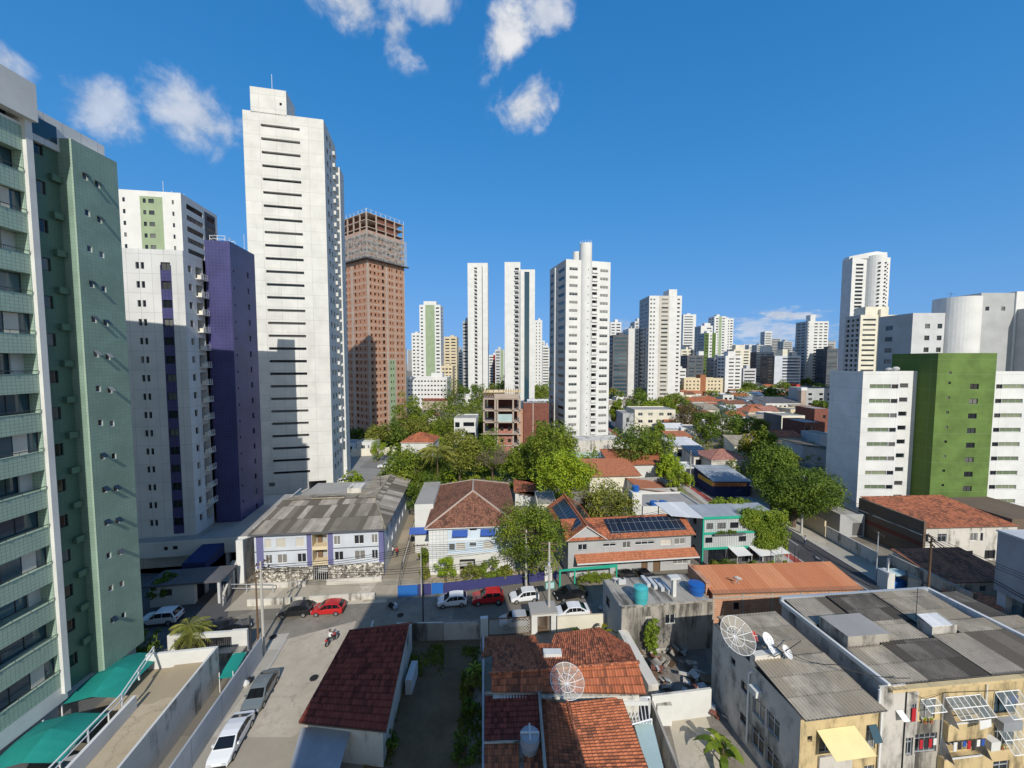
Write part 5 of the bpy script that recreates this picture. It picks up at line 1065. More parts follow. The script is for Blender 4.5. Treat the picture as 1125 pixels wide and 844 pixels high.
def distant():
    rnd = random.Random(5); mb = MB()
    for i in range(340):
        Y = rnd.uniform(650, 1900) if i % 2 else rnd.uniform(480, 1000); x = (rnd.uniform(-.75, .98) if i % 2 else rnd.uniform(.1, .86)) * Y; w_ = rnd.uniform(12, 34); d_ = rnd.uniform(12, 22)
        h = rnd.choice((24, 32, 40, 50, 62, 76) if Y > 700 else (14, 18, 24, 30, 40)) * rnd.uniform(.8, 1.2) * (1.25 if Y > 1200 else 1.)
        m_ = rnd.choice(('white_clean', 'white_paint', 'pale_grey', 'pale_cream', 'grey_wall', 'white_clean', 'cream'))
        mb.box(x, Y, 0, x + w_, Y + d_, h, m_, 'concrete')
        for k in range(int(h / 3.2)): mb.box(x + w_ * .08, Y - .25, 1.2 + k * 3.2, x + w_ * .92, Y - .02, 2.5 + k * 3.2, 'glass_dark'); mb.box(x - .2, Y + 2, 1.2 + k * 3.2, x - .02, Y + d_ - 2, 2.5 + k * 3.2, 'glass_dark')
    tag(mb.build('distant_city'), 'far skyline of small pale towers along the horizon', 'distant city', kind='stuff')
distant()
# ------------------------------------------------------------------ houses and blocks around the streets
def fa(org, deg, px, z):
    """distance along a front (from org, turned deg) of the column seen at px at height z"""
    k = (px - 562.5) / F_PX; c, s = math.cos(PITCH), math.sin(PITCH); dx, dy = math.cos(R(deg)), math.sin(R(deg))
    return (k * (org[1] * c + (CAM_H - z) * s) - org[0]) / (dx - k * dy * c)
def zy(py, Y): return A(562, py, Y).z

def violet_trim():
    org = G(281, 641); dg = 6; W_ = fa(org, dg, 422, 1); H = 7.4; D_ = 23
    f = lambda px, z=5: fa(org, dg, px, z)
    F = []
    for z0, z1, cols in ((5.1, 6.45, ((291, 298), (303.5, 314), (325, 334), (366.5, 374), (389, 400), (408, 415))), (2.75, 4.1, ((291, 298.5), (304, 315), (326, 336), (367, 377), (389, 401), (408, 415)))):
        for i, (a, b) in enumerate(cols): F.append((f(a), f(b), z0, z1, ('sh' if z0 > 5 and i < 3 else 'w2')))
    F += [(f(343), f(359.5), .0, 2.2, 'cw', 2.0), (f(343), f(359.5), 2.7, 4.5, 'cw', 1.6), (f(343), f(359.5), 5.0, 6.8, 'cw', 1.6)]
    rg = [(0, W_, 0, 2.15, 'crazy_stone'), (0, W_, 4.55, 4.7, 'dark_grey')] + [(f(a), f(b), 2.15, H, 'violet') for a, b in ((281.5, 289.5), (337, 342.5), (360, 366), (416, 422.5))] + [(f(342.8), f(359.8), 2.15, H, 'cream')]
    rg[-1] = (rg[-1][0], rg[-1][1], 2.15, H, 'cream')
    Rt = [(a, a + 1.4, z0, z0 + 1.3, 'w2') for z0 in (2.75, 5.1) for a in (2, 5, 8.2, 11.5, 14.6, 18, 21)]
    def ex(r):
        def rf(s):
            s.slab([(-.5, -.6, 7.5), (W_ + .5, -.6, 7.5), (W_ - 3.5, 9.5, 8.7), (-.5, 9.5, 8.7)], .12, 'fibro', 'dark_grey')
            s.slab([(-.5, 9.52, 8.68), (W_ - 7, 9.52, 8.68), (W_ - 7, 14, 8.1), (-.5, 14, 8.1)], .12, 'fibro_pale', 'dark_grey')
            s.slab([(W_ + .5, -.58, 7.49), (W_ + .5, D_ + .4, 7.49), (W_ - 3.5, D_ + .4, 8.69), (W_ - 3.5, 9.52, 8.69)], .12, 'fibro', 'dark_grey')
            s.slab([(W_ - 3.52, 9.53, 8.69), (W_ - 3.52, D_ + .4, 8.69), (W_ - 7, D_ + .4, 8.2), (W_ - 7, 9.53, 8.2)], .12, 'fibro_pale', 'dark_grey')
            s.box(4, 9.6, 8.5, 9.5, 10.2, 9.0, 'fibro_pale', 'fibro_dark')
        part(r, 'roof', rf)
        part(r, 'ridge_cap', lambda s: (s.tube([(W_ + .4, -.5, 7.55), (W_ - 3.5, 9.5, 8.75), (W_ - 3.5, D_ + .4, 8.75)], .12, 'fibro_pale', 5), s.tube([(-.5, 9.5, 8.75), (W_ - 3.5, 9.5, 8.75)], .10, 'fibro_dark', 5)))
        part(r, 'water_tank', lambda s: s.box(W_ - 9.5, 14, 6.5, W_ - 7, 17, 9.0, 'dirty_white'))
        part(r, 'gate', lambda s: [s.tube([(f(343) + .2 + .28 * k, -.05, .02), (f(343) + .2 + .28 * k, -.05, 2.1)], .03, 'white_metal', 4) for k in range(int((f(359.5) - f(343)) / .28))])
        part(r, 'gutter', lambda s: s.box(-.5, -.75, 7.28, W_ + .5, -.6, 7.42, 'dark_grey'))
        part(r, 'kerb_wall', lambda s: s.box(.2, -1.6, 0, f(340), -1.4, .8, 'dirty_white')); part(r, 'kerb_wall', lambda s: s.box(f(362), -1.6, 0, W_, -1.4, .8, 'dirty_white'))
        part(r, 'stair_door', lambda s: (s.box(f(345), 1.3, 2.72, f(350), 1.4, 4.4, 'wood'), s.box(f(345), 1.3, 5.02, f(350), 1.4, 6.7, 'wood')))
    bld('apartment_building', 'two storey lilac building with violet pillars, stone base and patched grey sheet roof', 'apartment building', org, dg, W_, D_, H, F=F, Rt=Rt, rF=rg, mF='lilac_grey', par=0, roof='concrete', extra=ex, rR=[(0, D_, 0, 2.4, 'white_paint'), (0, .5, 0, H, 'violet')])
violet_trim()

def blue_house():
    org = G(471.5, 632); dg = 5; f = lambda px, z=5: fa(org, dg, px, z)
    F = [(f(499), f(513), 5.6, 6.7, 'w2'), (f(529), f(543), 5.6, 6.7, 'w2'), (f(516), f(524), 6.6, 7.0, 'p'), (f(493.5), f(499.5), 3.7, 4.7, 'pm'), (f(501), f(511), 3.6, 4.8, 'sh'), (f(516), f(523), 4.2, 4.7, 'p'), (f(531), f(542), 3.6, 4.8, 'sh'), (f(505, 1), f(522, 1), 0, 2.2, 'cw', 2.)]
    def ex(r):
        for a, b in ((497, 514), (528, 544)): part(r, 'awning', lambda s: s.slab([(f(a), -.8, 6.15), (f(b), -.8, 6.15), (f(b), -.02, 6.8), (f(a), -.02, 6.8)], .06, 'awning_blue'))
        part(r, 'band', lambda s: s.box(2.6, -.12, 3.0, 12.6, -.01, 3.2, 'white_clean')); part(r, 'band', lambda s: s.box(2.6, -.10, 5.1, 12.6, -.01, 5.25, 'white_clean'))
        part(r, 'annex', lambda s: s.box(-3.2, 7, 0, -.1, 19, 8.3, 'white_paint', 'concrete')); part(r, 'annex_awning', lambda s: s.slab([(-4.0, 6.2, 3.6), (-.2, 6.2, 3.6), (-.2, 6.95, 4.4), (-4.0, 6.95, 4.4)], .06, 'awning_blue'))
    house('villa', 'white and pale blue villa with a big brown hipped tile roof and blue awnings', org, dg, f(566, 7), 19, 7.55, 'hip', 2.9, 'tile_brown', 'pale_blue', F=F, rF=[(0, f(492), 0, 7.55, 'white_tiled'), (f(492), 13, 0, 3.0, 'white_paint')], over=.55, extra=ex)
blue_house()

def solar_house():
    org = G(624, 634); dg = 6.5; f = lambda px, z=4.5: fa(org, dg, px, z); W_ = f(759, 4); H = 5.9
    F = [(f(a), f(b), z0, z1, st) for a, b, z0, z1, st in ((635, 645, 3.95, 4.9, 'w2'), (656, 677, 4.3, 4.9, 'w3'), (684, 693, 3.9, 4.9, 'w2'), (698, 719, 4.3, 4.9, 'w3'), (726, 738, 4.0, 4.95, 'sh'), (741, 753, 4.0, 4.95, 'w2'), (705, 712, .3, 2.2, 'dr'), (718, 726, .0, 2.1, 'dr'), (740, 756, .9, 2.1, 'w3'))]
    def ex(r):
        mb = MB(); x1 = 5.4; facade(mb, (-.02, -.05), (1, 0), x1, 0, H, [(f(635), f(645), 3.95, 4.9, 'w2')], [], 'grey_wall'); mb.poly([(-.02, -.05, H), (x1, -.05, H), (x1 / 2, -.05, H + 1.8)], 'grey_wall'); facade(mb, (-.02, 13), (0, -1), 13.05, 0, H, [], [], 'grey_wall'); facade(mb, (x1, -.05), (0, 1), 13.05, 0, H, [], [], 'grey_wall'); mb.build('wing_wall', r)
        m = x1 / 2; part(r, 'wing_roof', lambda s: (s.slab([(-.5, -.5, H - .25), (m, -.5, H + 1.95), (m, 13.3, H + 1.95), (-.5, 13.3, H - .25)], .12, 'tile_terracotta', 'white_paint'), s.slab([(m, -.5, H + 1.95), (x1 + .5, -.5, H - .25), (x1 + .5, 13.3, H - .25), (m, 13.3, H + 1.95)], .12, 'tile_terracotta', 'white_paint'), s.tube([(m, -.5, H + 2), (m, 13.3, H + 2)], .14, 'tile_orange', 6)))
        def pan(s, sg):
            k = 2.2 / (m + .5)
            xa, xb = (.15, m - .35) if sg < 0 else (m + .35, x1 - .15)
            z = lambda x: H + 1.95 - abs(x - m) * k + .10
            s.slab([(xa, .9, z(xa)), (xb, .9, z(xb)), (xb, 11.6, z(xb)), (xa, 11.6, z(xa))], .05, 'solar_cells', 'metal')
        part(r, 'solar_panel', lambda s: pan(s, -1)); part(r, 'solar_panel', lambda s: pan(s, 1))
        k = 1.5 / 3.1; z = lambda y: H + .05 + y * k + .12
        part(r, 'solar_panel', lambda s: s.slab([(6.6, .25, z(.25)), (W_ - .5, .25, z(.25)), (W_ - .7, 2.75, z(2.75)), (6.3, 2.75, z(2.75))], .05, 'solar_cells', 'metal'))
        part(r, 'porch_roof', lambda s: s.slab([(f(631), -1.5, 2.75), (W_ + .5, -1.5, 2.75), (W_ + .5, -.03, 3.45), (f(631), -.03, 3.45)], .1, 'tile_orange', 'white_paint')); part(r, 'porch_fascia', lambda s: s.box(f(631), -1.62, 2.6, W_ + .5, -1.5, 2.74, 'white_clean'))
    house('house', 'grey house with black solar panels along its red tile roof', org, dg, W_, 6.2, H, 'gx', 1.5, 'tile_terracotta', 'grey_wall', F=F, over=.5, extra=ex)
solar_house()

def container_cafe():
    org = G(771, 620); dg = 5; f = lambda px, z=5: fa(org, dg, px, z); W_ = f(851, 4); D_ = 3.8; zt, zm, zl = 7.3, 5.0, 2.55
    F = [(f(a), f(b), zt - 1.65, zt - .7, 'd2') for a, b in ((776, 783), (788, 797), (802, 811))] + [(f(a), f(b), zm - 1.6, zm - .7, 'd2') for a, b in ((775, 783), (812, 820))] + [(f(a, 1.2), f(b, 1.2), .1, 2.3, 'd4') for a, b in ((778, 797), (800, 812), (815, 838))]
    def ex(r):
        part(r, 'steel_frame', lambda s: [s.box(a, -.16, 0, a + .22, .06, zt + .1, 'teal_paint') for a in (-.1, W_ - .1)] + [s.box(.13, -.2, z - .15, W_ - .12, -.02, z + .15, 'teal_paint') for z in (zl, zm)] + [s.box(-.1, -.25, zt + .02, W_ + .1, -.13, zt + .42, 'teal_paint')])
        part(r, 'roof_sheet', lambda s: s.slab([(-.2, -.12, zt + .45), (W_ + .1, -.12, zt + .45), (W_ + .1, D_ + .3, zt + .75), (-.2, D_ + .3, zt + .75)], .06, 'tin_grey')); part(r, 'side_canopy', lambda s: s.slab([(-5.0, .6, zt + .5), (-.25, -.6, zt + .42), (-.25, D_ + 1.5, zt + .85), (-5.6, D_ + 1.5, zt + .9)], .06, 'tin_white'))
        part(r, 'post', lambda s: [s.box(x, y, 0, x + .12, y + .12, zt + .4, 'dark_metal') for x, y in ((-4.6, 1), (-4.9, 5))])
        mb = crown_mesh(31, 4.6, 1.6, 4.2, 260, 110, .16, 'leaf_vine', [(-.5, .2, .52, .42), (0, .1, .42, .55), (.35, 0, .3, .55), (.2, -.1, -.1, .55), (.45, -.1, -.4, .5), (.1, -.1, -.45, .38)]); mb.v = [(x + W_ - 2.4, y - .2, z + 5.2) for x, y, z in mb.v]; q = crown_mesh(33, 4.5, 1.2, .7, 50, 90, .16, 'leaf_vine'); o = len(mb.v); mb.v += [(x + W_ - 4.5, y + 5.0, z + zt + .5) for x, y, z in q.v]; mb.f += [tuple(i + o for i in f_) for f_ in q.f]; mb.m += q.m
        mb.build('climbing_foliage', r)
        q = crown_mesh(35, 2.6, .25, .25, 24, 36, .1, 'leaf_dark'); q.v = [(x + 4.2, y - .35, z + zm + .1) for x, y, z in q.v]; q.build('planter_foliage', r); part(r, 'planter', lambda s: s.box(1.6, -.55, zm - .22, 6.8, -.22, zm + .02, 'dark_grey'))
    bld('container_cafe', 'three level white container building in a green steel frame half covered with climbing plants', 'cafe building', org, dg, W_, D_, zt, F=F, mF='corrugated_white', par=0, roof='tin_grey', extra=ex, L=[(1, 2, z, z + 1.2, 'd2') for z in (.8, 3.3, 5.6)], rF=[(0, W_, 0, 2.5, 'dark_grey')])
container_cafe()
for i, (px, py) in enumerate(((812, 622), (836, 622), (852, 620))):
    g = G(px, py); t = thing('shade_canopy', ('white square garden canopy, left one before the container building', 'white square garden canopy, middle one before the container building', 'white square garden canopy, right one under the end of the climbing plants')[i], 'canopy', g, R(8), 'white garden canopies')
    part(t, 'cloth', lambda s: s.slab([(-1.3, -1.2, 2.3), (1.3, -1.2, 2.3), (1.3, 1.2, 2.75), (-1.3, 1.2, 2.75)], .04, 'white_clean')); part(t, 'post', lambda s: [s.tube([(x, y, 0), (x, y, 2.4)], .04, 'white_metal', 5) for x in (-1.2, 1.2) for y in (-1.1, 1.1)])

def flat_concrete():
    c = G(683, 669, 5.4); b = G(667, 643, 5.4); r_ = G(783, 661, 5.4)
    dg = math.degrees(math.atan2(r_.y - c.y, r_.x - c.x)); W_ = (r_ - c).length; D_ = 5.6; H = 5.4; f = lambda px, z=4: fa(c, dg, px, z)
    def ex(r): part(r, 'roof_parapet', lambda s: s.box(0, -.02, H + .01, W_, .15, H + .25, 'old_concrete')); part(r, 'chimney', lambda s: (s.box(6.6, 1.3, H, 7.0, 1.7, H + 2.1, 'white_paint'), s.box(6.2, 1.1, H + 2.1, 7.4, 1.9, H + 2.3, 'white_paint'))); part(r, 'roof_ledge', lambda s: [s.box(4.6 + k * .6, 3.4 - k * .5, H, 5.0 + k * .6, 5.2 - k * .5, H + .45, 'pale_grey') for k in range(4)])
    bld('concrete_house', 'stained concrete house with flat cluttered roof carrying a teal water tank', 'house', c, dg, W_, D_, H, F=[(f(709), f(717), 3.2, 4.3, 'sh'), (f(731), f(742), 3.2, 4.3, 'w2')], L=[(1, 2.2, 3, 4.2, 'd2')], mF='old_concrete', roof='old_concrete', par=0, extra=ex, mL='grey_wall')
    tank('teal cylindrical water tank standing on the flat concrete roof', G(704, 663, H), .75, 2.0, 'tank_teal')
    tank('royal blue water tank near the right end of the flat concrete roof', G(764, 653, H) + Vector((.2, .2, 0)), .85, 1.25, 'tank_blue')
    dish('small white dish at the back edge of the flat concrete roof', G(676, 641, H), .45, 160, 45, stand=.4)
    t = thing('air_conditioner', 'pale air conditioner box beside the small dish on the flat concrete roof', 'air conditioner', G(683, 642, H), R(dg)); boxpart(t, 'case', (-.45, -.2, 0.05, .45, .2, .7, ), 'pale_grey'); part(t, 'fan_grille', lambda s: s.cyl(.1, 0, .70, .73, .17, 'dark_metal', 14)); part(t, 'foot', lambda s: (s.box(-.4, -.2, 0, -.3, .2, .05, 'dark_metal'), s.box(.3, -.2, 0, .4, .2, .05, 'dark_metal')))
    t = thing('rubble_heap', 'broken grey slabs and debris heaped in the shaded vacant yard', 'rubble', (15.8, 36.5, 0)); rnd = random.Random(3); mb = MB()
    for k in range(90):
        M = Matrix.Translation((rnd.uniform(-3, 3.4), rnd.uniform(-4, 4), rnd.uniform(0, .8))) @ Matrix.Rotation(rnd.uniform(0, 3), 4, 'Z') @ Matrix.Rotation(rnd.uniform(-.5, .5), 4, 'X'); a, b_, h_ = rnd.uniform(.2, 1.2), rnd.uniform(.2, .9), rnd.uniform(.06, .3); mb.box(-a / 2, -b_ / 2, 0, a / 2, b_ / 2, h_, rnd.choice(('sooty_wall', 'old_concrete', 'grey_wall', 'brick_dark', 'wood')), None, M)
    mb.build('debris', t); t['kind'] = 'stuff'
    wall_run('boundary_wall', 'stained cream plaster wall sloping down beside the vacant yard', 'wall', [G(684, 692, 3.0), G(718, 752, 2.4)], [3.0, 2.4], 1.0, 'dirty_white', 'dirty_white')
flat_concrete()

def brick_shed():
    c = G(784, 651, 5.1); r_ = G(943, 646, 5.1); dg = math.degrees(math.atan2(r_.y - c.y, r_.x - c.x)); W_ = (r_ - c).length
    def ex(r):
        part(r, 'concrete_strip', lambda s: [s.box(W_ * k / 5 - .12, -.06, 0, W_ * k / 5 + .12, -.01, 5.1, 'raw_concrete') for k in range(6)] + [s.box(0, -.09, 4.35, W_, -.065, 4.6, 'raw_concrete')])
        boxpart(r, 'lean_wall', (-.6, .6, 0, -.02, 4.8, 5.9), 'brick_orange')
    house('brick_shed', 'long raw orange brick building under one sloping orange sheet roof', c, dg, W_, 3.9, 5.1, 'mf', .9, 'tin_orange', 'brick_orange', F=[(fa(c, dg, 806, 3.3), fa(c, dg, 812, 3.3), 2.9, 3.8, 'd2')], over=.35, extra=ex)
    dish('small white dish on the orange sheet roof', G(810, 640, 5.9), .5, 150, 50, stand=.35)
brick_shed()

def yellow_one():
    O = G(880, 787, 7.4); r_ = G(969, 776, 7.4); b = G(784, 685, 7.4); dg = math.degrees(math.atan2(r_.y - O.y, r_.x - O.x)); W_ = (r_ - O).length; D_ = (b - O).length; H = 7.4; f = lambda px, z=5: fa(O, dg, px, z)
    F = [(f(900), f(934), 4.4, 6.0, 'g4'), (f(951), f(962), 4.2, 6.1, 'g2'), (f(886.5), f(892), 5.4, 5.85, 'p'), (f(900), f(934), 1.4, 3.0, 'g4'), (f(951), f(962), 1.2, 3.0, 'g2')]
    L = [(D_ - 2.9, D_ - 1.7, z, z + 1.5, 'g2') for z in (.9, 3.7)] + [(D_ * .54, D_ * .54 + 1.3, z, z + 1.7, 'g2') for z in (.9, 3.6)] + [(D_ * .40, D_ * .40 + .8, 4.4, 5.2, 'p'), (D_ * .4, D_ * .4 + .8, 1.6, 2.4, 'p'), (D_ * .26, D_ * .26 + .6, 5.6, 6.2, 'p')]
    def ex(r):
        mb = MB(); mb.corr((-.1, -.45, 7.50), (W_ - .1, -.45, 7.50), (W_ - .1, D_ * .46, 8.0), (-.1, D_ * .46, 8.0), 'fibro_pale', .3, .04, .03, 6, 'dark_grey', 1.9); mb.build('roof_sheet', r)
        mb = MB(); mb.corr((1.4, D_ * .47, 7.85), (W_ - .1, D_ * .47, 7.85), (W_ - .1, D_ - .1, 8.15), (.25, D_ - .1, 8.15), 'fibro_pale', .3, .04, .03, 6, 'dark_grey', 1.9); mb.build('roof_sheet', r)
        part(r, 'roof_beam', lambda s: s.box(.0, D_ * .46 - .1, 7.4, 2.3, D_ * .46 + .45, 8.35, 'dirty_white'))
        part(r, 'awning', lambda s: s.slab([(f(898), -1.35, 5.35), (f(941), -1.35, 5.35), (f(937), -.03, 6.25), (f(896), -.03, 6.25)], .03, 'cream_cloth'))
        part(r, 'side_awning', lambda s: s.quad((f(953), -.5, 5.2), (f(962), -.5, 5.2), (f(962), -.02, 6.1), (f(953), -.02, 6.1), 'glass_blue'))
        part(r, 'drainpipe', lambda s: (s.tube([(-.1, D_ * .50, 6.5), (-.1, D_ * .50, .5)], .07, 'white_metal', 6), s.tube([(-.1, D_ * .5, 6.5), (-.1, D_ * .46, 7.0)], .07, 'white_metal', 6)))
        part(r, 'air_conditioner', lambda s: s.box(-.55, D_ * .36, 5.6, -.01, D_ * .36 + .8, 6.1, 'white_paint'))
        part(r, 'balcony_panel', lambda s: s.box(f(899), -.16, 3.05, f(935), -.01, 4.3, 'sooty_wall'))
        part(r, 'drainpipe', lambda s: s.tube([(W_ - .15, -.12, 7.4), (W_ - .15, -.12, 0)], .09, 'white_metal', 6))
    bld('apartment_block', 'narrow yellow block with sooty grey flank and corrugated roof full of dishes', 'apartment block', O, dg, W_, D_, H, F=F, L=L, mF='yellow_wall', mL='sooty_wall', par=0, roof='fibro_dark', extra=ex)
    dish('large wire mesh dish at the corner of the corrugated roof of the narrow yellow block', G(807, 712, 7.9), 1.45, 15, 40, 'dish_mesh', True, stand=1.0, ribs=12)
    for lab, px, py, rr, rz in (('red fronted small dish beside the large mesh dish', 828, 706, .38, 40), ('upper white dish of the cluster on the narrow yellow block', 842, 710, .55, 30), ('lower white dish at the front of the cluster on the narrow yellow block', 846, 722, .5, 60), ('right end white dish of the cluster on the narrow yellow block', 863, 724, .5, 40)):
        dish(lab, G(px, py, 8.0), rr, rz, 48, 'red_paint' if 'red' in lab else 'white_metal', stand=.55)
yellow_one()

def yellow_two():
    O = G(977, 755, 8.4); r_ = G(1125, 741, 8.4); b = G(856, 663, 8.4); k_ = G(1013, 651, 8.4); dg = math.degrees(math.atan2(r_.y - O.y, r_.x - O.x)); W_ = 19.5; D_ = (b - O).length; H = 8.4; f = lambda px, z=6: fa(O, dg, px, z)
    fr = lambda p, z0, z1, st, d=.16: (f(p[0]), f(p[1]), z0, z1, st, d)
    F = [fr((1000, 1006), 5.5, 6.9, 'g2'), fr((1010, 1027), 5.6, 7.2, 'g2'), fr((1036, 1076), 5.6, 7.2, 'g4', .5), fr((1092, 1116), 5.4, 7.2, 'b3'), fr((997, 1005), 2.9, 4.3, 'g2'), fr((1007, 1031), 3.0, 4.5, 'g4'), fr((1034, 1074), 2.9, 4.6, 'g4', .5), fr((1095, 1116), 2.8, 4.4, 'g4'), fr((1040, 1070), .3, 1.6, 'g4'), fr((1096, 1114), .2, 1.6, 'g2'), fr((1008, 1030), .3, 1.7, 'g4')]
    def ex(r):
        z1 = 8.55
        def rr(q, u0, u1, v0, v1, z0, z2, m): mb = MB(); mb.corr((u0, v0, z0), (u1, v0, z0), (u1, v1, z2), (u0, v1, z2), m, .3, .04, .03, 6, 'dark_grey', 1.9); mb.build('roof_sheet', r)
        rr(0, .1, 3.4, .1, 3.4, 8.5, 8.75, 'fibro_pale'); rr(0, 3.45, 8.6, .1, 3.6, 8.5, 8.8, 'fibro_dark'); rr(0, 8.7, W_ - .1, .1, 3.9, 8.5, 8.8, 'fibro'); rr(0, 4.6, 8.2, 3.7, 5.8, 8.75, 8.95, 'fibro_pale')
        rr(0, .1, 4.4, 6.3, D_ - .2, 8.6, 8.9, 'fibro'); rr(0, 4.5, 9.4, 6.0, D_ - .2, 8.65, 9.0, 'fibro_dark'); rr(0, 9.5, 15.3, 5.4, D_ - .2, 8.6, 9.0, 'fibro_pale'); rr(0, 11.6, W_ - .1, 3.95, 5.3, 8.75, 8.9, 'fibro_pale')
        part(r, 'roof_slab', lambda s: s.box(.5, 3.6, 8.42, 4.4, 6.2, 9.5, 'old_concrete', 'concrete')); part(r, 'lift_house', lambda s: s.box(9.0, 4.1, 8.42, 11.4, 5.2, 9.4, 'sooty_wall', 'old_concrete')); part(r, 'roof_patch', lambda s: s.slab([(8.8, 4.0, 9.5), (10.8, 4.0, 9.5), (11.0, 5.3, 9.7), (9.0, 5.3, 9.7)], .06, 'tin_white'))
        part(r, 'gutter', lambda s: (s.box(-.25, -.1, 8.42, -.01, D_, 8.75, 'white_paint'), s.box(-.2, D_ - .15, 8.42, W_ * .82, D_ + .1, 9.05, 'galvanised'), s.box(W_ * .82, 1, 8.4, W_ * .82 + .3, D_ + .1, 8.98, 'tin_white')))
        part(r, 'pier', lambda s: s.box(-.9, -.12, 0, f(991), -.01, 8.6, 'sooty_wall')); part(r, 'downpipe', lambda s: s.tube([(-1.05, -.25, 8.5), (-1.05, -.25, 0)], .09, 'white_metal', 6)); part(r, 'shaft', lambda s: s.box(f(991.2), -.02, 0, f(995), -.005, 8.3, 'hole'))  # shaft is a flat near-black strip on the wall face
        part(r, 'eave', lambda s: s.box(-.2, -.4, 8.30, W_, -.02, 8.5, 'yellow_wall'))
        for p in (((1036, 1076), 5.5, 'dirty_white'), ((1034, 1074), 2.8, 'dirty_white')):
            part(r, 'balcony_panel', lambda s: s.box(f(p[0][0]) - .1, -.45, p[1] - 1.35, f(p[0][1]) + .1, -.01, p[1] - .02, 'yellow_wall'))
            part(r, 'balcony_cheek', lambda s: [s.poly([(f(q), -.02, p[1] + 1.8), (f(q), -1.0, p[1] + .15), (f(q), -.02, p[1])], 'sooty_wall') for q in p[0]] + [s.box(f(p[0][0]), -.5, p[1], f(p[0][1]), -.42, p[1] + .06, 'white_metal')])
        def flap(s, a, b, zt, zb, out, n):   # top hung glazed frames propped open
            x0, x1 = f(a), f(b)
            for k in range(n + 1): x = x0 + (x1 - x0) * k / n; s.tube([(x, -.05, zt), (x, -out, zb)], .035, 'white_metal', 4)
            for t in (0, .5, 1): s.tube([(x0, -.05 - (out - .05) * t, zt + (zb - zt) * t), (x1, -.05 - (out - .05) * t, zt + (zb - zt) * t)], .035, 'white_metal', 4)
            s.quad((x0, -.06, zt - .02), (x1, -.06, zt - .02), (x1, -out, zb - .02), (x0, -out, zb - .02), 'glass_clear')
        for a in ((1037, 1075, 7.2, 6.35, 1.0, 6), (1010, 1027, 7.25, 6.8, .7, 2), (1091, 1117, 7.25, 6.1, 1.1, 3), (1095, 1117, 4.5, 3.3, 1.1, 3)): part(r, 'sash', lambda s: flap(s, *a))
        part(r, 'laundry', lambda s: s.box(f(1001), -.05, 5.6, f(1005.5), -.02, 6.6, 'red_cloth')); part(r, 'laundry', lambda s: s.quad((f(1056), -1.05, 6.2), (f(1068), -1.05, 6.3), (f(1068), -1.1, 5.75), (f(1056), -1.1, 5.6), 'white_clean'))
        part(r, 'air_conditioner', lambda s: s.box(f(1080), -.6, 3.2, f(1090), -.01, 3.9, 'white_paint')); part(r, 'air_conditioner', lambda s: s.box(f(1094), -.5, 4.5, f(1115), -.01, 5.2, 'tin'))
        rnd = random.Random(6)
        for (a, b, z, y, n, cols) in ((1037, 1072, 4.3, -.62, 7, ('white_clean', 'awning_blue', 'trousers_dark', 'red_cloth', 'pale_teal')), (1098, 1114, 7.0, -.2, 4, ('awning_blue', 'white_clean', 'indigo_paint')), (1009, 1029, 4.2, -.12, 4, ('white_clean', 'red_cloth', 'trousers_dark'))):
            part(r, 'clothes_line', lambda s: s.tube([(f(a), y, z), (f(b), y, z)], .012, 'dark_metal', 4))
            for k in range(n): x = f(a) + (f(b) - f(a)) * (k + .2) / n; w_ = (f(b) - f(a)) / n * .7; h_ = rnd.uniform(.4, .8); part(r, 'laundry', lambda s: s.box(x, y - .02, z - h_, x + w_, y + .01, z - .01, rnd.choice(cols)))
        for k, (px, z) in enumerate(((1013, 5.55), (1020, 5.55), (1043, 1.62), (1060, 1.62), (1100, 2.82))): part(r, 'flower_pot', lambda s: (s.cyl(f(px), -.2, z - .02, z + .16, .1, 'tile_orange', 10), [s.poly([(f(px) - .05, -.2, z + .16), (f(px) + .05, -.2, z + .16), (f(px) + rnd.uniform(-.3, .3), -.2 + rnd.uniform(-.25, .1), z + rnd.uniform(.3, .55))], 'leaf_bright') for _ in range(14)]))
        part(r, 'cable', lambda s: (s.tube([(f(991), -.2, 8.2), (f(1010), -.3, 7.5), (f(1034), -.15, 7.7), (f(1092), -.2, 7.5)], .02, 'wire_black', 4), s.tube([(f(1034), -.1, 7.6), (f(1034), -.1, 1)], .04, 'galvanised', 5), s.tube([(f(1081), -.1, 8.2), (f(1081), -.1, 0)], .05, 'white_metal', 5)))
        part(r, 'vent_flap', lambda s: s.quad((f(981), -.15, 6.7), (f(988), -.15, 6.7), (f(990), -.6, 6.25), (f(983), -.6, 6.25), 'white_metal'))
        part(r, 'antenna', lambda s: (s.tube([(9.9, 6.0, 8.6), (9.9, 6.0, 11.6)], .03, 'dark_metal', 4), s.tube([(9.4, 6.0, 11.2), (10.4, 6.0, 11.2)], .02, 'dark_metal', 4), s.tube([(9.5, 6, 10.8), (10.3, 6, 10.8)], .02, 'dark_metal', 4)))
    bld('apartment_block', 'wide yellow block with propped open window frames and a patchwork of dark roof sheets', 'apartment block', O, dg, W_, D_, H, F=F, mF='yellow_wall', mL='sooty_wall', par=0, roof='fibro_dark', extra=ex, rF=[(0, f(1008), 0, 8.4, 'sooty_wall'), (f(1008), f(1034), 0, 5.5, 'old_concrete')])
    wires('slack black cable crossing the corrugated roof of the narrow yellow block', [G(866, 716, 8.8), G(918, 730, 8.9), G(1000, 745, 9.2)], .35, .03); wires('thin white cable from the dish cluster to the wide block', [G(850, 722, 8.6), G(880, 704, 9.0)], .1, .035)
yellow_two()

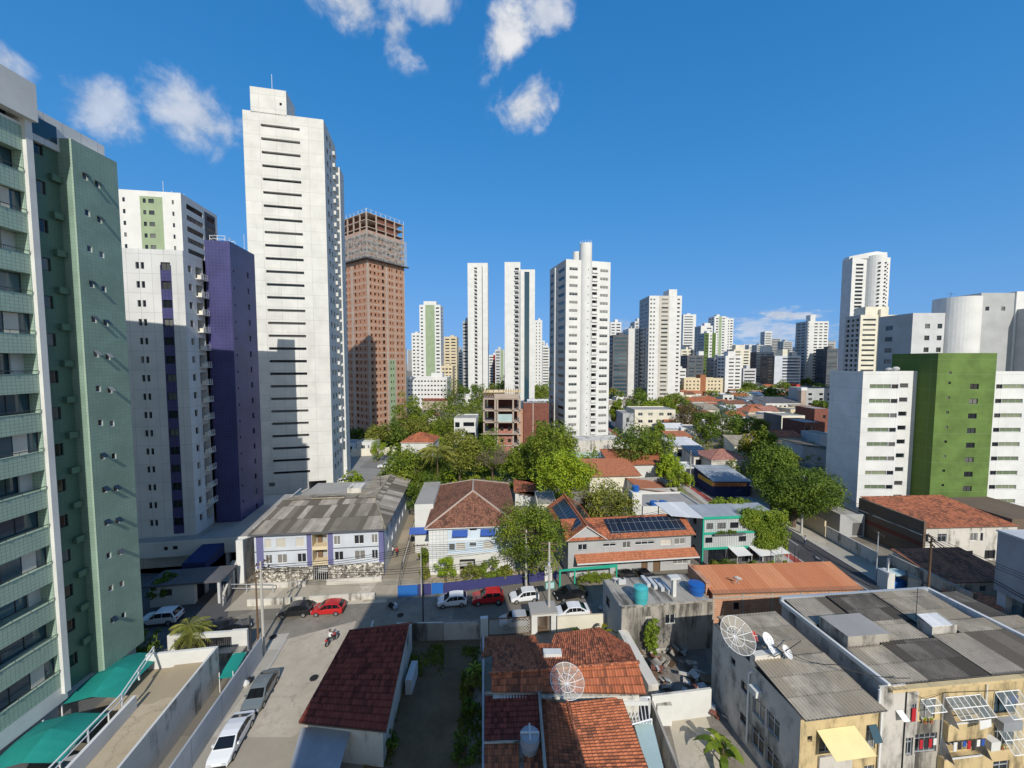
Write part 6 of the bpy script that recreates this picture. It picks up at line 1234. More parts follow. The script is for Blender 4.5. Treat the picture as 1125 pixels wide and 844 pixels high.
# ------------------------------------------------------------------ houses under red tiles at the bottom
def maroon_house():
    fl = G(328, 794, 3.4); fr = G(424, 804, 3.4); bl = G(388, 697, 3.9); br = G(451, 690, 3.9)
    dg = math.degrees(math.atan2(fr.y - fl.y, fr.x - fl.x)); r = thing('house', 'small house under one large dark maroon tile roof beside the street', 'house', (fl.x, fl.y, 0), 0); mb = MB()
    o = Vector((fl.x, fl.y, 0)); P = [p - o for p in (fl, fr, br, bl)]; M_ = [p.copy() for p in P]
    ins = [(P[0] + Vector((.5, .4, 0))), (P[1] + Vector((-.4, .4, 0))), (P[2] + Vector((-.4, 2.0, 0))), (P[3] + Vector((.5, 2.0, 0)))]
    mb.prism([(p.x, p.y) for p in ins], 0, 3.15, 'dirty_white'); mb.build('wall', r)
    rb = MB(); a, b, c, d = P; zr = 1.0; mid0, mid1 = a + (d - a) * .93, b + (c - b) * .93; mid0.z += zr; mid1.z += zr
    rb.corr(a, b, mid1, mid0, 'tile_maroon', .34, .07, .08, 6, 'brown_wall', .5); e0, e1 = d + (d - a) * .12, c + (c - b) * .12; e0.z -= .3; e1.z -= .3
    rb.slab([mid0, mid1, e1, e0], .1, 'tile_maroon', 'brown_wall'); rb.build('roof', r)
    a0 = G(316, 852, 2.3) - o; a1 = G(372, 848, 2.3) - o; a2 = G(386, 800, 2.7) - o; a3 = G(331, 799, 2.7) - o
    part(r, 'porch_roof', lambda s: s.slab([a0, a1, a2, a3], .06, 'tin')); part(r, 'post', lambda s: [s.tube([(p.x, p.y, 0), (p.x, p.y, p.z - .05)], .05, 'white_metal', 6) for p in (a0 + Vector((.3, .3, 0)), a1 + Vector((-.2, .3, 0)))])
maroon_house()
def red_house():
    r = thing('house', 'rambling house under several red barrel tile roofs with a mesh dish on it', 'house', (4, 30, 0), 0); o = Vector((4, 30, 0)); g = lambda px, py, z: G(px, py, z) - o
    ra, rb_ = g(540, 741, 5.5), g(701, 728, 5.5)
    def roof(pts, m, pitch=.25): mb = MB(); mb.corr(*pts, m, pitch, .05, .08, 6); mb.build('roof', r)
    roof((g(610, 696, 4.6), g(659, 689, 4.6), ra + (rb_ - ra) * .83, ra + (rb_ - ra) * .33), 'tile_old')
    roof((g(541, 711, 4.7), g(583, 707, 4.7), ra + (rb_ - ra) * .325, ra), 'tile_old'); roof((g(583, 707, 4.72), g(609, 707, 4.8), ra + (rb_ - ra) * .42, ra + (rb_ - ra) * .32), 'tile_terracotta'); roof((g(659, 689.5, 4.6), g(692, 709, 4.6), rb_, ra + (rb_ - ra) * .825), 'tile_old')
    roof((g(540, 761, 4.6), g(597, 761, 4.6), ra + (rb_ - ra) * .35, ra), 'tile_old'); roof((g(597, 761, 4.6), g(710, 763, 4.6), rb_, ra + (rb_ - ra) * .345), 'tile_terracotta')
    part(r, 'ridge_cap', lambda s: s.tube([ra + Vector((-.2, 0, .06)), rb_ + Vector((.1, 0, .06))], .14, 'tile_old', 6))
    roof((g(529, 700, 3.5), g(588, 698, 3.5), g(592, 707, 4.0), g(529, 722, 4.0)), 'tile_terracotta')
    # lower blocks
    q0, q1 = g(624, 773, 5.2), g(648, 870, 5.2)
    roof((g(597, 870, 4.2), g(596, 768, 4.2), q0, q1), 'tile_terracotta'); roof((g(683, 766, 4.1), g(722, 870, 4.1), q1, q0), 'tile_terracotta'); part(r, 'ridge_cap', lambda s: s.tube([q0 + Vector((0, .2, .05)), q1 + Vector((0, 0, .05))], .15, 'tile_old', 6))
    m0, m1 = g(533, 765, 4.3), g(594, 763, 4.5)
    roof((g(532, 815, 3.9), g(598, 812, 4.1), m1, m0), 'tile_maroon'); roof((g(532, 872, 3.6), g(571, 870, 3.7), g(570, 817, 4.1), g(532, 818, 4.05)), 'tile_terracotta'); roof((g(576, 872, 3.6), g(603, 872, 3.7), g(599, 815, 4.2), g(575, 816, 4.2)), 'tile_old')
    part(r, 'flashing', lambda s: (s.box(g(595, 820, 4.2).x, g(595, 868, 4.2).y, 3.8, g(595, 820, 4.2).x + .2, m1.y, 4.75, 'old_concrete'), s.tube([m0 + Vector((0, .2, .1)), m1 + Vector((.2, .2, .1))], .12, 'old_concrete', 5), s.tube([g(532, 816, 4.1), g(598, 814, 4.3)], .1, 'old_concrete', 5)))
    part(r, 'gutter', lambda s: s.tube([g(531, 872, 3.8), g(531, 700, 3.8)], .09, 'galvanised', 6))
    b0 = g(534, 872, 0); f0 = g(700, 720, 0)
    def wl(s):
        s.prism([(b0.x + .2, -10), (g(715, 870, 4).x - .4, -10), (g(690, 770, 4).x - .3, g(690, 766, 4).y), (b0.x + .2, g(533, 765, 4).y)], 0, 3.5, 'dirty_white')
        s.prism([(g(540, 741, 5).x + .2, g(600, 762, 4.6).y - .2), (g(700, 741, 5).x - .3, g(690, 762, 4.6).y), (g(690, 709, 4.6).x - .3, g(660, 700, 4.6).y - 1.2), (g(541, 711, 4.7).x + .3, g(541, 711, 4.7).y - .3)], 0, 4.4, 'dirty_white')
    part(r, 'wall', wl)
    part(r, 'skylight', lambda s: (s.box(g(597, 722, 5.1).x, g(597, 724, 5.1).y, 4.9, g(617, 722, 5.1).x, g(597, 724, 5.1).y + .7, 5.55, 'white_paint'),))
    part(r, 'fascia', lambda s: s.box(g(683, 766, 4.1).x, g(683, 768, 4.0).y - .3, 3.7, g(711, 765, 4.1).x, g(683, 768, 4.0).y + .1, 4.05, 'white_paint'))
    dish('large wire mesh dish on the red tile roof', G(624, 768, 5.2) + Vector((-.1, .2, 0)), 1.35, 10, 22, 'dish_mesh', True, stand=1.1, ribs=12)
    tank('grey blue water tank with a white cross pipe on the shaded red roof', G(582, 824, 3.95), .68, 1.3, 'tin', pipe=True)
    part(r, 'tank_base', lambda s: s.box(g(582, 824, 3.6).x - .8, g(582, 824, 3.6).y - .8, 3.3, g(582, 824, 3.6).x + .8, g(582, 824, 3.6).y + .8, 3.95, 'old_concrete'))
    # white barred courtyard screen right of the house
    t = thing('pergola', 'white barred frame over the narrow passage right of the red tile house', 'pergola', G(700, 790, 0), 0); e = Vector(t.location); h = lambda px, py, z: G(px, py, z) - e
    part(t, 'beam', lambda s: (s.tube([h(686, 768, 3), h(714, 766, 3)], .08, 'white_metal', 6), s.tube([h(694, 796, 3), h(716, 790, 3)], .06, 'white_metal', 6), [s.tube([h(689 + 4.5 * k, 768, 3), h(696 + 3.6 * k, 795, 3)], .05, 'white_metal', 5) for k in range(6)]))
    part(t, 'post', lambda s: [s.tube([(p.x, p.y, 0), (p.x, p.y, 3)], .06, 'white_metal', 6) for p in (h(686, 768, 3), h(714, 766, 3), h(716, 790, 3))]); part(t, 'sheet', lambda s: s.slab([h(697, 797, 2.6), h(716, 791, 2.6), h(733, 860, 2.5), h(716, 862, 2.5)], .04, 'pale_teal'))
red_house()
wall_run('boundary_wall', 'sooty boundary wall along the passage right of the pergola', 'wall', [G(716, 770, 2.2), G(752, 860, 2.2)], 2.2, .2, 'sooty_wall', 'old_concrete')
wall_run('boundary_wall', 'white plastered yard wall half in shade below the vacant yard', 'wall', [G(716, 764, 2.6), G(781, 756, 2.6)], 2.6, .2, 'white_paint', 'dirty_white')
t = thing('shed', 'small white shed with a sign panel against the white yard wall', 'shed', G(727, 792, 0), 0); part(t, 'wall', lambda s: s.box(-.6, -.5, 0, .7, .9, 1.9, 'white_paint', 'old_concrete')); boxpart(t, 'panel', (.71, -.3, .5, .74, .7, 1.6), 'pale_grey')

# ------------------------------------------------------------------ street walls, gates, ramp
def lot_wall():
    a, b = G(436, 704), G(487, 703); wall_run('boundary_wall', 'stained grey plaster wall closing the dirt lot towards the street, left of the block panel', 'wall', [(a.x, a.y), (b.x, b.y)], 2.1, .2, 'old_concrete', 'dirty_white')
    c = G(527, 701); wall_run('boundary_wall', 'grey rough block panel of the lot wall, left of the white gate pillar', 'wall', [(b.x + .1, b.y), (c.x, c.y)], 2.0, .22, 'sooty_wall', 'old_concrete')
    d, e = G(536, 699), G(584, 696)
    wall_run('gate_pillar', 'white gate pillar at the left end of the lattice gate', 'gate pillar', [(G(528, 700).x, G(528, 700).y), (d.x, d.y)], 2.35, .45, 'white_paint')
    g_ = thing('lattice_gate', 'dark and tan lattice driveway gate beside the red tile house', 'gate', (d.x, d.y, 0), math.atan2(e.y - d.y, e.x - d.x)); L_ = (e - d).length
    part(g_, 'frame', lambda s: (s.box(.05, -.05, .05, .15, .05, 2.1, 'wood'), s.box(L_ - .15, -.05, .05, L_ - .05, .05, 2.1, 'wood'), s.box(.15, -.05, 2.0, L_ - .15, .05, 2.1, 'wood'), s.box(.15, -.05, .05, L_ - .15, .05, .15, 'wood')))
    part(g_, 'lattice', lambda s: [s.tube([(max(.1, x), 0, .1 + max(0, .1 - x)), (min(L_ - .1, x + 1.9), 0, .1 + min(1.9, L_ - .1 - x))], .03, 'stone_pale', 4) for x in [-1.7 + .36 * k for k in range(int((L_ + 1.6) / .36))]] + [s.tube([(min(L_ - .1, x), 0.03, .1 + max(0, x - L_ + .1)), (max(.1, x - 1.9), .03, .1 + min(1.9, x - .1))], .03, 'stone_pale', 4) for x in [.2 + .36 * k for k in range(int((L_ + 1.6) / .36))]])
    p = G(584, 697); h = thing('gate_house', 'white gate house with flat grey roof and lattice door under the tall pole', 'gate house', (p.x, p.y, 0), R(6)); W_ = fa(p, 6, 611, 1)
    part(h, 'wall', lambda s: (s.box(0, 0, 0, .7, 1.7, 2.5, 'white_paint'), s.box(W_ - .6, 0, 0, W_, 1.7, 2.5, 'white_paint'), s.box(.7, 1.4, 0, W_ - .6, 1.7, 2.5, 'white_paint'), s.box(.7, 0, 2.1, W_ - .6, 1.4, 2.5, 'white_paint'))); boxpart(h, 'roof', (-.15, -.3, 2.52, W_ + .15, 1.9, 2.7), 'concrete')
    part(h, 'door', lambda s: [s.box(.75 + .16 * k, .1, 0, .83 + .16 * k, .16, 2.05, 'wood') for k in range(int((W_ - 1.4) / .16))])
    q0, q1 = G(612, 694), G(664, 691); wall_run('boundary_wall', 'cream garden wall behind the banana plants, right of the gate house', 'wall', [(q0.x, q0.y), (q1.x, q1.y)], 1.9, .2, 'pale_cream', 'cream')
    w0, w1 = UV(10, -9.8), UV(45.5, -9.4); wall_run('boundary_wall', 'low sooty wall between the maroon roofed house and the dirt lot', 'wall', [(w0.x, w0.y), (w1.x, w1.y)], 1.5, .2, 'sooty_wall')
    wall_run('concrete_tank', 'small pale concrete box standing against the lot wall beside the maroon roof', 'concrete box', [(G(449, 752).x, G(449, 752).y), (G(456, 752).x, G(456, 752).y)], 1.5, 2.4, 'pale_grey')
lot_wall()
def blue_wall():
    pts = [(437, 656), (459, 654.5), (474, 653), (487, 652), (602, 637), (612, 635)]; P = [G(*p) for p in pts]
    for i, (m, lab) in enumerate((('blue_paint', 'bright blue stretch of the street wall at the driveway corner'), ('indigo_paint', 'short indigo stretch of the street wall between two bright blue ones'), ('blue_paint', 'second bright blue stretch of the street wall, nearer the villa'), ('indigo_paint', 'long indigo street wall in front of the villa garden'))):
        a, b = P[i], P[i + 1]; d = (b - a).normalized() * .02; wall_run('street_wall', lab, 'wall', [(a + d).xy, (b - d).xy], [1.55, 1.5] if i < 3 else [1.45, 1.2], .18, m)
    a, b = P[4], P[5]; wall_run('street_wall', 'last indigo piece of street wall under the big round tree', 'wall', [(a.x + .9, a.y + .1), (b.x, b.y)], 1.2, .18, 'indigo_paint')
    t = thing('doorway', 'white gate pillars standing in the indigo street wall', 'gate', G(600, 638), R(8)); part(t, 'pillar', lambda s: (s.box(-.25, -.2, 0, .15, .3, 2.3, 'white_paint'), s.box(.5, -.2, 0, .85, .3, 2.3, 'white_paint'))); boxpart(t, 'door', (.16, 0, 0, .49, .06, 1.9), 'lilac_grey')
    railing('thin white posts and rails along the driveway edge above the street wall', [G(438, 655), G(442, 626), G(460, 562)], 1.5, 6, 'dark_metal', r=.035, rails=1)
    wall_run('boundary_wall', 'low dark wall dividing the driveway from the side yard', 'wall', [G(441, 630).xy, G(461, 560).xy], .9, .18, 'sooty_wall')
blue_wall()
def green_gate():
    a, b = G(614, 645), G(677, 640); t = thing('garden_gate', 'teal steel arch gate with a hedge panel before the solar panel house', 'gate', a, math.atan2(b.y - a.y, b.x - a.x)); L_ = (b - a).length
    part(t, 'post', lambda s: s.box(0, -.12, 0, .25, .12, 2.5, 'teal_paint')); part(t, 'post', lambda s: s.box(L_ - .1, -.1, 0, L_ + .1, .1, 2.7, 'teal_paint')); part(t, 'beam', lambda s: s.prism([(.25, -.1), (L_ - .1, -.1), (L_ - .1, .1), (.25, .1)], 2.3, [2.5, 2.7, 2.7, 2.5], 'teal_paint')); part(t, 'beam', lambda s: s.box(2.2, -.09, 0, 2.4, .09, 2.28, 'teal_paint'))
    h = thing('hedge', 'clipped green hedge under the teal gate beam', 'hedge', a + (b - a) * .62, math.atan2(b.y - a.y, b.x - a.x)); q = crown_mesh(8, L_ * .36, .45, .9, 60, 60, .1, 'leaf_mid', flat=True); q.v = [(max(-L_ * .34, min(L_ * .36, x)), max(-.4, min(.5, y)), max(.05, z + .95)) for x, y, z in q.v]; q.build('foliage', h)
    s_ = thing('street_sign', 'square mint green sign board on a pole at the kerb', 'sign', G(604, 667), R(10)); part(s_, 'post', lambda s: s.tube([(0, 0, 0), (0, 0, 3.4)], .05, 'pole_concrete', 8)); boxpart(s_, 'board', (-.6, -.09, 2.5, .6, -.03, 3.4), 'teal_paint'); boxpart(s_, 'face', (-.52, -.11, 2.58, .52, -.092, 3.32), 'pale_teal')
green_gate()
def left_yard():
    a, b = UV(-4, -20.75), UV(43.3, -20.5); wall_run('fence_wall', 'long grey slatted fence wall between the ramp and the sidewalk', 'wall', [a.xy, b.xy], 2.45, .14, 'slat_fence', 'galvanised')
    t = thing('ramp', 'pale concrete car ramp between two tall grey walls', 'ramp', UV(40.6, -23.15), R(9)); W_ = 6.2
    part(t, 'outer_wall', lambda s: s.prism([(-.2, -60), (0, -60), (0, 0), (-.2, 0)], -.1, [3.4, 3.4, 3.8, 3.8], 'dirty_white', 'white_paint')); part(t, 'back_wall', lambda s: s.box(-W_, -.25, 0, -.21, 0, 3.8, 'white_paint'))
    part(t, 'inner_wall', lambda s: s.prism([(-4.0, -60), (-3.75, -60), (-3.75, -4.8), (-4.0, -4.8)], -.1, [3.2, 3.2, 3.5, 3.5], 'white_paint', 'white_clean')); part(t, 'deck', lambda s: s.prism([(-3.74, -60), (-.21, -60), (-.21, -.26), (-3.74, -.26)], -.2, [.3, .3, 2.5, 2.5], 'm_tan')); part(t, 'deck', lambda s: s.box(-W_, -4.7, 1.6, -3.75, -.26, 2.3, 'm_tan'))
    a0 = UV(36.0, -27.15, 3.3); c = [UV(40.3, -28.6, 3.6), UV(35, -27.4, 3.4), UV(29, -27.4, 3.3), UV(20, -27.4, 3.2)]
    railing('white pipe railing along the inner ramp wall beside the teal canopies', c, 1.0, 2.6, 'white_metal', r=.06, rails=2, z=0)
    for i, (u0, u1, v0, v1) in enumerate(((36.5, 41.6, -33.0, -28.6), (31.0, 35.0, -33.0, -28.4), (25.0, 30.4, -33.2, -28.4))):
        t = thing('tent_canopy', ('teal fabric canopy nearest the green tower corner', 'teal fabric canopy in the middle of the three', 'teal fabric canopy nearest the bottom edge of the picture')[i], 'canopy', UV((u0 + u1) / 2, (v0 + v1) / 2), R(9), 'teal canopies over the parking bays'); hu, hv = (u1 - u0) / 2, (v1 - v0) / 2
        def cl(s):
            n = 6; z = lambda i, j: 3.0 + .75 * (1 - abs(2 * i / n - 1)) ** 1.1 * (1 - .5 * abs(2 * j / n - 1)) - .25 * (abs(2 * j / n - 1)) ** 2
            p = lambda i, j: (hv * (2 * i / n - 1), hu * (2 * j / n - 1), z(i, j) + .15)
            for i in range(n):
                for j in range(n): s.quad(p(i, j), p(i + 1, j), p(i + 1, j + 1), p(i, j + 1), 'teal_cloth')
        part(t, 'cloth', cl); part(t, 'post', lambda s: [s.tube([(x * hv, y * hu, 0), (x * hv, y * hu, 2.95)], .06, 'white_metal', 6) for x in (-1, 1) for y in (-1, 1)])
    g0, g1 = G(186, 722), G(273, 716); t = thing('yard_gate', 'white gate wall with dark bars across the tower yard', 'gate', g0, math.atan2(g1.y - g0.y, g1.x - g0.x)); L_ = (g1 - g0).length
    part(t, 'wall', lambda s: (s.box(0, -.15, 0, .7, .15, 2.5, 'white_paint'), s.box(L_ - 1.6, -.15, 0, L_, .15, 2.6, 'white_paint'), s.box(.7, -.15, 1.95, L_ - 1.6, .15, 2.5, 'white_paint'), s.box(.7, -.15, 0, L_ - 1.6, .15, .35, 'white_paint')))
    part(t, 'bars', lambda s: [s.box(.72 + .2 * k, -.05, .36, .80 + .2 * k, .05, 1.94, 'dark_metal') for k in range(int((L_ - 2.4) / .2))]); boxpart(t, 'ledge', (-.2, -1.2, .0, L_, -.3, .9), 'old_concrete')
    s_ = thing('bay_awning', 'small teal awning on poles in the bay behind the slatted fence', 'awning', UV(40.5, -21.8), R(9)); part(s_, 'cloth', lambda s: s.slab([(-.7, -1.3, 1.5), (.6, -1.3, 1.5), (.6, 1.3, 2.0), (-.7, 1.3, 2.0)], .05, 'teal_cloth')); part(s_, 'post', lambda s: [s.tube([(x, y, 0), (x, y, 2.0)], .04, 'white_metal', 5) for x in (-.65, .55) for y in (-1.2, 1.2)])
    railing('pipe barrier rail at the left corner of the light forecourt', [G(245, 666), G(246, 652), G(271, 652), G(300, 652)], 1.3, 3.5, 'galvanised', r=.05, rails=2)
    wall_run('low_wall', 'low pale wall along the street in front of the violet pillar building', 'wall', [G(272, 666).xy, G(333, 663).xy], .9, .18, 'dirty_white'); wall_run('low_wall', 'right half of the low pale wall before the violet pillar building, ending at the driveway', 'wall', [G(340, 662.5).xy, G(412, 658).xy], .9, .18, 'dirty_white')
    wall_run('boundary_wall', 'dirty parapet wall stepping down along the left edge of the forecourt', 'wall', [G(262, 632).xy, G(246, 664).xy], [2.6, 1.5], .25, 'sooty_wall', 'dirty_white')
    wall_run('boundary_wall', 'white wall closing the far end of the grey parking deck', 'wall', [G(386, 502).xy, G(436, 499).xy], 2.6, .25, 'pale_cream'); wall_run('boundary_wall', 'grey wall with a sloping end below the white slab tower', 'wall', [G(316, 566).xy, G(340, 552).xy], 3.4, .3, 'dirty_white')
    wall_run('boundary_wall', 'old grey wall at the left foot of the white slab tower', 'wall', [G(287, 566).xy, G(314, 562).xy], 2.6, .3, 'old_concrete')
left_yard()

def warehouse():
    org = G(1014, 618); dg = 3; W_ = 15.8; H = 5.6; f = lambda px, z=4: fa(org, dg, px, z)
    F = [(f(a), f(b), 3.3, 4.6, st) for a, b, st in ((1016.5, 1020, 'p'), (1030, 1040, 'g2'), (1066, 1074, 'w2'), (1077, 1080, 'p'), (1096, 1104, 'w2'))] + [(f(a), f(b), .3, 1.7, 'd2') for a, b in ((1044, 1050), (1053, 1057), (1061, 1070), (1083, 1095))]
    house('warehouse', 'dirty white warehouse with patchy orange tile roof at the foot of the lime green block', org, dg, W_, 10.5, H, 'mf', 1.3, 'tile_old', 'dirty_white', F=F, mL='brown_wall', over=.15, extra=lambda r: (part(r, 'side_parapet', lambda s: (s.box(-.45, -.2, 0, -.05, 10.6, H + 1.1, 'brown_wall'), s.box(-.50, 0, 2.6, -.46, 10.4, 3.3, 'maroon'), s.box(-.5, 0, 4.4, -.46, 10.4, 4.6, 'dirty_white'))), boxpart(r, 'rear_roof', (W_ + .5, 1, 0, W_ + 10, 11, 6.3), 'brown_wall')))
warehouse()
def tiled_workshop():
    org = G(1036, 668); f = lambda px, z=2: fa(org, 3, px, z)
    house('workshop', 'low grey workshop with dark brown roof and peeling white end wall beside the avenue wires', org, 3, 10.4, 6.5, 3.4, 'mf', 1.1, 'tile_brown', 'dirty_white', F=[(f(1076), f(1084), 2.0, 2.8, 'p')], over=.2, mL='grey_wall', extra=lambda r: part(r, 'side_parapet', lambda s: (s.box(-.5, -3, 0, -.1, 6.6, 3.9, 'old_concrete'), s.box(-.54, -3, 2.2, -.51, 6.6, 2.4, 'dark_grey'))))
    t = thing('raised_building', 'plain dark grey building on a stilt at the right edge', 'building', (58.6, 30, 0), 0); part(t, 'wall', lambda s: s.box(0, 0, 4.4, 18, 15, 11.6, 'tin')); part(t, 'column', lambda s: (s.box(.2, .2, 0, 1.0, 1.0, 4.4, 'pale_grey'), s.box(8, .2, 0, 8.8, 1.0, 4.4, 'pale_grey'), s.box(.2, 14, 0, 1.0, 14.8, 4.4, 'pale_grey')))
    part(t, 'rear_wall', lambda s: s.box(3, 9.9, 0, 17.5, 14.5, 4.4, 'dark_grey')); part(t, 'roof', lambda s: s.box(-.1, -.1, 11.6, 18.1, 15.1, 11.8, 'pale_grey'))
    wall_run('street_wall', 'pale wall with metal gates along the right pavement of the avenue', 'wall', [(57.3, 58.5), (57.3, 68)], 2.2, .2, 'dirty_white'); wall_run('street_wall', 'tan plaster wall under the spreading street tree', 'wall', [(57.3, 68.3), (57.3, 73.5)], 3.0, .3, 'cream', 'brown_wall')
    wall_run('street_wall', 'pink grey wall along the avenue between the blue shop and the spreading tree', 'wall', [(57.2, 80), (57.2, 95)], 2.4, .25, 'raw_concrete', 'stone_pale')
    k = thing('news_kiosk', 'white and blue kiosk on the far side of the avenue', 'kiosk', G(976, 650), R(5)); part(k, 'body', lambda s: (s.box(-.2, 0, 0, .9, 1.4, 2.6, 'white_paint'), s.box(.92, .1, 0, 3.4, 1.4, 1.2, 'blue_paint'))); boxpart(k, 'roof', (.92, -.1, 2.2, 3.6, 1.5, 2.4), 'pale_teal'); part(k, 'post', lambda s: (s.tube([(3.4, 0, 1.2), (3.4, 0, 2.2)], .05, 'white_metal', 6), s.box(.35, .5, 2.6, .5, .7, 4.4, 'white_paint')))
    for i, (x, y) in enumerate(((58.2, 53), (58.4, 48.6), (58.6, 43.6))):
        t = thing('yard_shack', ('grey flat roofed shack among debris behind the kiosk', 'sooty shack with a rusty roof in the shaded yard by the wires', 'long sooty shack nearest the corner of the wide yellow block')[i], 'shack', (x - 3.6, y - 2, 0), R(-40), 'shaded yard shacks'); part(t, 'wall', lambda s: s.box(0, 0, 0, 4.4, 2.6, 2.5, 'sooty_wall')); part(t, 'roof', lambda s: s.slab([(-.2, -.2, 2.55), (4.6, -.2, 2.55), (4.6, 2.8, 2.9), (-.2, 2.8, 2.9)], .08, ('fibro', 'tile_old', 'fibro_dark')[i])); boxpart(t, 'door', (1.2, -.03, 0, 2.0, -.005, 2.0), 'hole')
tiled_workshop()
bld('apartment_block', 'building right of the picture that shades the yards beside the avenue', 'apartment block', (60, 14), 0, 22, 13, 21, F=rows(6, 3, 1, [(2, 4), (8, 10), (15, 17)], .9, 2.1, 'w2'), mF='pale_grey')
bld('apartment_tower', 'pale cream tower with regular windows whose long shadow falls across the dirt lot', 'apartment tower', (-6.9, -15.2), 0, 17.8, 12.4, 38.4, Bk=rows(11, 3.05, 1, [(2, 4), (7, 9), (12, 14)], .9, 2.1, 'w2'), mF='pale_cream')
# ------------------------------------------------------------------ the low houses between the streets and the skyline
def hs(label, x0, x1, yb, D_, H, kind, rise, rm, wm, wins=(), dg=0, cat='house', name='house', group='low houses in the middle distance', over=.35, Lw=(), mL=None):
    """front spans pixel columns x0..x1 with its foot on pixel row yb; wins = (px0, px1, z0, z1, style)"""
    org = G(x0, yb); W_ = fa(org, dg, x1, H * .6)
    F = [(fa(org, dg, a, z0), fa(org, dg, b, z0), z0, z1, st) for a, b, z0, z1, st in wins]
    if kind == 'flat': return bld(name, label, cat, org, dg, W_, D_, H, F=F, mF=wm, mL=mL, roof=rm, par=.35, group=group, L=Lw)
    return house(name, label, org, dg, W_, D_, H, kind, rise, rm, wm, F=F, over=over, group=group, cat=cat, L=Lw, mL=mL)
hs('house with a terracotta roof and white wall beside the hanging bushes on the avenue', 671, 733, 530, 9, 4.6, 'mf', 2.2, 'tile_terracotta', 'white_paint', ((722, 728, 1, 2, 'w2'),), 4)
hs('long orange roofed house left of the terracotta roof by the avenue', 648, 703, 541, 9, 3.9, 'mf', 2.0, 'tile_orange', 'pale_cream', ((688, 693, 2, 3, 'w2'), (697, 701, 2, 3, 'w2')), 5)
hs('small orange roof sloping to the avenue below the long orange roof', 703, 744, 553, 8, 3.4, 'mr', -1.4, 'tile_orange', 'white_paint', (), 5)
hs('flat grey terrace roof carrying two dark blue tanks', 706, 770, 575, 8, 3.4, 'flat', 0, 'concrete', 'white_paint', (), 4)
t1 = G(718, 556, 3.1); tank('dark blue tank, left one of the pair on the flat grey terrace', t1, .75, 1.0, 'tank_blue'); tank('dark blue tank, right one of the pair on the flat grey terrace', t1 + Vector((1.9, .1, 0)), .75, 1.0, 'tank_blue')
t = thing('tank_tower', 'white square tower rising behind the solar panel roof', 'water tower', G(694, 598), R(5)); part(t, 'wall', lambda s: s.box(0, 0, 0, 1.7, 1.7, 9.2, 'white_paint')); tank('blue tank on top of the white square tower', G(694, 598) + Vector((.8, .9, 9.2)), .62, 1.0, 'tank_blue')
t = thing('solar_array', 'dark solar strip sloping along the avenue side of the orange roofs', 'solar panel', G(746, 553), R(90)); part(t, 'panel', lambda s: s.slab([(0, 0, 2.4), (15, 0, 2.4), (15, 1.7, 3.3), (0, 1.7, 3.3)], .08, 'solar_cells', 'metal')); part(t, 'support', lambda s: [s.tube([(x, y, 0), (x, y, z)], .06, 'metal', 5) for x in (.5, 7.5, 14.5) for y, z in ((.15, 2.3), (1.5, 3.1))])
wall_run('low_wall', 'white roadside wall with a notice box next to the red cycle path', 'wall', [(44.2, 78), (44.3, 82)], 1.2, .25, 'white_paint')
hs('blue shop with a slate grey roof and a yellow fascia by the avenue', 784, 824, 546, 10, 3.7, 'mf', 1.1, 'tin_grey', 'navy_paint', (), 0, 'shop', 'shop', mL='navy_paint')
t = thing('shop_fascia', 'yellow sloping fascia board along the blue shop roof', 'fascia', G(784, 546) + Vector((-.5, -.45, 0)), 0); part(t, 'board', lambda s: s.box(-.12, 0, 2.7, -.06, 7, 3.7, 'ochre')); part(t, 'front_board', lambda s: s.box(-.05, -.06, 2.7, 8.0, 0, 3.6, 'orange_brown')); part(t, 'post', lambda s: s.box(7.8, -.2, 0, 8.0, -.06, 2.7, 'dark_metal'))
hs('white walled house with a ragged pink tile roof behind the blue shop', 781, 824, 521, 10, 4.2, 'hip', 1.8, 'tile_pink', 'dirty_white', ((788, 791, 1.4, 2.6, 'w2'), (799, 802, 1.4, 2.6, 'w2'), (808, 812, 1.4, 2.6, 'w2')), 0)
hs('small open sided house with grey solar roof left of the ragged pink roof', 762, 782, 515, 8, 3.8, 'mf', 1.4, 'solar_cells', 'dirty_white', ((764, 775, .2, 2.8, 'p'),), 0)
hs('cream sheet roof over a yard beside the avenue, above the solar roofed house', 738, 770, 503, 11, 3.8, 'mf', 1.0, 'tin_white', 'pale_cream', ((744, 756, .3, 2.9, 'p'),), 0)
hs('white box of a shop at the avenue bend with shuttered fronts', 746, 766, 528, 6, 3.6, 'flat', 0, 'tin_white', 'white_paint', ((748, 754, .3, 2.4, 'd2'), (757, 764, .3, 2.4, 'sh')), 0, 'shop', 'shop')
hs('orange tile strip roof just above the cream sheet roof', 735, 760, 492, 7, 4.0, 'mf', 1.0, 'tile_orange', 'pale_cream', ())
hs('white gabled wall and roof left of the orange tile strip', 725, 752, 484, 9, 5.0, 'gx', 1.4, 'tin_white', 'white_paint', ((730, 733, 2, 3, 'p'),))
hs('cream two storey building with square windows among the trees', 697, 742, 472, 14, 9.5, 'flat', 0, 'concrete', 'pale_cream', tuple((a, a + 5, z, z + 1.4, 'w2') for a in (701, 712, 724, 733) for z in (3.2, 6.6)))
hs('grey side wing on the left of the cream two storey building', 684, 696, 476, 12, 9, 'flat', 0, 'concrete', 'grey_wall', ((688, 691, 5, 7, 'p'),)); hs('small white and red house squeezed beside the round cylinder tower', 676, 684, 470, 8, 6, 'gx', 1.6, 'tile_terracotta', 'white_paint', ((678, 681, 2, 4, 'p'),))
hs('red roofed shed behind the white gabled wall', 731, 743, 473, 7, 4, 'gx', 1.2, 'tile_old', 'raw_concrete', ())
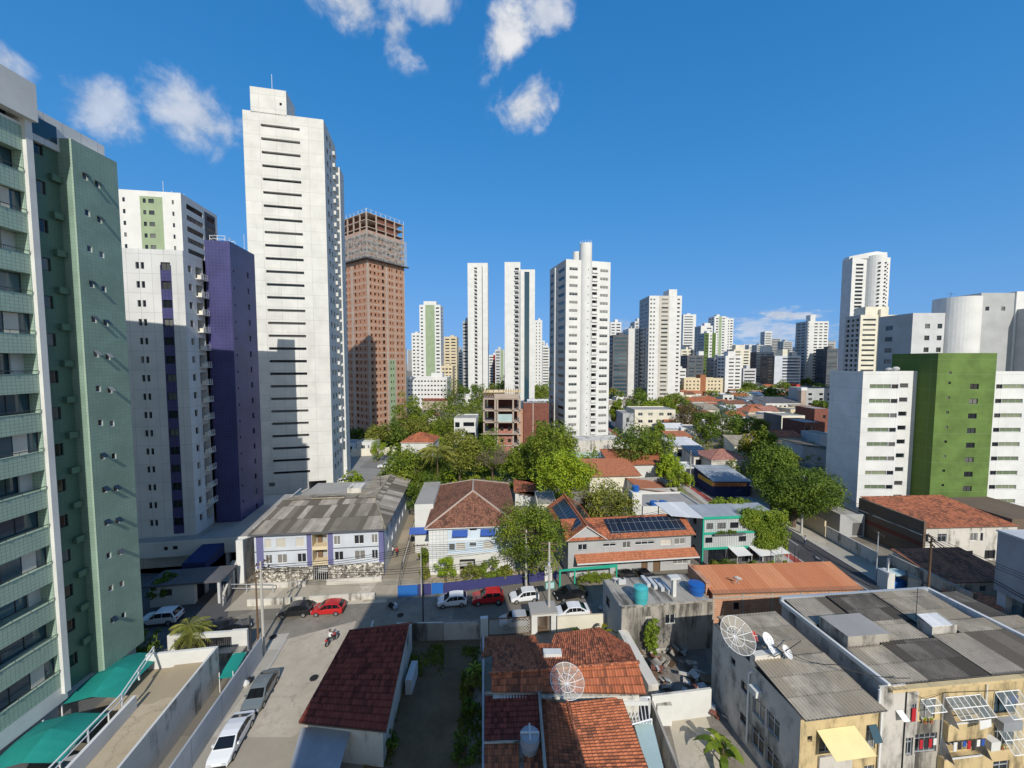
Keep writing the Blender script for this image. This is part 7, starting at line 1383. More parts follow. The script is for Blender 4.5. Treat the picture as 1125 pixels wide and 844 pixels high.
hs('long rust roofed house right below the tan block', 756, 790, 449, 14, 5, 'gx', 2.2, 'tile_terracotta', 'white_paint', ((770, 776, 1.5, 3, 'w2'), (782, 786, 1.5, 3, 'w2')))
hs('white two floor house at the right end of the tan block', 794, 806, 446, 12, 8, 'flat', 0, 'concrete', 'white_paint', ((796, 799, 4.6, 6, 'p'), (801, 804, 4.6, 6, 'p')))
hs('house with a bright red roof right of the white two floor house', 806, 823, 443, 12, 5.5, 'gx', 2.2, 'tile_terracotta', 'pale_cream', ((811, 814, 1.5, 3.2, 'p'),))
hs('low house with yellow front behind the bright red roof', 823, 834, 438, 10, 6, 'mf', 1.2, 'tile_orange', 'ochre', ())
hs('blue grey shed with a shiny roof left of the long white hall', 820, 842, 447, 16, 5, 'mf', 1.0, 'tin_grey', 'pale_blue', ((824, 828, 1.4, 3, 'p'), (834, 838, 1.4, 3, 'p')))
hs('red pyramid roof house above the blue grey shed', 833, 846, 440, 12, 5, 'hip', 2.4, 'tile_terracotta', 'pale_cream', ())
hs('long white hall with a black roof and a row of windows', 841, 880, 452, 14, 5.5, 'mf', 2.6, 'dark_grey', 'white_paint', tuple((a, a + 2.6, 2.2, 3.8, 'p') for a in (851, 856, 861, 866, 871)), 0, 'hall', 'hall')
hs('pale green wall hall under a wide white roof', 853, 880, 440, 16, 6.5, 'mf', 2.6, 'tin_white', 'pale_teal', ())
hs('olive green low house left of the pale green hall', 845, 854, 440, 10, 6, 'flat', 0, 'concrete', 'green_stripe', ())
hs('white roofed row house behind the big dark mango tree', 801, 822, 459, 10, 4.6, 'mf', 1.4, 'tin_white', 'white_paint', ())
hs('brown roof strip house above the white roofed row house', 797, 820, 452, 10, 5, 'gx', 1.6, 'tile_brown', 'dirty_white', ((803, 806, 2, 3.4, 'p'),))
hs('peach tiled house right of the white roofed row house', 822, 840, 462, 12, 4.8, 'hip', 2.2, 'tile_orange', 'cream', ((827, 830, 1.6, 3, 'p'),))
hs('second peach house with a double roof near the long white hall', 838, 856, 462, 11, 5.2, 'gx', 2.0, 'tile_pink', 'cream', ((842, 845, 1.6, 3, 'p'), (850, 853, 1.6, 3, 'p')))
hs('white shed roof sticking out of the trees above the yellow bush', 818, 842, 474, 9, 4.5, 'mr', -1.2, 'tin_white', 'white_paint', ())
hs('cream two storey block with small dark windows left of the bare brick house', 858, 884, 478, 12, 8.6, 'flat', 0, 'concrete', 'pale_cream', ((860, 863, 5.8, 7.2, 'p'), (866, 870, 5.8, 7.2, 'p'), (875, 878, 5.6, 7.0, 'p'), (861, 864, 2, 3.6, 'p')), mL='dark_grey')
hs('small cream house right behind the cream two storey block', 868, 888, 464, 10, 7, 'flat', 0, 'concrete', 'cream', ((872, 875, 4, 5.4, 'p'),))
hs('bare brick house with open floors, lower one of the brick pair', 883, 906, 489, 12, 8.8, 'flat', 0, 'concrete', 'brick_dark', ((885, 889, 4.6, 7.4, 'p'), (890.5, 894, 4.6, 7.4, 'p'), (886, 893, .6, 3.4, 'p')), 0, 'brick house', 'brick_house')
hs('tall bare brick house, upper one of the brick pair', 894, 916, 474, 12, 10.5, 'flat', 0, 'concrete', 'brick_dark', ((904, 907, 6, 7.6, 'p'),), 0, 'brick house', 'brick_house')
hs('grey block wall house with a white upper wall beside the brick pair', 900, 917, 496, 9, 6, 'flat', 0, 'fibro_pale', 'pale_grey', ((908, 911, 2, 3.6, 'p'),))
hs('orange tile roof house below the cream two storey block', 854, 880, 492, 9, 4.2, 'gx', 1.5, 'tile_old', 'dirty_white', ((858, 861, 1.2, 2.6, 'p'), (870, 873, 1.2, 2.6, 'p')))
hs('house with a sagging black sheet roof below the orange tile roof', 857, 884, 505, 8, 3.6, 'mf', 1.2, 'fibro_dark', 'sooty_wall', ())
hs('pale wedge walled house with two tiny windows left of the lime block flank', 881, 917, 512, 9, 5.2, 'ml', 1.4, 'fibro_dark', 'pale_grey', ((887, 889, 2, 3, 'p'), (899, 901, 1.6, 2.6, 'p')))
hs('small red tile roof under the pale wedge walled house', 862, 882, 518, 7, 3.4, 'mf', 1.2, 'tile_terracotta', 'sooty_wall', ())
hs('long dark roofed garage beside the lime block, in shade', 872, 919, 545, 9, 4.6, 'mf', .8, 'fibro_dark', 'sooty_wall', ((880, 915, .2, 3.4, 'h'),), 0, 'garage', 'garage')
hs('grey house front with dark gate behind the spreading tree', 922, 950, 590, 7, 4.2, 'flat', 0, 'concrete', 'grey_wall', ((936, 948, .2, 2.6, 'p'),), 0)
t = thing('chimney_tower', 'brown square tower with a white cap beside the far grey block', 'tower', G(879.5, 452), 0); part(t, 'shaft', lambda s: s.box(0, 0, 0, 3.2, 3.2, 13.5, 'raw_concrete')); part(t, 'cap', lambda s: s.box(-.3, -.3, 13.52, 3.5, 3.5, 15.5, 'white_clean'))
hs('small red block between the far trees left of the brown square tower', 874.5, 879, 437, 8, 12, 'flat', 0, 'concrete', 'red_paint', (), 0, 'building', 'building')
hs('grey block with a white pillar behind the brown square tower', 885, 919, 452, 16, 15, 'flat', 0, 'dark_grey', 'grey_wall', tuple((a, a + 4, z, z + 1.5, 'p') for a in (888, 900, 909) for z in (4, 7.2, 10.4)) , 0, 'apartment block', 'apartment_block')
for i, (a, b, y, h_, m_, k_, rm_, lab) in enumerate(((815, 824, 433, 9, 'white_clean', 'flat', 'concrete', 'white cube house in the far row left of the grey roofs'), (833, 842, 431, 10, 'pale_grey', 'flat', 'concrete', 'grey cube house in the far row under the office blocks'), (842, 852, 434, 8, 'white_paint', 'gx', 'tile_terracotta', 'red roof house in the far row under the office blocks'), (800, 812, 434, 9, 'white_clean', 'gx', 'tile_orange', 'orange roof white house beneath the stepped white block'))):
    hs(lab, a, b, y, 12, h_, k_, 2, rm_, m_, ((a + 2, a + 4, 4, 6, 'p'), (b - 4, b - 2, 4, 6, 'p')))
# left middle
hs('white modern three storey house with dark ribbon windows among the trees', 499, 523, 488, 12, 10.2, 'flat', 0, 'concrete', 'white_clean', ((500, 505, 6.6, 8.6, 'p'), (509, 521, 7.0, 8.6, 'p'), (501, 506, 2.6, 4.6, 'p'), (510, 522, 2.6, 4.6, 'p')))
hs('white house with a brown hip roof left of the palm, by the bushes', 441, 476, 502, 10, 5.0, 'hip', 2.4, 'tile_terracotta', 'white_paint', ((446, 450, 1.4, 2.8, 'w2'),))
hs('white outbuilding with two small windows behind the parking deck wall', 392, 411, 500, 6, 4.6, 'flat', 0, 'pale_cream', 'white_paint', ((397, 401, 2, 3.4, 'w2'), (404, 406, 2.2, 3.4, 'w2')))
hs('pale shed against the slab tower in shade beside the white outbuilding', 378, 391, 500, 6, 4.2, 'flat', 0, 'concrete', 'pale_blue', ((384, 387, 1, 3, 'p'),))
hs('dark red roof over a long shed behind the tall trees', 464, 492, 450, 14, 6, 'mf', 2.2, 'tile_maroon', 'raw_concrete', ())
hs('white modern house with terrace roofs at the foot of the thin white tower', 500, 523, 447, 14, 8, 'flat', 0, 'white_clean', 'white_clean', ((507, 511, 3.4, 5.4, 'p'), (514, 520, 3.4, 5.4, 'p')))
hs('small pink gabled house beside the white three storey house', 470, 480, 470, 8, 5.5, 'gy', 2.0, 'tile_pink', 'stone_pale', ((473, 475, 1.5, 3.5, 'p'),))
hs('low orange roof behind the big brown hipped villa', 566, 592, 556, 9, 3.2, 'mr', -1.1, 'tile_old', 'white_paint', ())
hs('cream house end behind the solar panel house beside the bright tree', 590, 612, 576, 8, 4, 'flat', 0, 'concrete', 'pale_cream', ())

def frame_building():
    org = G(531, 502); W_ = fa(org, 0, 572, 8); H = zy(437, org.y + 3); n = 5; fh = H / n; root = thing('unfinished_block', 'unfinished concrete frame block with pink infill and timber shoring on its roof', 'unfinished building', org, R(0)); D_ = 11
    part(root, 'concrete_frame', lambda s: [s.box(0, 0, fh * k - .35, W_, D_, fh * k, 'raw_concrete') for k in range(1, n + 1)] + [s.box(x, y, 0, x + .5, y + .5, H - .4, 'raw_concrete') for x in (0, W_ * .3, W_ * .36, W_ * .78, W_ - .5) for y in (0, D_ / 2, D_ - .5)])
    part(root, 'infill', lambda s: [s.box(W_ * .40, .25, fh * k, W_ * .78, .5, fh * k + (1.5 if k == 2 else fh - .4), 'stone_pale' if k == 3 else 'tile_pink') for k in range(0, 3)] + [s.box(W_ * .40, .4, fh * 3, W_ * .78, .6, fh * 4 - 1.4, 'pale_teal'), s.box(1, D_ - 1, 0, W_ - 1, D_ - .8, H - 1, 'brick_dark')])
    part(root, 'opening', lambda s: [s.box(W_ * q, .20, fh * k + 1, W_ * q + 1.0, .245, fh * k + 2.1, 'hole') for k in range(3) for q in (.46, .66)])  # black sheets on the infill, painted for shaded openings
    part(root, 'slab_edge', lambda s: s.box(-.8, -.9, fh * 2 - .2, W_ + .3, -.02, fh * 2 + .05, 'raw_concrete'))
    rnd = random.Random(2); part(root, 'timber_shoring', lambda s: [s.box(x, y, H, x + .14, y + .14, H + rnd.uniform(1.2, 3.2), 'wood') for x in [W_ * i / 15 for i in range(15)] for y in (0, 3, 6, 9)] + [s.box(-.2, .02 + 3 * j, H + 2.0, W_ + .2, .12 + 3 * j, H + 2.25, 'cream') for j in range(4)] + [s.box(W_ * .3, -.1, H, W_ * .95, .05, H + 1.6, 'raw_concrete')])
frame_building()
def red_block():
    org = G(575, 488); W_ = fa(org, 0, 603, 8); H = zy(443, org.y); root = thing('unfinished_block', 'half built dark red brick block with white sheeting on top', 'unfinished building', org, 0); mb = MB()
    w_ = facade(mb, (0, 0), (1, 0), W_, 0, H, [(W_ * q, W_ * q + 1.3, z, z + 1.2, 'h', .3) for q in (.5, .75) for z in (2, 5, 8)], [(W_ * .36, W_ * .4, 0, H, 'raw_concrete')], 'brick_dark'); facade(mb, (0, 10), (0, -1), 10, 0, H, [], [], 'brick_dark'); facade(mb, (W_, 0), (0, 1), 10, 0, H, [], [], 'brick_dark'); mb.poly([(0, 0, H - .5), (W_, 0, H - .5), (W_, 10, H - .5), (0, 10, H - .5)], 'concrete'); mb.build('wall', root); place_windows(root, w_)
    part(root, 'sheeting', lambda s: [s.slab([(W_ * .15 + k * 1.6, .3 + k % 2, H + .6), (W_ * .15 + k * 1.6 + 2, .2 + k % 2, H + .9), (W_ * .15 + k * 1.6 + 2, 3, H + 1.4), (W_ * .15 + k * 1.6, 3, H + 1.2)], .05, 'white_clean') for k in range(5)]); part(root, 'brick_stack', lambda s: s.box(-2.6, .4, 0, -.2, 3, H - 2.5, 'brick_orange'))
red_block()

# ------------------------------------------------------------------ trees
def tp(label, px, y_top, yb, wpx, m, n_cl=55, n_leaf=70, leaf=.3, rz=None, seed=0, lobes=None, ry=None, trunk=.25, group='trees among the houses', lean=(0, 0)):
    """tree standing on pixel row yb with its top on row y_top and a crown wpx pixels wide"""
    b = G(px, yb); h = zy(y_top, b.y); r = wpx / 2 / F_PX * b.y * 1.14
    return tree(label, b, h, r, ry or r * .9, rz or max(min(r * .95, h * .5), h * .44), m, n_cl, n_leaf, leaf, trunk, lobes, seed, group, lean=lean)
tp('big round dark tree pressed against the right side of the villa', 584, 549, 636, 74, 'leaf_mid', 110, 130, .17, rz=4.6, seed=1)
tp('bright yellow green tree standing behind the villa roof', 620, 492, 575, 62, 'leaf_bright', 70, 130, .24, rz=4.6, seed=2)
tp('dark tree with brownish tips behind the solar panel roof', 672, 526, 592, 66, 'leaf_olive', 60, 120, .22, seed=3)
tp('pink brown flowering bush tree left of the dark tree with brownish tips', 648, 538, 585, 26, 'leaf_brown', 26, 90, .18, seed=4)
tp('tall rounded tree in front of the white cylinder tower foot', 607, 459, 545, 58, 'leaf_mid', 70, 120, .28, rz=6.2, seed=5)
tp('leafy tree between the villa and the unfinished frame block', 572, 484, 532, 38, 'leaf_mid', 50, 100, .26, seed=6)
def bare_tree():
    b = G(541, 532); h = zy(487, b.y); root = thing('bare_tree', 'leafless grey twiggy tree behind the villa roof ridge', 'bare tree', b, 0); rnd = random.Random(4); mb = MB(); tb = MB(); tb.tube([(0, 0, -.1), (0, 0, h * .4)], [.3, .2], 'bark', 8); tb.build('trunk', root)
    def br(p, d, l, r, k):
        q = p + d * l; mb.tube([p, p.lerp(q, .5) + Vector((rnd.gauss(0, .08), rnd.gauss(0, .08), .05)) * l, q], [r, r * .8, r * .55], 'twig', 4, False)
        if k:
            for _ in range(4 if k > 2 else 5): br(q if rnd.random() < .6 else p.lerp(q, .7), (d + Vector((rnd.gauss(0, .75), rnd.gauss(0, .75), rnd.gauss(.12, .4)))).normalized(), l * rnd.uniform(.55, .85), r * .6, k - 1)
    for i in range(5): br(Vector((0, 0, h * .36)), Vector((math.cos(i * 1.26) * .9, math.sin(i * 1.26) * .9, .8)).normalized(), h * .27, .13, 4)
    mb.build('branches', root)
bare_tree()
tp('broad tree left of the palm behind the grey parking deck', 455, 492, 556, 62, 'leaf_mid', 70, 120, .26, seed=8, rz=4.4)
tp('low dark tree at the end of the lilac building roof', 434, 503, 560, 34, 'leaf_dark', 40, 100, .24, seed=9)
tp('dark bushy tree just left of the villa roof', 468, 515, 570, 40, 'leaf_dark', 46, 100, .22, seed=10)
tp('yellowish green tree right behind the palm', 505, 472, 535, 52, 'leaf_olive', 60, 110, .28, seed=11, rz=5)
tp('dense green tree below the white three storey house', 540, 468, 528, 44, 'leaf_mid', 55, 100, .28, seed=12)
tp('small round bright tree on the white deck wall', 415.5, 482, 507, 21, 'leaf_bright', 30, 90, .18, seed=13)
palm('yellowed coconut palm hanging over the villa garden', G(481, 566), zy(494, G(481, 566).y), 4.8, 26, 'leaf_palm', 3)
for i, (px, yt, yb, wp, m, lab) in enumerate(((392, 468, 492, 20, 'leaf_dark', 'dark tree in the shade left under the brick tower'), (412, 465, 494, 30, 'leaf_olive', 'olive tree at the foot of the brick tower corner'), (434, 462, 492, 32, 'leaf_dark', 'dark tree under the right face of the brick tower'), (456, 458, 488, 30, 'leaf_olive', 'brownish tree right of the brick tower foot'),
        (447, 428, 478, 34, 'leaf_mid', 'tall tree touching the right edge of the brick tower'), (466, 440, 478, 36, 'leaf_mid', 'tree before the dark red shed roof'), (490, 436, 480, 44, 'leaf_mid', 'wide tree left of the white three storey house'), (515, 434, 470, 40, 'leaf_mid', 'tree above the white three storey house'), (500, 414, 450, 26, 'leaf_dark', 'dark tree at the left foot of the thin white tower'), (525, 418, 452, 18, 'leaf_dark', 'slim dark tree at the right foot of the thin white tower'),
        (552, 410, 446, 18, 'leaf_dark', 'black green tree behind the timber shoring'), (596, 418, 450, 26, 'leaf_mid', 'tree between the blue glass strip tower and the cylinder tower'), (474, 425, 448, 10, 'leaf_dark', 'slender dark tree before the low wide white block'), (527, 455, 482, 16, 'leaf_dark', 'small dark tree tucked at the frame block'))):
    tp(lab, px, yt, yb, wp, m, 42, 80, .40, seed=20 + i, rz=None)
for i, (px, yt, yb, wp, m, lab) in enumerate(((690, 464, 522, 52, 'leaf_dark', 'broad dark tree left of the avenue beside the cylinder tower podium'), (718, 468, 518, 44, 'leaf_mid', 'broad lighter tree joined to the broad dark tree by the avenue'), (735, 496, 532, 26, 'leaf_bright', 'bright street tree hanging over the avenue near the terracotta roof'), (723, 460, 486, 16, 'leaf_mid', 'round small tree in front of the cream two storey building'),
        (755, 440, 478, 34, 'leaf_brown', 'brown half bare tree right of the cream two storey building'), (776, 448, 488, 30, 'leaf_dark', 'left half of the dark mango trees above the pink roof'), (793, 441, 487, 40, 'leaf_dark', 'big dark mango tree above the ragged pink roof'), (815, 454, 484, 28, 'leaf_mid', 'green tree right of the big dark mango tree'), (835, 458, 480, 16, 'leaf_olive', 'olive bush tree among the peach houses'),
        (829, 474, 510, 30, 'leaf_yellow', 'yellow leaved tree beside the ragged pink roof'), (841, 464, 512, 22, 'leaf_mid', 'dark green tree right behind the yellow leaved tree'), (700, 431, 458, 30, 'leaf_dark', 'dark tree below the plain white block'), (678, 436, 470, 14, 'leaf_mid', 'narrow green tree at the right edge of the cylinder tower'), (722, 434, 462, 32, 'leaf_mid', 'green tree below the beige panelled tower'), (745, 429, 460, 30, 'leaf_mid', 'green tree left of the tan block'), (712, 438, 464, 24, 'leaf_bright', 'light green tree between the dark tree and the beige panelled tower'),
        (860, 418, 438, 22, 'leaf_mid', 'tree in front of the blue grey office'), (846, 424, 442, 14, 'leaf_dark', 'dark tree left of the tree before the blue grey office'), (820, 417, 436, 18, 'leaf_dark', 'dark trees under the low pale block'), (884, 414, 432, 14, 'leaf_mid', 'tree at the foot of the twin shaft tower'), (905, 416, 432, 18, 'leaf_dark', 'dark tree right of the twin shaft tower foot'), (899, 437, 454, 14, 'leaf_dark', 'dark palm like tree before the far grey block'), (911, 440, 462, 18, 'leaf_dark', 'dark shrub tree above the brick pair'), (800, 421, 438, 8, 'leaf_dark', 'small tree at the foot of the stepped white block'), (870, 455, 470, 12, 'leaf_dark', 'dark shrub tree left of the cream two storey block'))):
    tp(lab, px, yt, yb, wp, m, 42, 80, .36 if yb > 470 else .55, seed=50 + i)
tp('tall dark street tree beside the blue shop', 847, 487, 565, 56, 'leaf_dark', 90, 120, .24, seed=80, rz=5.2, ry=5.5)
tree('spreading street tree reaching over the avenue towards the lime block', (54.5, 72.5, 0), 11.4, 9.2, 7.0, 3.6, 'leaf_dark', 190, 130, .22, .4, None, 81, 'trees among the houses', lean=(1.0, 0))
tp('dark lower tree filling behind the tall street tree', 868, 515, 575, 40, 'leaf_dark', 50, 110, .24, seed=82)
tp('leaning green tree between the yellow leaved tree and the tall street tree', 858, 482, 545, 30, 'leaf_mid', 46, 110, .24, seed=83)
tp('hanging green bushes along the avenue beside the terracotta roof', 745, 508, 548, 24, 'leaf_bright', 36, 90, .2, seed=84)
for i, (px, yb, r, h, m, lab) in enumerate(((490, 640, 1.5, 4.0, 'leaf_bright', 'tall light shrub in front of the villa corner'), (520, 642, 1.7, 2.8, 'leaf_olive', 'olive shrub left of centre in the villa garden'), (538, 641, 1.6, 3.6, 'leaf_mid', 'dark upright shrub in the middle of the villa garden'), (556, 638, 1.2, 2.4, 'leaf_olive', 'low olive shrub near the big round tree'), (465, 622, .9, 3.0, 'leaf_mid', 'shrub at the left side wall of the villa'), (467, 636, .8, 1.8, 'leaf_olive', 'yellowish bush in the strip left of the villa'))):
    shrub(lab, G(px, yb), r, h, m, 90 + i, 22, 80, .14)
palm('clump of feathery yellow green palms beside the white yard gate', G(216, 716), 3.2, 2.3, 15, 'leaf_palm', 7, stems=3)
tp('dark tree in the shaded tower yard before the podium', 183, 628, 662, 26, 'leaf_dark', 30, 80, .18, seed=85)
for i, (px, yb, r, h, m, lab) in enumerate(((165, 724, 1.5, 3.0, 'leaf_dark', 'dark shrub with pale flowers at the foot of the green tower'), (519, 760, 1.0, 1.6, 'leaf_olive', 'weeds growing along the gutter of the red tile house'), (515, 782, .8, 1.1, 'leaf_dark', 'dark weeds at the edge of the dirt lot below the olive weeds'), (508, 838, 1.6, 1.6, 'leaf_dark', 'dark bush at the bottom edge of the dirt lot'), (428, 822, .9, 1.2, 'leaf_dark', 'bush against the gable of the maroon roofed house'))):
    shrub(lab, G(px, yb), r, h, m, 110 + i, 20, 60, .12)
leafy('banana plant with yellowing leaves behind the cream garden wall', G(660, 712), 11, 2.4, 'leaf_yellow', 5); leafy('green banana plant at the roof corner of the red tile house', G(684, 722), 12, 2.6, 'leaf_bright', 6); leafy('small leafy plant behind the gate house', G(634, 706), 9, 1.8, 'leaf_bright', 8)
leafy('large leaved young tree growing beside the sooty flank of the narrow yellow block', G(794, 842), 14, 2.6, 'leaf_mid', 9, name='broadleaf_plant', wid=.28)
leafy('agave like plant in the grass at the dirt lot edge', G(521, 746), 12, 1.6, 'leaf_bright', 10, name='agave', wid=.12)
vn = thing('climbing_vine', 'green vine hanging down the front of the stained concrete house', 'vine', G(714, 724, 0) + Vector((0, -.2, 0)), 0); q = crown_mesh(44, .95, .35, 2.5, 46, 70, .12, 'leaf_vine'); q.v = [(x, y, z + 2.7) for x, y, z in q.v]; q.build('foliage', vn); part(vn, 'stem', lambda s: s.tube([(0, .2, 0), (.2, .2, 2), (-.1, .2, 4.4)], .05, 'bark', 5))
for i, (px, yb, r, m) in enumerate(((795, 626, 1.2, 'leaf_dark'), (806, 632, 1.4, 'leaf_dark'), (784, 630, .9, 'leaf_olive'), (826, 630, 1.0, 'leaf_dark'), (848, 630, .9, 'leaf_bright'), (862, 628, .8, 'leaf_bright'))):
    shrub(('dark shrub left before the container building', 'large dark shrub before the left garden canopy', 'olive shrub at the left post of the container building', 'dark shrub between the garden canopies', 'bright shrub at the right end of the garden canopies', 'small bright shrub next to the cycle path end')[i], G(px, yb), r, 1.9, m, 130 + i, 18, 60, .13)
BUSY = [(o.location.x, o.location.y, 9) for o in COL.objects if o.parent is None and o.get('category')]
def infill():
    rnd = random.Random(11)
    kinds = (('small white house with a terracotta gable roof in the crowded low quarter', 'gx', 'tile_terracotta', 'white_paint'), ('small cream house with a grey sheet roof in the crowded low quarter', 'mf', 'fibro_pale', 'pale_cream'), ('small pale house with a faded brown hipped roof in the crowded low quarter', 'hip', 'tile_brown', 'dirty_white'), ('plain white flat roofed house in the crowded low quarter', 'flat', 'concrete', 'white_clean'))
    proto = {}
    for i in range(420):
        Y = rnd.uniform(118, 300); x = rnd.uniform(60, .80 * Y) if rnd.random() < .75 else rnd.uniform(.12 * Y, 43)
        if x + 9 > 45 and x < 58 or any(abs(x + 4 - a) < r + 1.5 and abs(Y + 4 - b) < r for a, b, r in BUSY) or (x < 45 and Y < 170): continue
        BUSY.append((x, Y, 9.5)); k = rnd.randrange(4); lab, kd, rm, wm = kinds[k]
        if k not in proto:
            F = [(1.2, 2.4, 1, 2.3, 'w2'), (4, 4.9, .1, 2.2, 'dr'), (6, 7.4, 1, 2.3, 'w2')]
            proto[k] = bld('house', lab, 'house', (x, Y), 0, 9, 8.5, 5.6, F=F + [(1.2, 2.4, 3.8, 5, 'w2'), (6, 7.4, 3.8, 5, 'w2')], mF=wm, roof=rm, par=.4, group='crowded low houses ' + 'abcd'[k]) if kd == 'flat' else house('house', lab, (x, Y), 0, 9, 8.5, 3.6, kd, 1.9, rm, wm, F=F, group='crowded low houses ' + 'abcd'[k])
        else: dup(proto[k], (x, Y, 0), R(rnd.choice((-6, 0, 5))))
    mb = MB()
    def clump(x, Y, r, h, n, m):
        for q in range(n):
            d = Vector((rnd.gauss(0, 1), rnd.gauss(0, 1), abs(rnd.gauss(.3, .8)))).normalized(); p = Vector((x, Y, 0)) + Vector((d.x * r, d.y * r, d.z * h)) * rnd.uniform(.75, 1); u = Vector((rnd.gauss(0, 1), rnd.gauss(0, 1), rnd.gauss(0, 1))).normalized(); v = u.orthogonal().normalized(); s = rnd.uniform(.2, .5); mb.poly([p - u * s, p + v * s * .6, p + u * s, p - v * s * .6], m)
    lf = ('leaf_mid', 'leaf_dark', 'leaf_mid', 'leaf_olive', 'leaf_bright')
    for i in range(230): clump(rnd.uniform(-42, 20), rnd.uniform(84, 205), rnd.uniform(1.4, 3.2), rnd.uniform(1.5, 5.0), 130, lf[i % 5]) if rnd.random() < .9 else None
    for i in range(260):
        Y = rnd.uniform(100, 300); x = rnd.uniform(58, .8 * Y) if i % 3 else rnd.uniform(18, 43)
        if not any(abs(x - a - 4) < 5 and abs(Y - b - 4) < 5 for a, b, r in BUSY): clump(x, Y, rnd.uniform(1.2, 3), rnd.uniform(2, 6), 90, lf[i % 4])
    tag(mb.build('undergrowth'), 'green undergrowth filling the gaps between trees and houses', 'undergrowth', kind='stuff')
infill()
def lot_grass():
    mb = MB(); rnd = random.Random(21)
    def blades(pts, n, h):
        for q in range(n):
            a, b, c, d = pts; u, v = rnd.random(), rnd.random(); p = (a * (1 - u) + b * u) * (1 - v) + (d * (1 - u) + c * u) * v
            if math.sin(p.x * 1.7 + p.y) + math.cos(p.y * 1.3 - p.x * .6) + rnd.gauss(0, .7) < -.1: continue
            for k in range(3): e = Vector((rnd.gauss(0, .10), rnd.gauss(0, .10), rnd.uniform(.5, 1.2) * h)); w_ = Vector((rnd.gauss(0, .04), rnd.gauss(0, .04), 0)); mb.poly([p - w_, p + w_, p + e], ('leaf_olive', 'leaf_mid')[rnd.random() < .4])
    blades([G(450, 744), G(486, 744), G(488, 708), G(448, 708)], 1500, .22); blades([G(500, 840), G(532, 840), G(528, 712), G(508, 712)], 1800, .35); blades([G(398, 842), G(430, 842), G(446, 720), G(438, 720)], 700, .25)
    blades([G(476, 655), G(606, 637), G(606, 622), G(474, 632)], 1400, .2)
    tag(mb.build('grass'), 'patchy grass along the edges of the dirt lot and in the villa garden', 'grass', kind='stuff')
lot_grass()
def treetops():
    mb = MB(); rnd = random.Random(9); leafs = ('leaf_mid', 'leaf_dark', 'leaf_mid', 'leaf_olive')
    for i in range(240):
        Y = rnd.uniform(270, 620); x = rnd.uniform(-.42, .86) * Y; r = rnd.uniform(4, 8); h = rnd.uniform(6, 12)
        for k in range(90):
            d = Vector((rnd.gauss(0, 1), rnd.gauss(0, 1), rnd.gauss(.2, .8))).normalized(); p = Vector((x, Y, h - r * .4)) + Vector((d.x * r, d.y * r, d.z * r * .6)) * rnd.uniform(.5, 1); u = Vector((rnd.gauss(0, 1), rnd.gauss(0, 1), rnd.gauss(0, 1))).normalized(); v = u.orthogonal().normalized(); s = rnd.uniform(.5, 1.1)
            mb.poly([p - u * s, p + v * s, p + u * s, p - v * s], leafs[i % 4])
    tag(mb.build('distant_treetops'), 'treetops scattered between the far towers', 'treetops', kind='stuff')
    mb = MB()
    for i in range(320):
        Y = rnd.uniform(300, 640); x = rnd.uniform(.1, .85) * Y; w_, d_, h = rnd.uniform(7, 16), rnd.uniform(8, 14), rnd.uniform(3.5, 7); m_ = rnd.choice(('white_paint', 'pale_cream', 'cream', 'pale_grey', 'dirty_white')); rm_ = rnd.choice(('tile_terracotta', 'tile_orange', 'tile_brown', 'tin_white', 'fibro_pale', 'concrete'))
        mb.box(x, Y, 0, x + w_, Y + d_, h, m_); mb.slab([(x - .4, Y - .4, h + .1), (x + w_ + .4, Y - .4, h + .1), (x + w_ + .4, Y + d_ / 2, h + 2), (x - .4, Y + d_ / 2, h + 2)], .15, rm_); mb.slab([(x - .4, Y + d_ / 2, h + 2), (x + w_ + .4, Y + d_ / 2, h + 2), (x + w_ + .4, Y + d_, h + .1), (x - .4, Y + d_, h + .1)], .15, rm_)
        for q in (.2, .6): mb.box(x + w_ * q, Y - .05, 1.2, x + w_ * q + 1.4, Y - .01, 2.6, 'glass_dark')
    tag(mb.build('distant_rooftops'), 'mass of far low rooftops below the skyline', 'rooftops', kind='stuff')
treetops()

# ------------------------------------------------------------------ cars, a motorcycle, people
make_car('white sedan with dark windscreen parked nearest along the slatted fence', 'car_white', 'sedan', G(255, 818), 279)
make_car('dark grey sedan parked behind the white sedan along the slatted fence', 'car_grey', 'sedan', G(287, 765), 279)
make_car('black car parked on the forecourt kerb left of the small red car', 'car_black', 'hatch', G(325, 675), 188); make_car('small red hatchback on the light forecourt right of the black car', 'car_red', 'hatch', G(361, 673), 185)
make_car('dark car in the shade at the end of the white yard gate', 'car_black', 'sedan', G(251, 697), 40)
make_car('white crossover in the sun by the indigo wall, left of the red crossover', 'car_white', 'hatch', G(497, 664), 188); make_car('red crossover parked by the indigo wall between two white cars', 'car_red', 'suv', G(536, 661), 188); make_car('white hatchback right of the red crossover near the tall pole shadow', 'car_white', 'hatch', G(576, 659), 190)
make_car('dark saloon turning before the teal garden gate', 'car_black', 'sedan', G(627, 656), 195); make_car('white car low behind the cream garden wall beside the gate house', 'car_white', 'sedan', G(628, 676), 186); make_car('silver car half hidden behind the lattice gate', 'car_silver', 'sedan', G(568, 686), 186)
make_car('black car in the grey house car park, left of two', 'car_black', 'hatch', G(688, 637), 100); make_car('black car in the grey house car park, right of two', 'car_black', 'hatch', G(706, 636), 100)
make_car('white crossover parked in the dark tower yard', 'car_white', 'suv', G(177, 684), 190); make_car('white car at the foot of the white slab tower', 'car_white', 'hatch', G(374, 532), 200); make_car('white and red van like car on the far parking deck', 'car_white', 'suv', G(423, 514), 190)
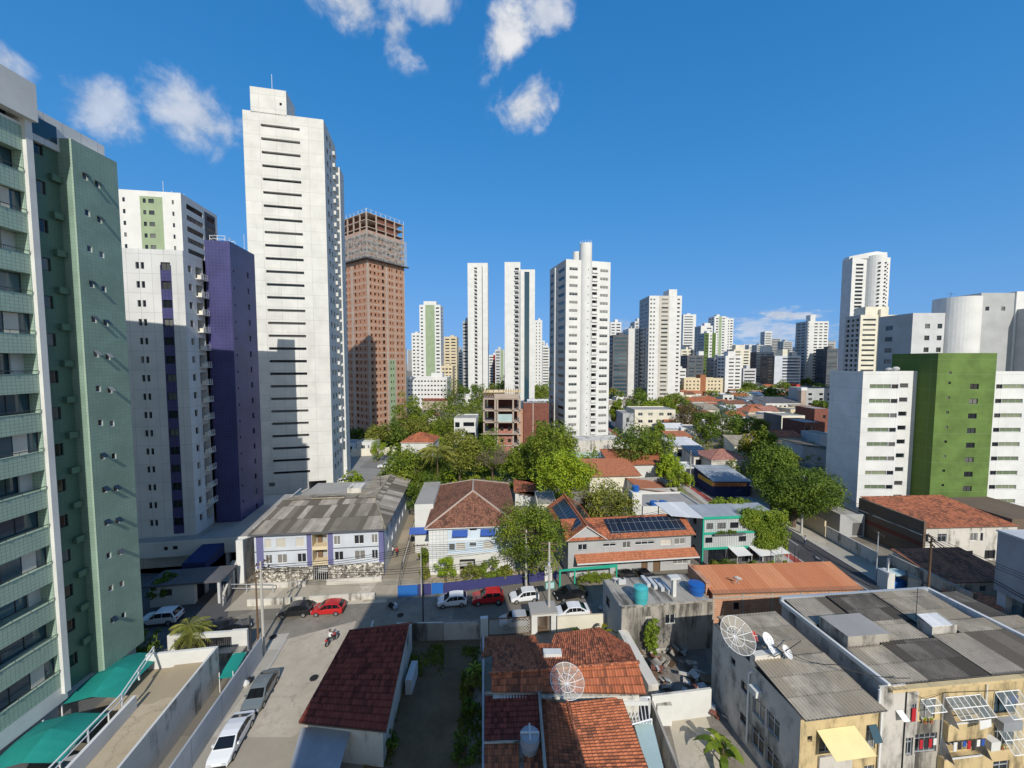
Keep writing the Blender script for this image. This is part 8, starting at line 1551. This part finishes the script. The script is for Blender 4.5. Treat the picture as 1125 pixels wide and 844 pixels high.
make_car('silver car under the middle teal canopy', 'car_silver', 'hatch', UV(32.5, -28.9), 30); make_car('grey van parked in the shade beside the kiosk', 'car_silver', 'suv', G(1000, 668), 130); make_car('white car behind the kiosk at the warehouse flank', 'car_white', 'hatch', G(994, 640), 150); make_car('black car waiting in shade under the spreading tree', 'car_black', 'suv', (51.4, 79, 0), 90)
def motorcycle(label, loc, rz):
    t = thing('motorcycle', label, 'motorcycle', loc, rz)
    def wheel(y):
        mb = MB(); r = .31
        for k in range(18):
            a, b = 6.2832 * k / 18, 6.2832 * (k + 1) / 18
            for r0, r1, m in ((r, r * .78, 'rubber'),):
                P = lambda q, rr, x: (x, y + rr * math.cos(q), r + rr * math.sin(q)); mb.quad(P(a, r0, -.06), P(b, r0, -.06), P(b, r0, .06), P(a, r0, .06), m); mb.quad(P(a, r1, -.06), P(b, r1, -.06), P(b, r0, -.06), P(a, r0, -.06), m); mb.quad(P(a, r0, .06), P(b, r0, .06), P(b, r1, .06), P(a, r1, .06), m)
        w_ = mb.build('wheel', t); hb = MB(); [hb.tube([(0, y, r), (0, y + r * .8 * math.cos(k * 1.047), r + r * .8 * math.sin(k * 1.047))], .015, 'metal', 4) for k in range(6)]; hb.build('rim', w_)
    wheel(-.64); wheel(.64)
    part(t, 'frame', lambda s: (s.tube([(0, -.64, .31), (0, -.2, .45), (0, .2, .75), (0, .45, .95)], .05, 'dark_metal', 6), s.box(-.14, -.2, .3, .14, .22, .6, 'metal'))); part(t, 'fork', lambda s: [s.tube([(x, .64, .31), (x, .44, .95)], .03, 'metal', 6) for x in (-.08, .08)])
    part(t, 'fuel_tank', lambda s: (s.box(-.15, .02, .74, .15, .42, .98, 'car_red'), s.box(-.12, -.9, .70, .12, -.62, .82, 'car_red'))); part(t, 'seat', lambda s: s.box(-.14, -.72, .76, .14, .02, .86, 'rubber')); part(t, 'handlebar', lambda s: s.tube([(-.34, .36, 1.06), (-.1, .44, 1.02), (.1, .44, 1.02), (.34, .36, 1.06)], .02, 'dark_metal', 6)); part(t, 'headlight', lambda s: s.box(-.08, .48, .84, .08, .58, 1.0, 'lamp_clear'))
    return t
mp = G(365, 706); motorcycle('red motorcycle ridden up the light street beside the maroon roof', mp, R(-24))
make_person('motorcycle rider in a white shirt and dark helmet on the light street', Vector((mp.x, mp.y, 0)) + Vector((math.sin(R(24)) * -.3, -.28, 0)), R(-24), 'shirt_white', 'trousers_dark', 'ride', z=-.02)
make_person('person in a red shirt walking up the driveway beside the lilac building', G(436, 612), R(-10), 'shirt_red', 'trousers_dark'); make_person('person in a white shirt walking beside the one in red on the driveway', G(431, 611), R(-16), 'shirt_white', 'trousers_blue')
make_person('person in white crossing the avenue under the spreading tree', G(884, 599), R(-60), 'shirt_white', 'trousers_blue')

# ------------------------------------------------------------------ poles and wires
pole('tall pole with a crossarm at the corner of the slatted fence and the street', G(290, 718), 10.4, .15, 2, ang=70); pole('shorter dark pole beside the tall fence corner pole', G(284, 712), 8.2, .1, 1, 'wood', ang=70); pole('thin pole standing behind the motorcycle forecourt barrier', G(277, 738), 6.0, .09, 0, 'dark_metal')
pole('tall pale pole rising through the gate house beside the white hatchback', G(603, 690), 10.6, .15, 2, ang=-6, lamp=1.4); pole('thin dark pole in the sunlit road left of the white crossover', G(465, 690), 7.6, .07, 0, 'dark_metal'); pole('pale street pole on the far kerb at the indigo wall', G(463, 657), 7.5, .07, 1, ang=8)
pole('utility pole with lamp arm in front of the big round tree', G(578, 648), 8.6, .14, 2, ang=10, box=True); pole('pale concrete lamp pole under the spreading street tree', (53.9, 69.5, 0), 11, .16, 2, ang=88, lamp=2.2, box=True); pole('pale pole on the avenue pavement beside the white box shop', G(758, 536), 9.6, .15, 2, ang=88, box=True)
pole('dark pole with a slanted arm in the shaded yards by the workshop', G(1018, 676), 10.2, .13, 2, 'wood', ang=60); pole('slim pole beside the kiosk at the avenue', G(962, 640), 7.5, .08, 1, 'galvanised', ang=80)
for i, (px, py, h_) in enumerate(((846, 634, 4.6), (858, 630, 4.4), (872, 634, 4.6), (876, 636, 4.2))): pole(('slim dark post left of the red cycle path end', 'pale post standing on the red cycle path', 'dark post at the right side of the cycle path', 'short dark post nearest the orange sheet roof')[i], G(px, py), h_, .05, 0, 'dark_metal' if i != 1 else 'pole_concrete', group='posts by the cycle path', cat='post', name='post')
def top(px, py, h_): p = G(px, py); return Vector((p.x, p.y, h_))
P1, P2, P3, P4 = top(290, 718, 10), top(463, 657, 7.4), top(578, 648, 8.2), top(603, 690, 10.2)
wires('wires strung above the cross street from the fence corner pole', [P1, P2, P3], .5, .032, n=4); wires('wires from the tall gate house pole along the near kerb', [P1 + Vector((0, 0, .1)), top(465, 690, 7.5), P4], .5, .03, n=3)
wires('wires along the avenue between the lamp poles', [Vector((55, 20, 10)), Vector((53.9, 69.5, 10.6)), top(758, 536, 9.2), Vector((54.4, 180, 9.6))], .9, .03, n=3); wires('heavy cable bundle descending past the workshop to the right edge', [top(1018, 676, 10), Vector((50, 32, 9.0)), Vector((46, 14, 8.5))], .6, .06, n=2)
wires('cables from the gate house pole to the utility pole by the round tree', [P4, P3, Vector((27, 62, 8))], .4, .032, n=3); wires('thin dark cable across the avenue to the slim kiosk pole', [Vector((53.9, 69.5, 9.8)), top(962, 640, 7.3), top(1018, 676, 9.4)], .5, .025, n=2)
for i, (px, py) in enumerate(((300, 700), (345, 745), (440, 676), (548, 664), (905, 640))):
    t = thing('manhole_cover', ('round manhole cover near the fence corner pole', 'round manhole cover in the middle of the light street', 'round manhole cover in the shaded road by the lot wall', 'round manhole cover between the parked crossovers and the lattice gate', 'round manhole cover on the avenue asphalt')[i], 'manhole cover', G(px, py, .02), 0, 'manhole covers'); part(t, 'plate', lambda s: (s.cyl(0, 0, 0, .035, .42, 'dark_metal', 20), s.cyl(0, 0, .035, .045, .34, 'rubber', 20)))
for i, (px, py) in enumerate(((268, 752), (432, 668), (664, 668), (1004, 680))):
    t = thing('rubbish_bags', ('black rubbish bags on the sidewalk by the slatted fence', 'black rubbish bags at the driveway corner', 'black rubbish bags against the stained concrete house', 'black rubbish bags in the yard by the slanted pole')[i], 'rubbish', G(px, py), 0); rnd = random.Random(i); part(t, 'bag', lambda s: [s.tube([(x, y, .02), (x, y, .25), (x, y, .45), (x, y, .6)], [.25, .34, .2, .05], ('rubber', 'tin', 'rubber', 'white_paint')[k], 8) for k, (x, y) in enumerate([(rnd.uniform(-.6, .6), rnd.uniform(-.4, .4)) for _ in range(4)])], True)
# roof clutter of the lilac building and deck
t = thing('antenna', 'dark antenna rig on the rear roof of the lilac building', 'antenna', G(418, 540, 7.6), 0); part(t, 'mast', lambda s: s.tube([(0, 0, 0), (0, 0, 3.2)], .05, 'dark_metal', 5)); part(t, 'arm', lambda s: [s.tube([(-.7, 0, z), (.7, .2, z)], .04, 'dark_metal', 4) for z in (1.6, 2.3, 3.0)])
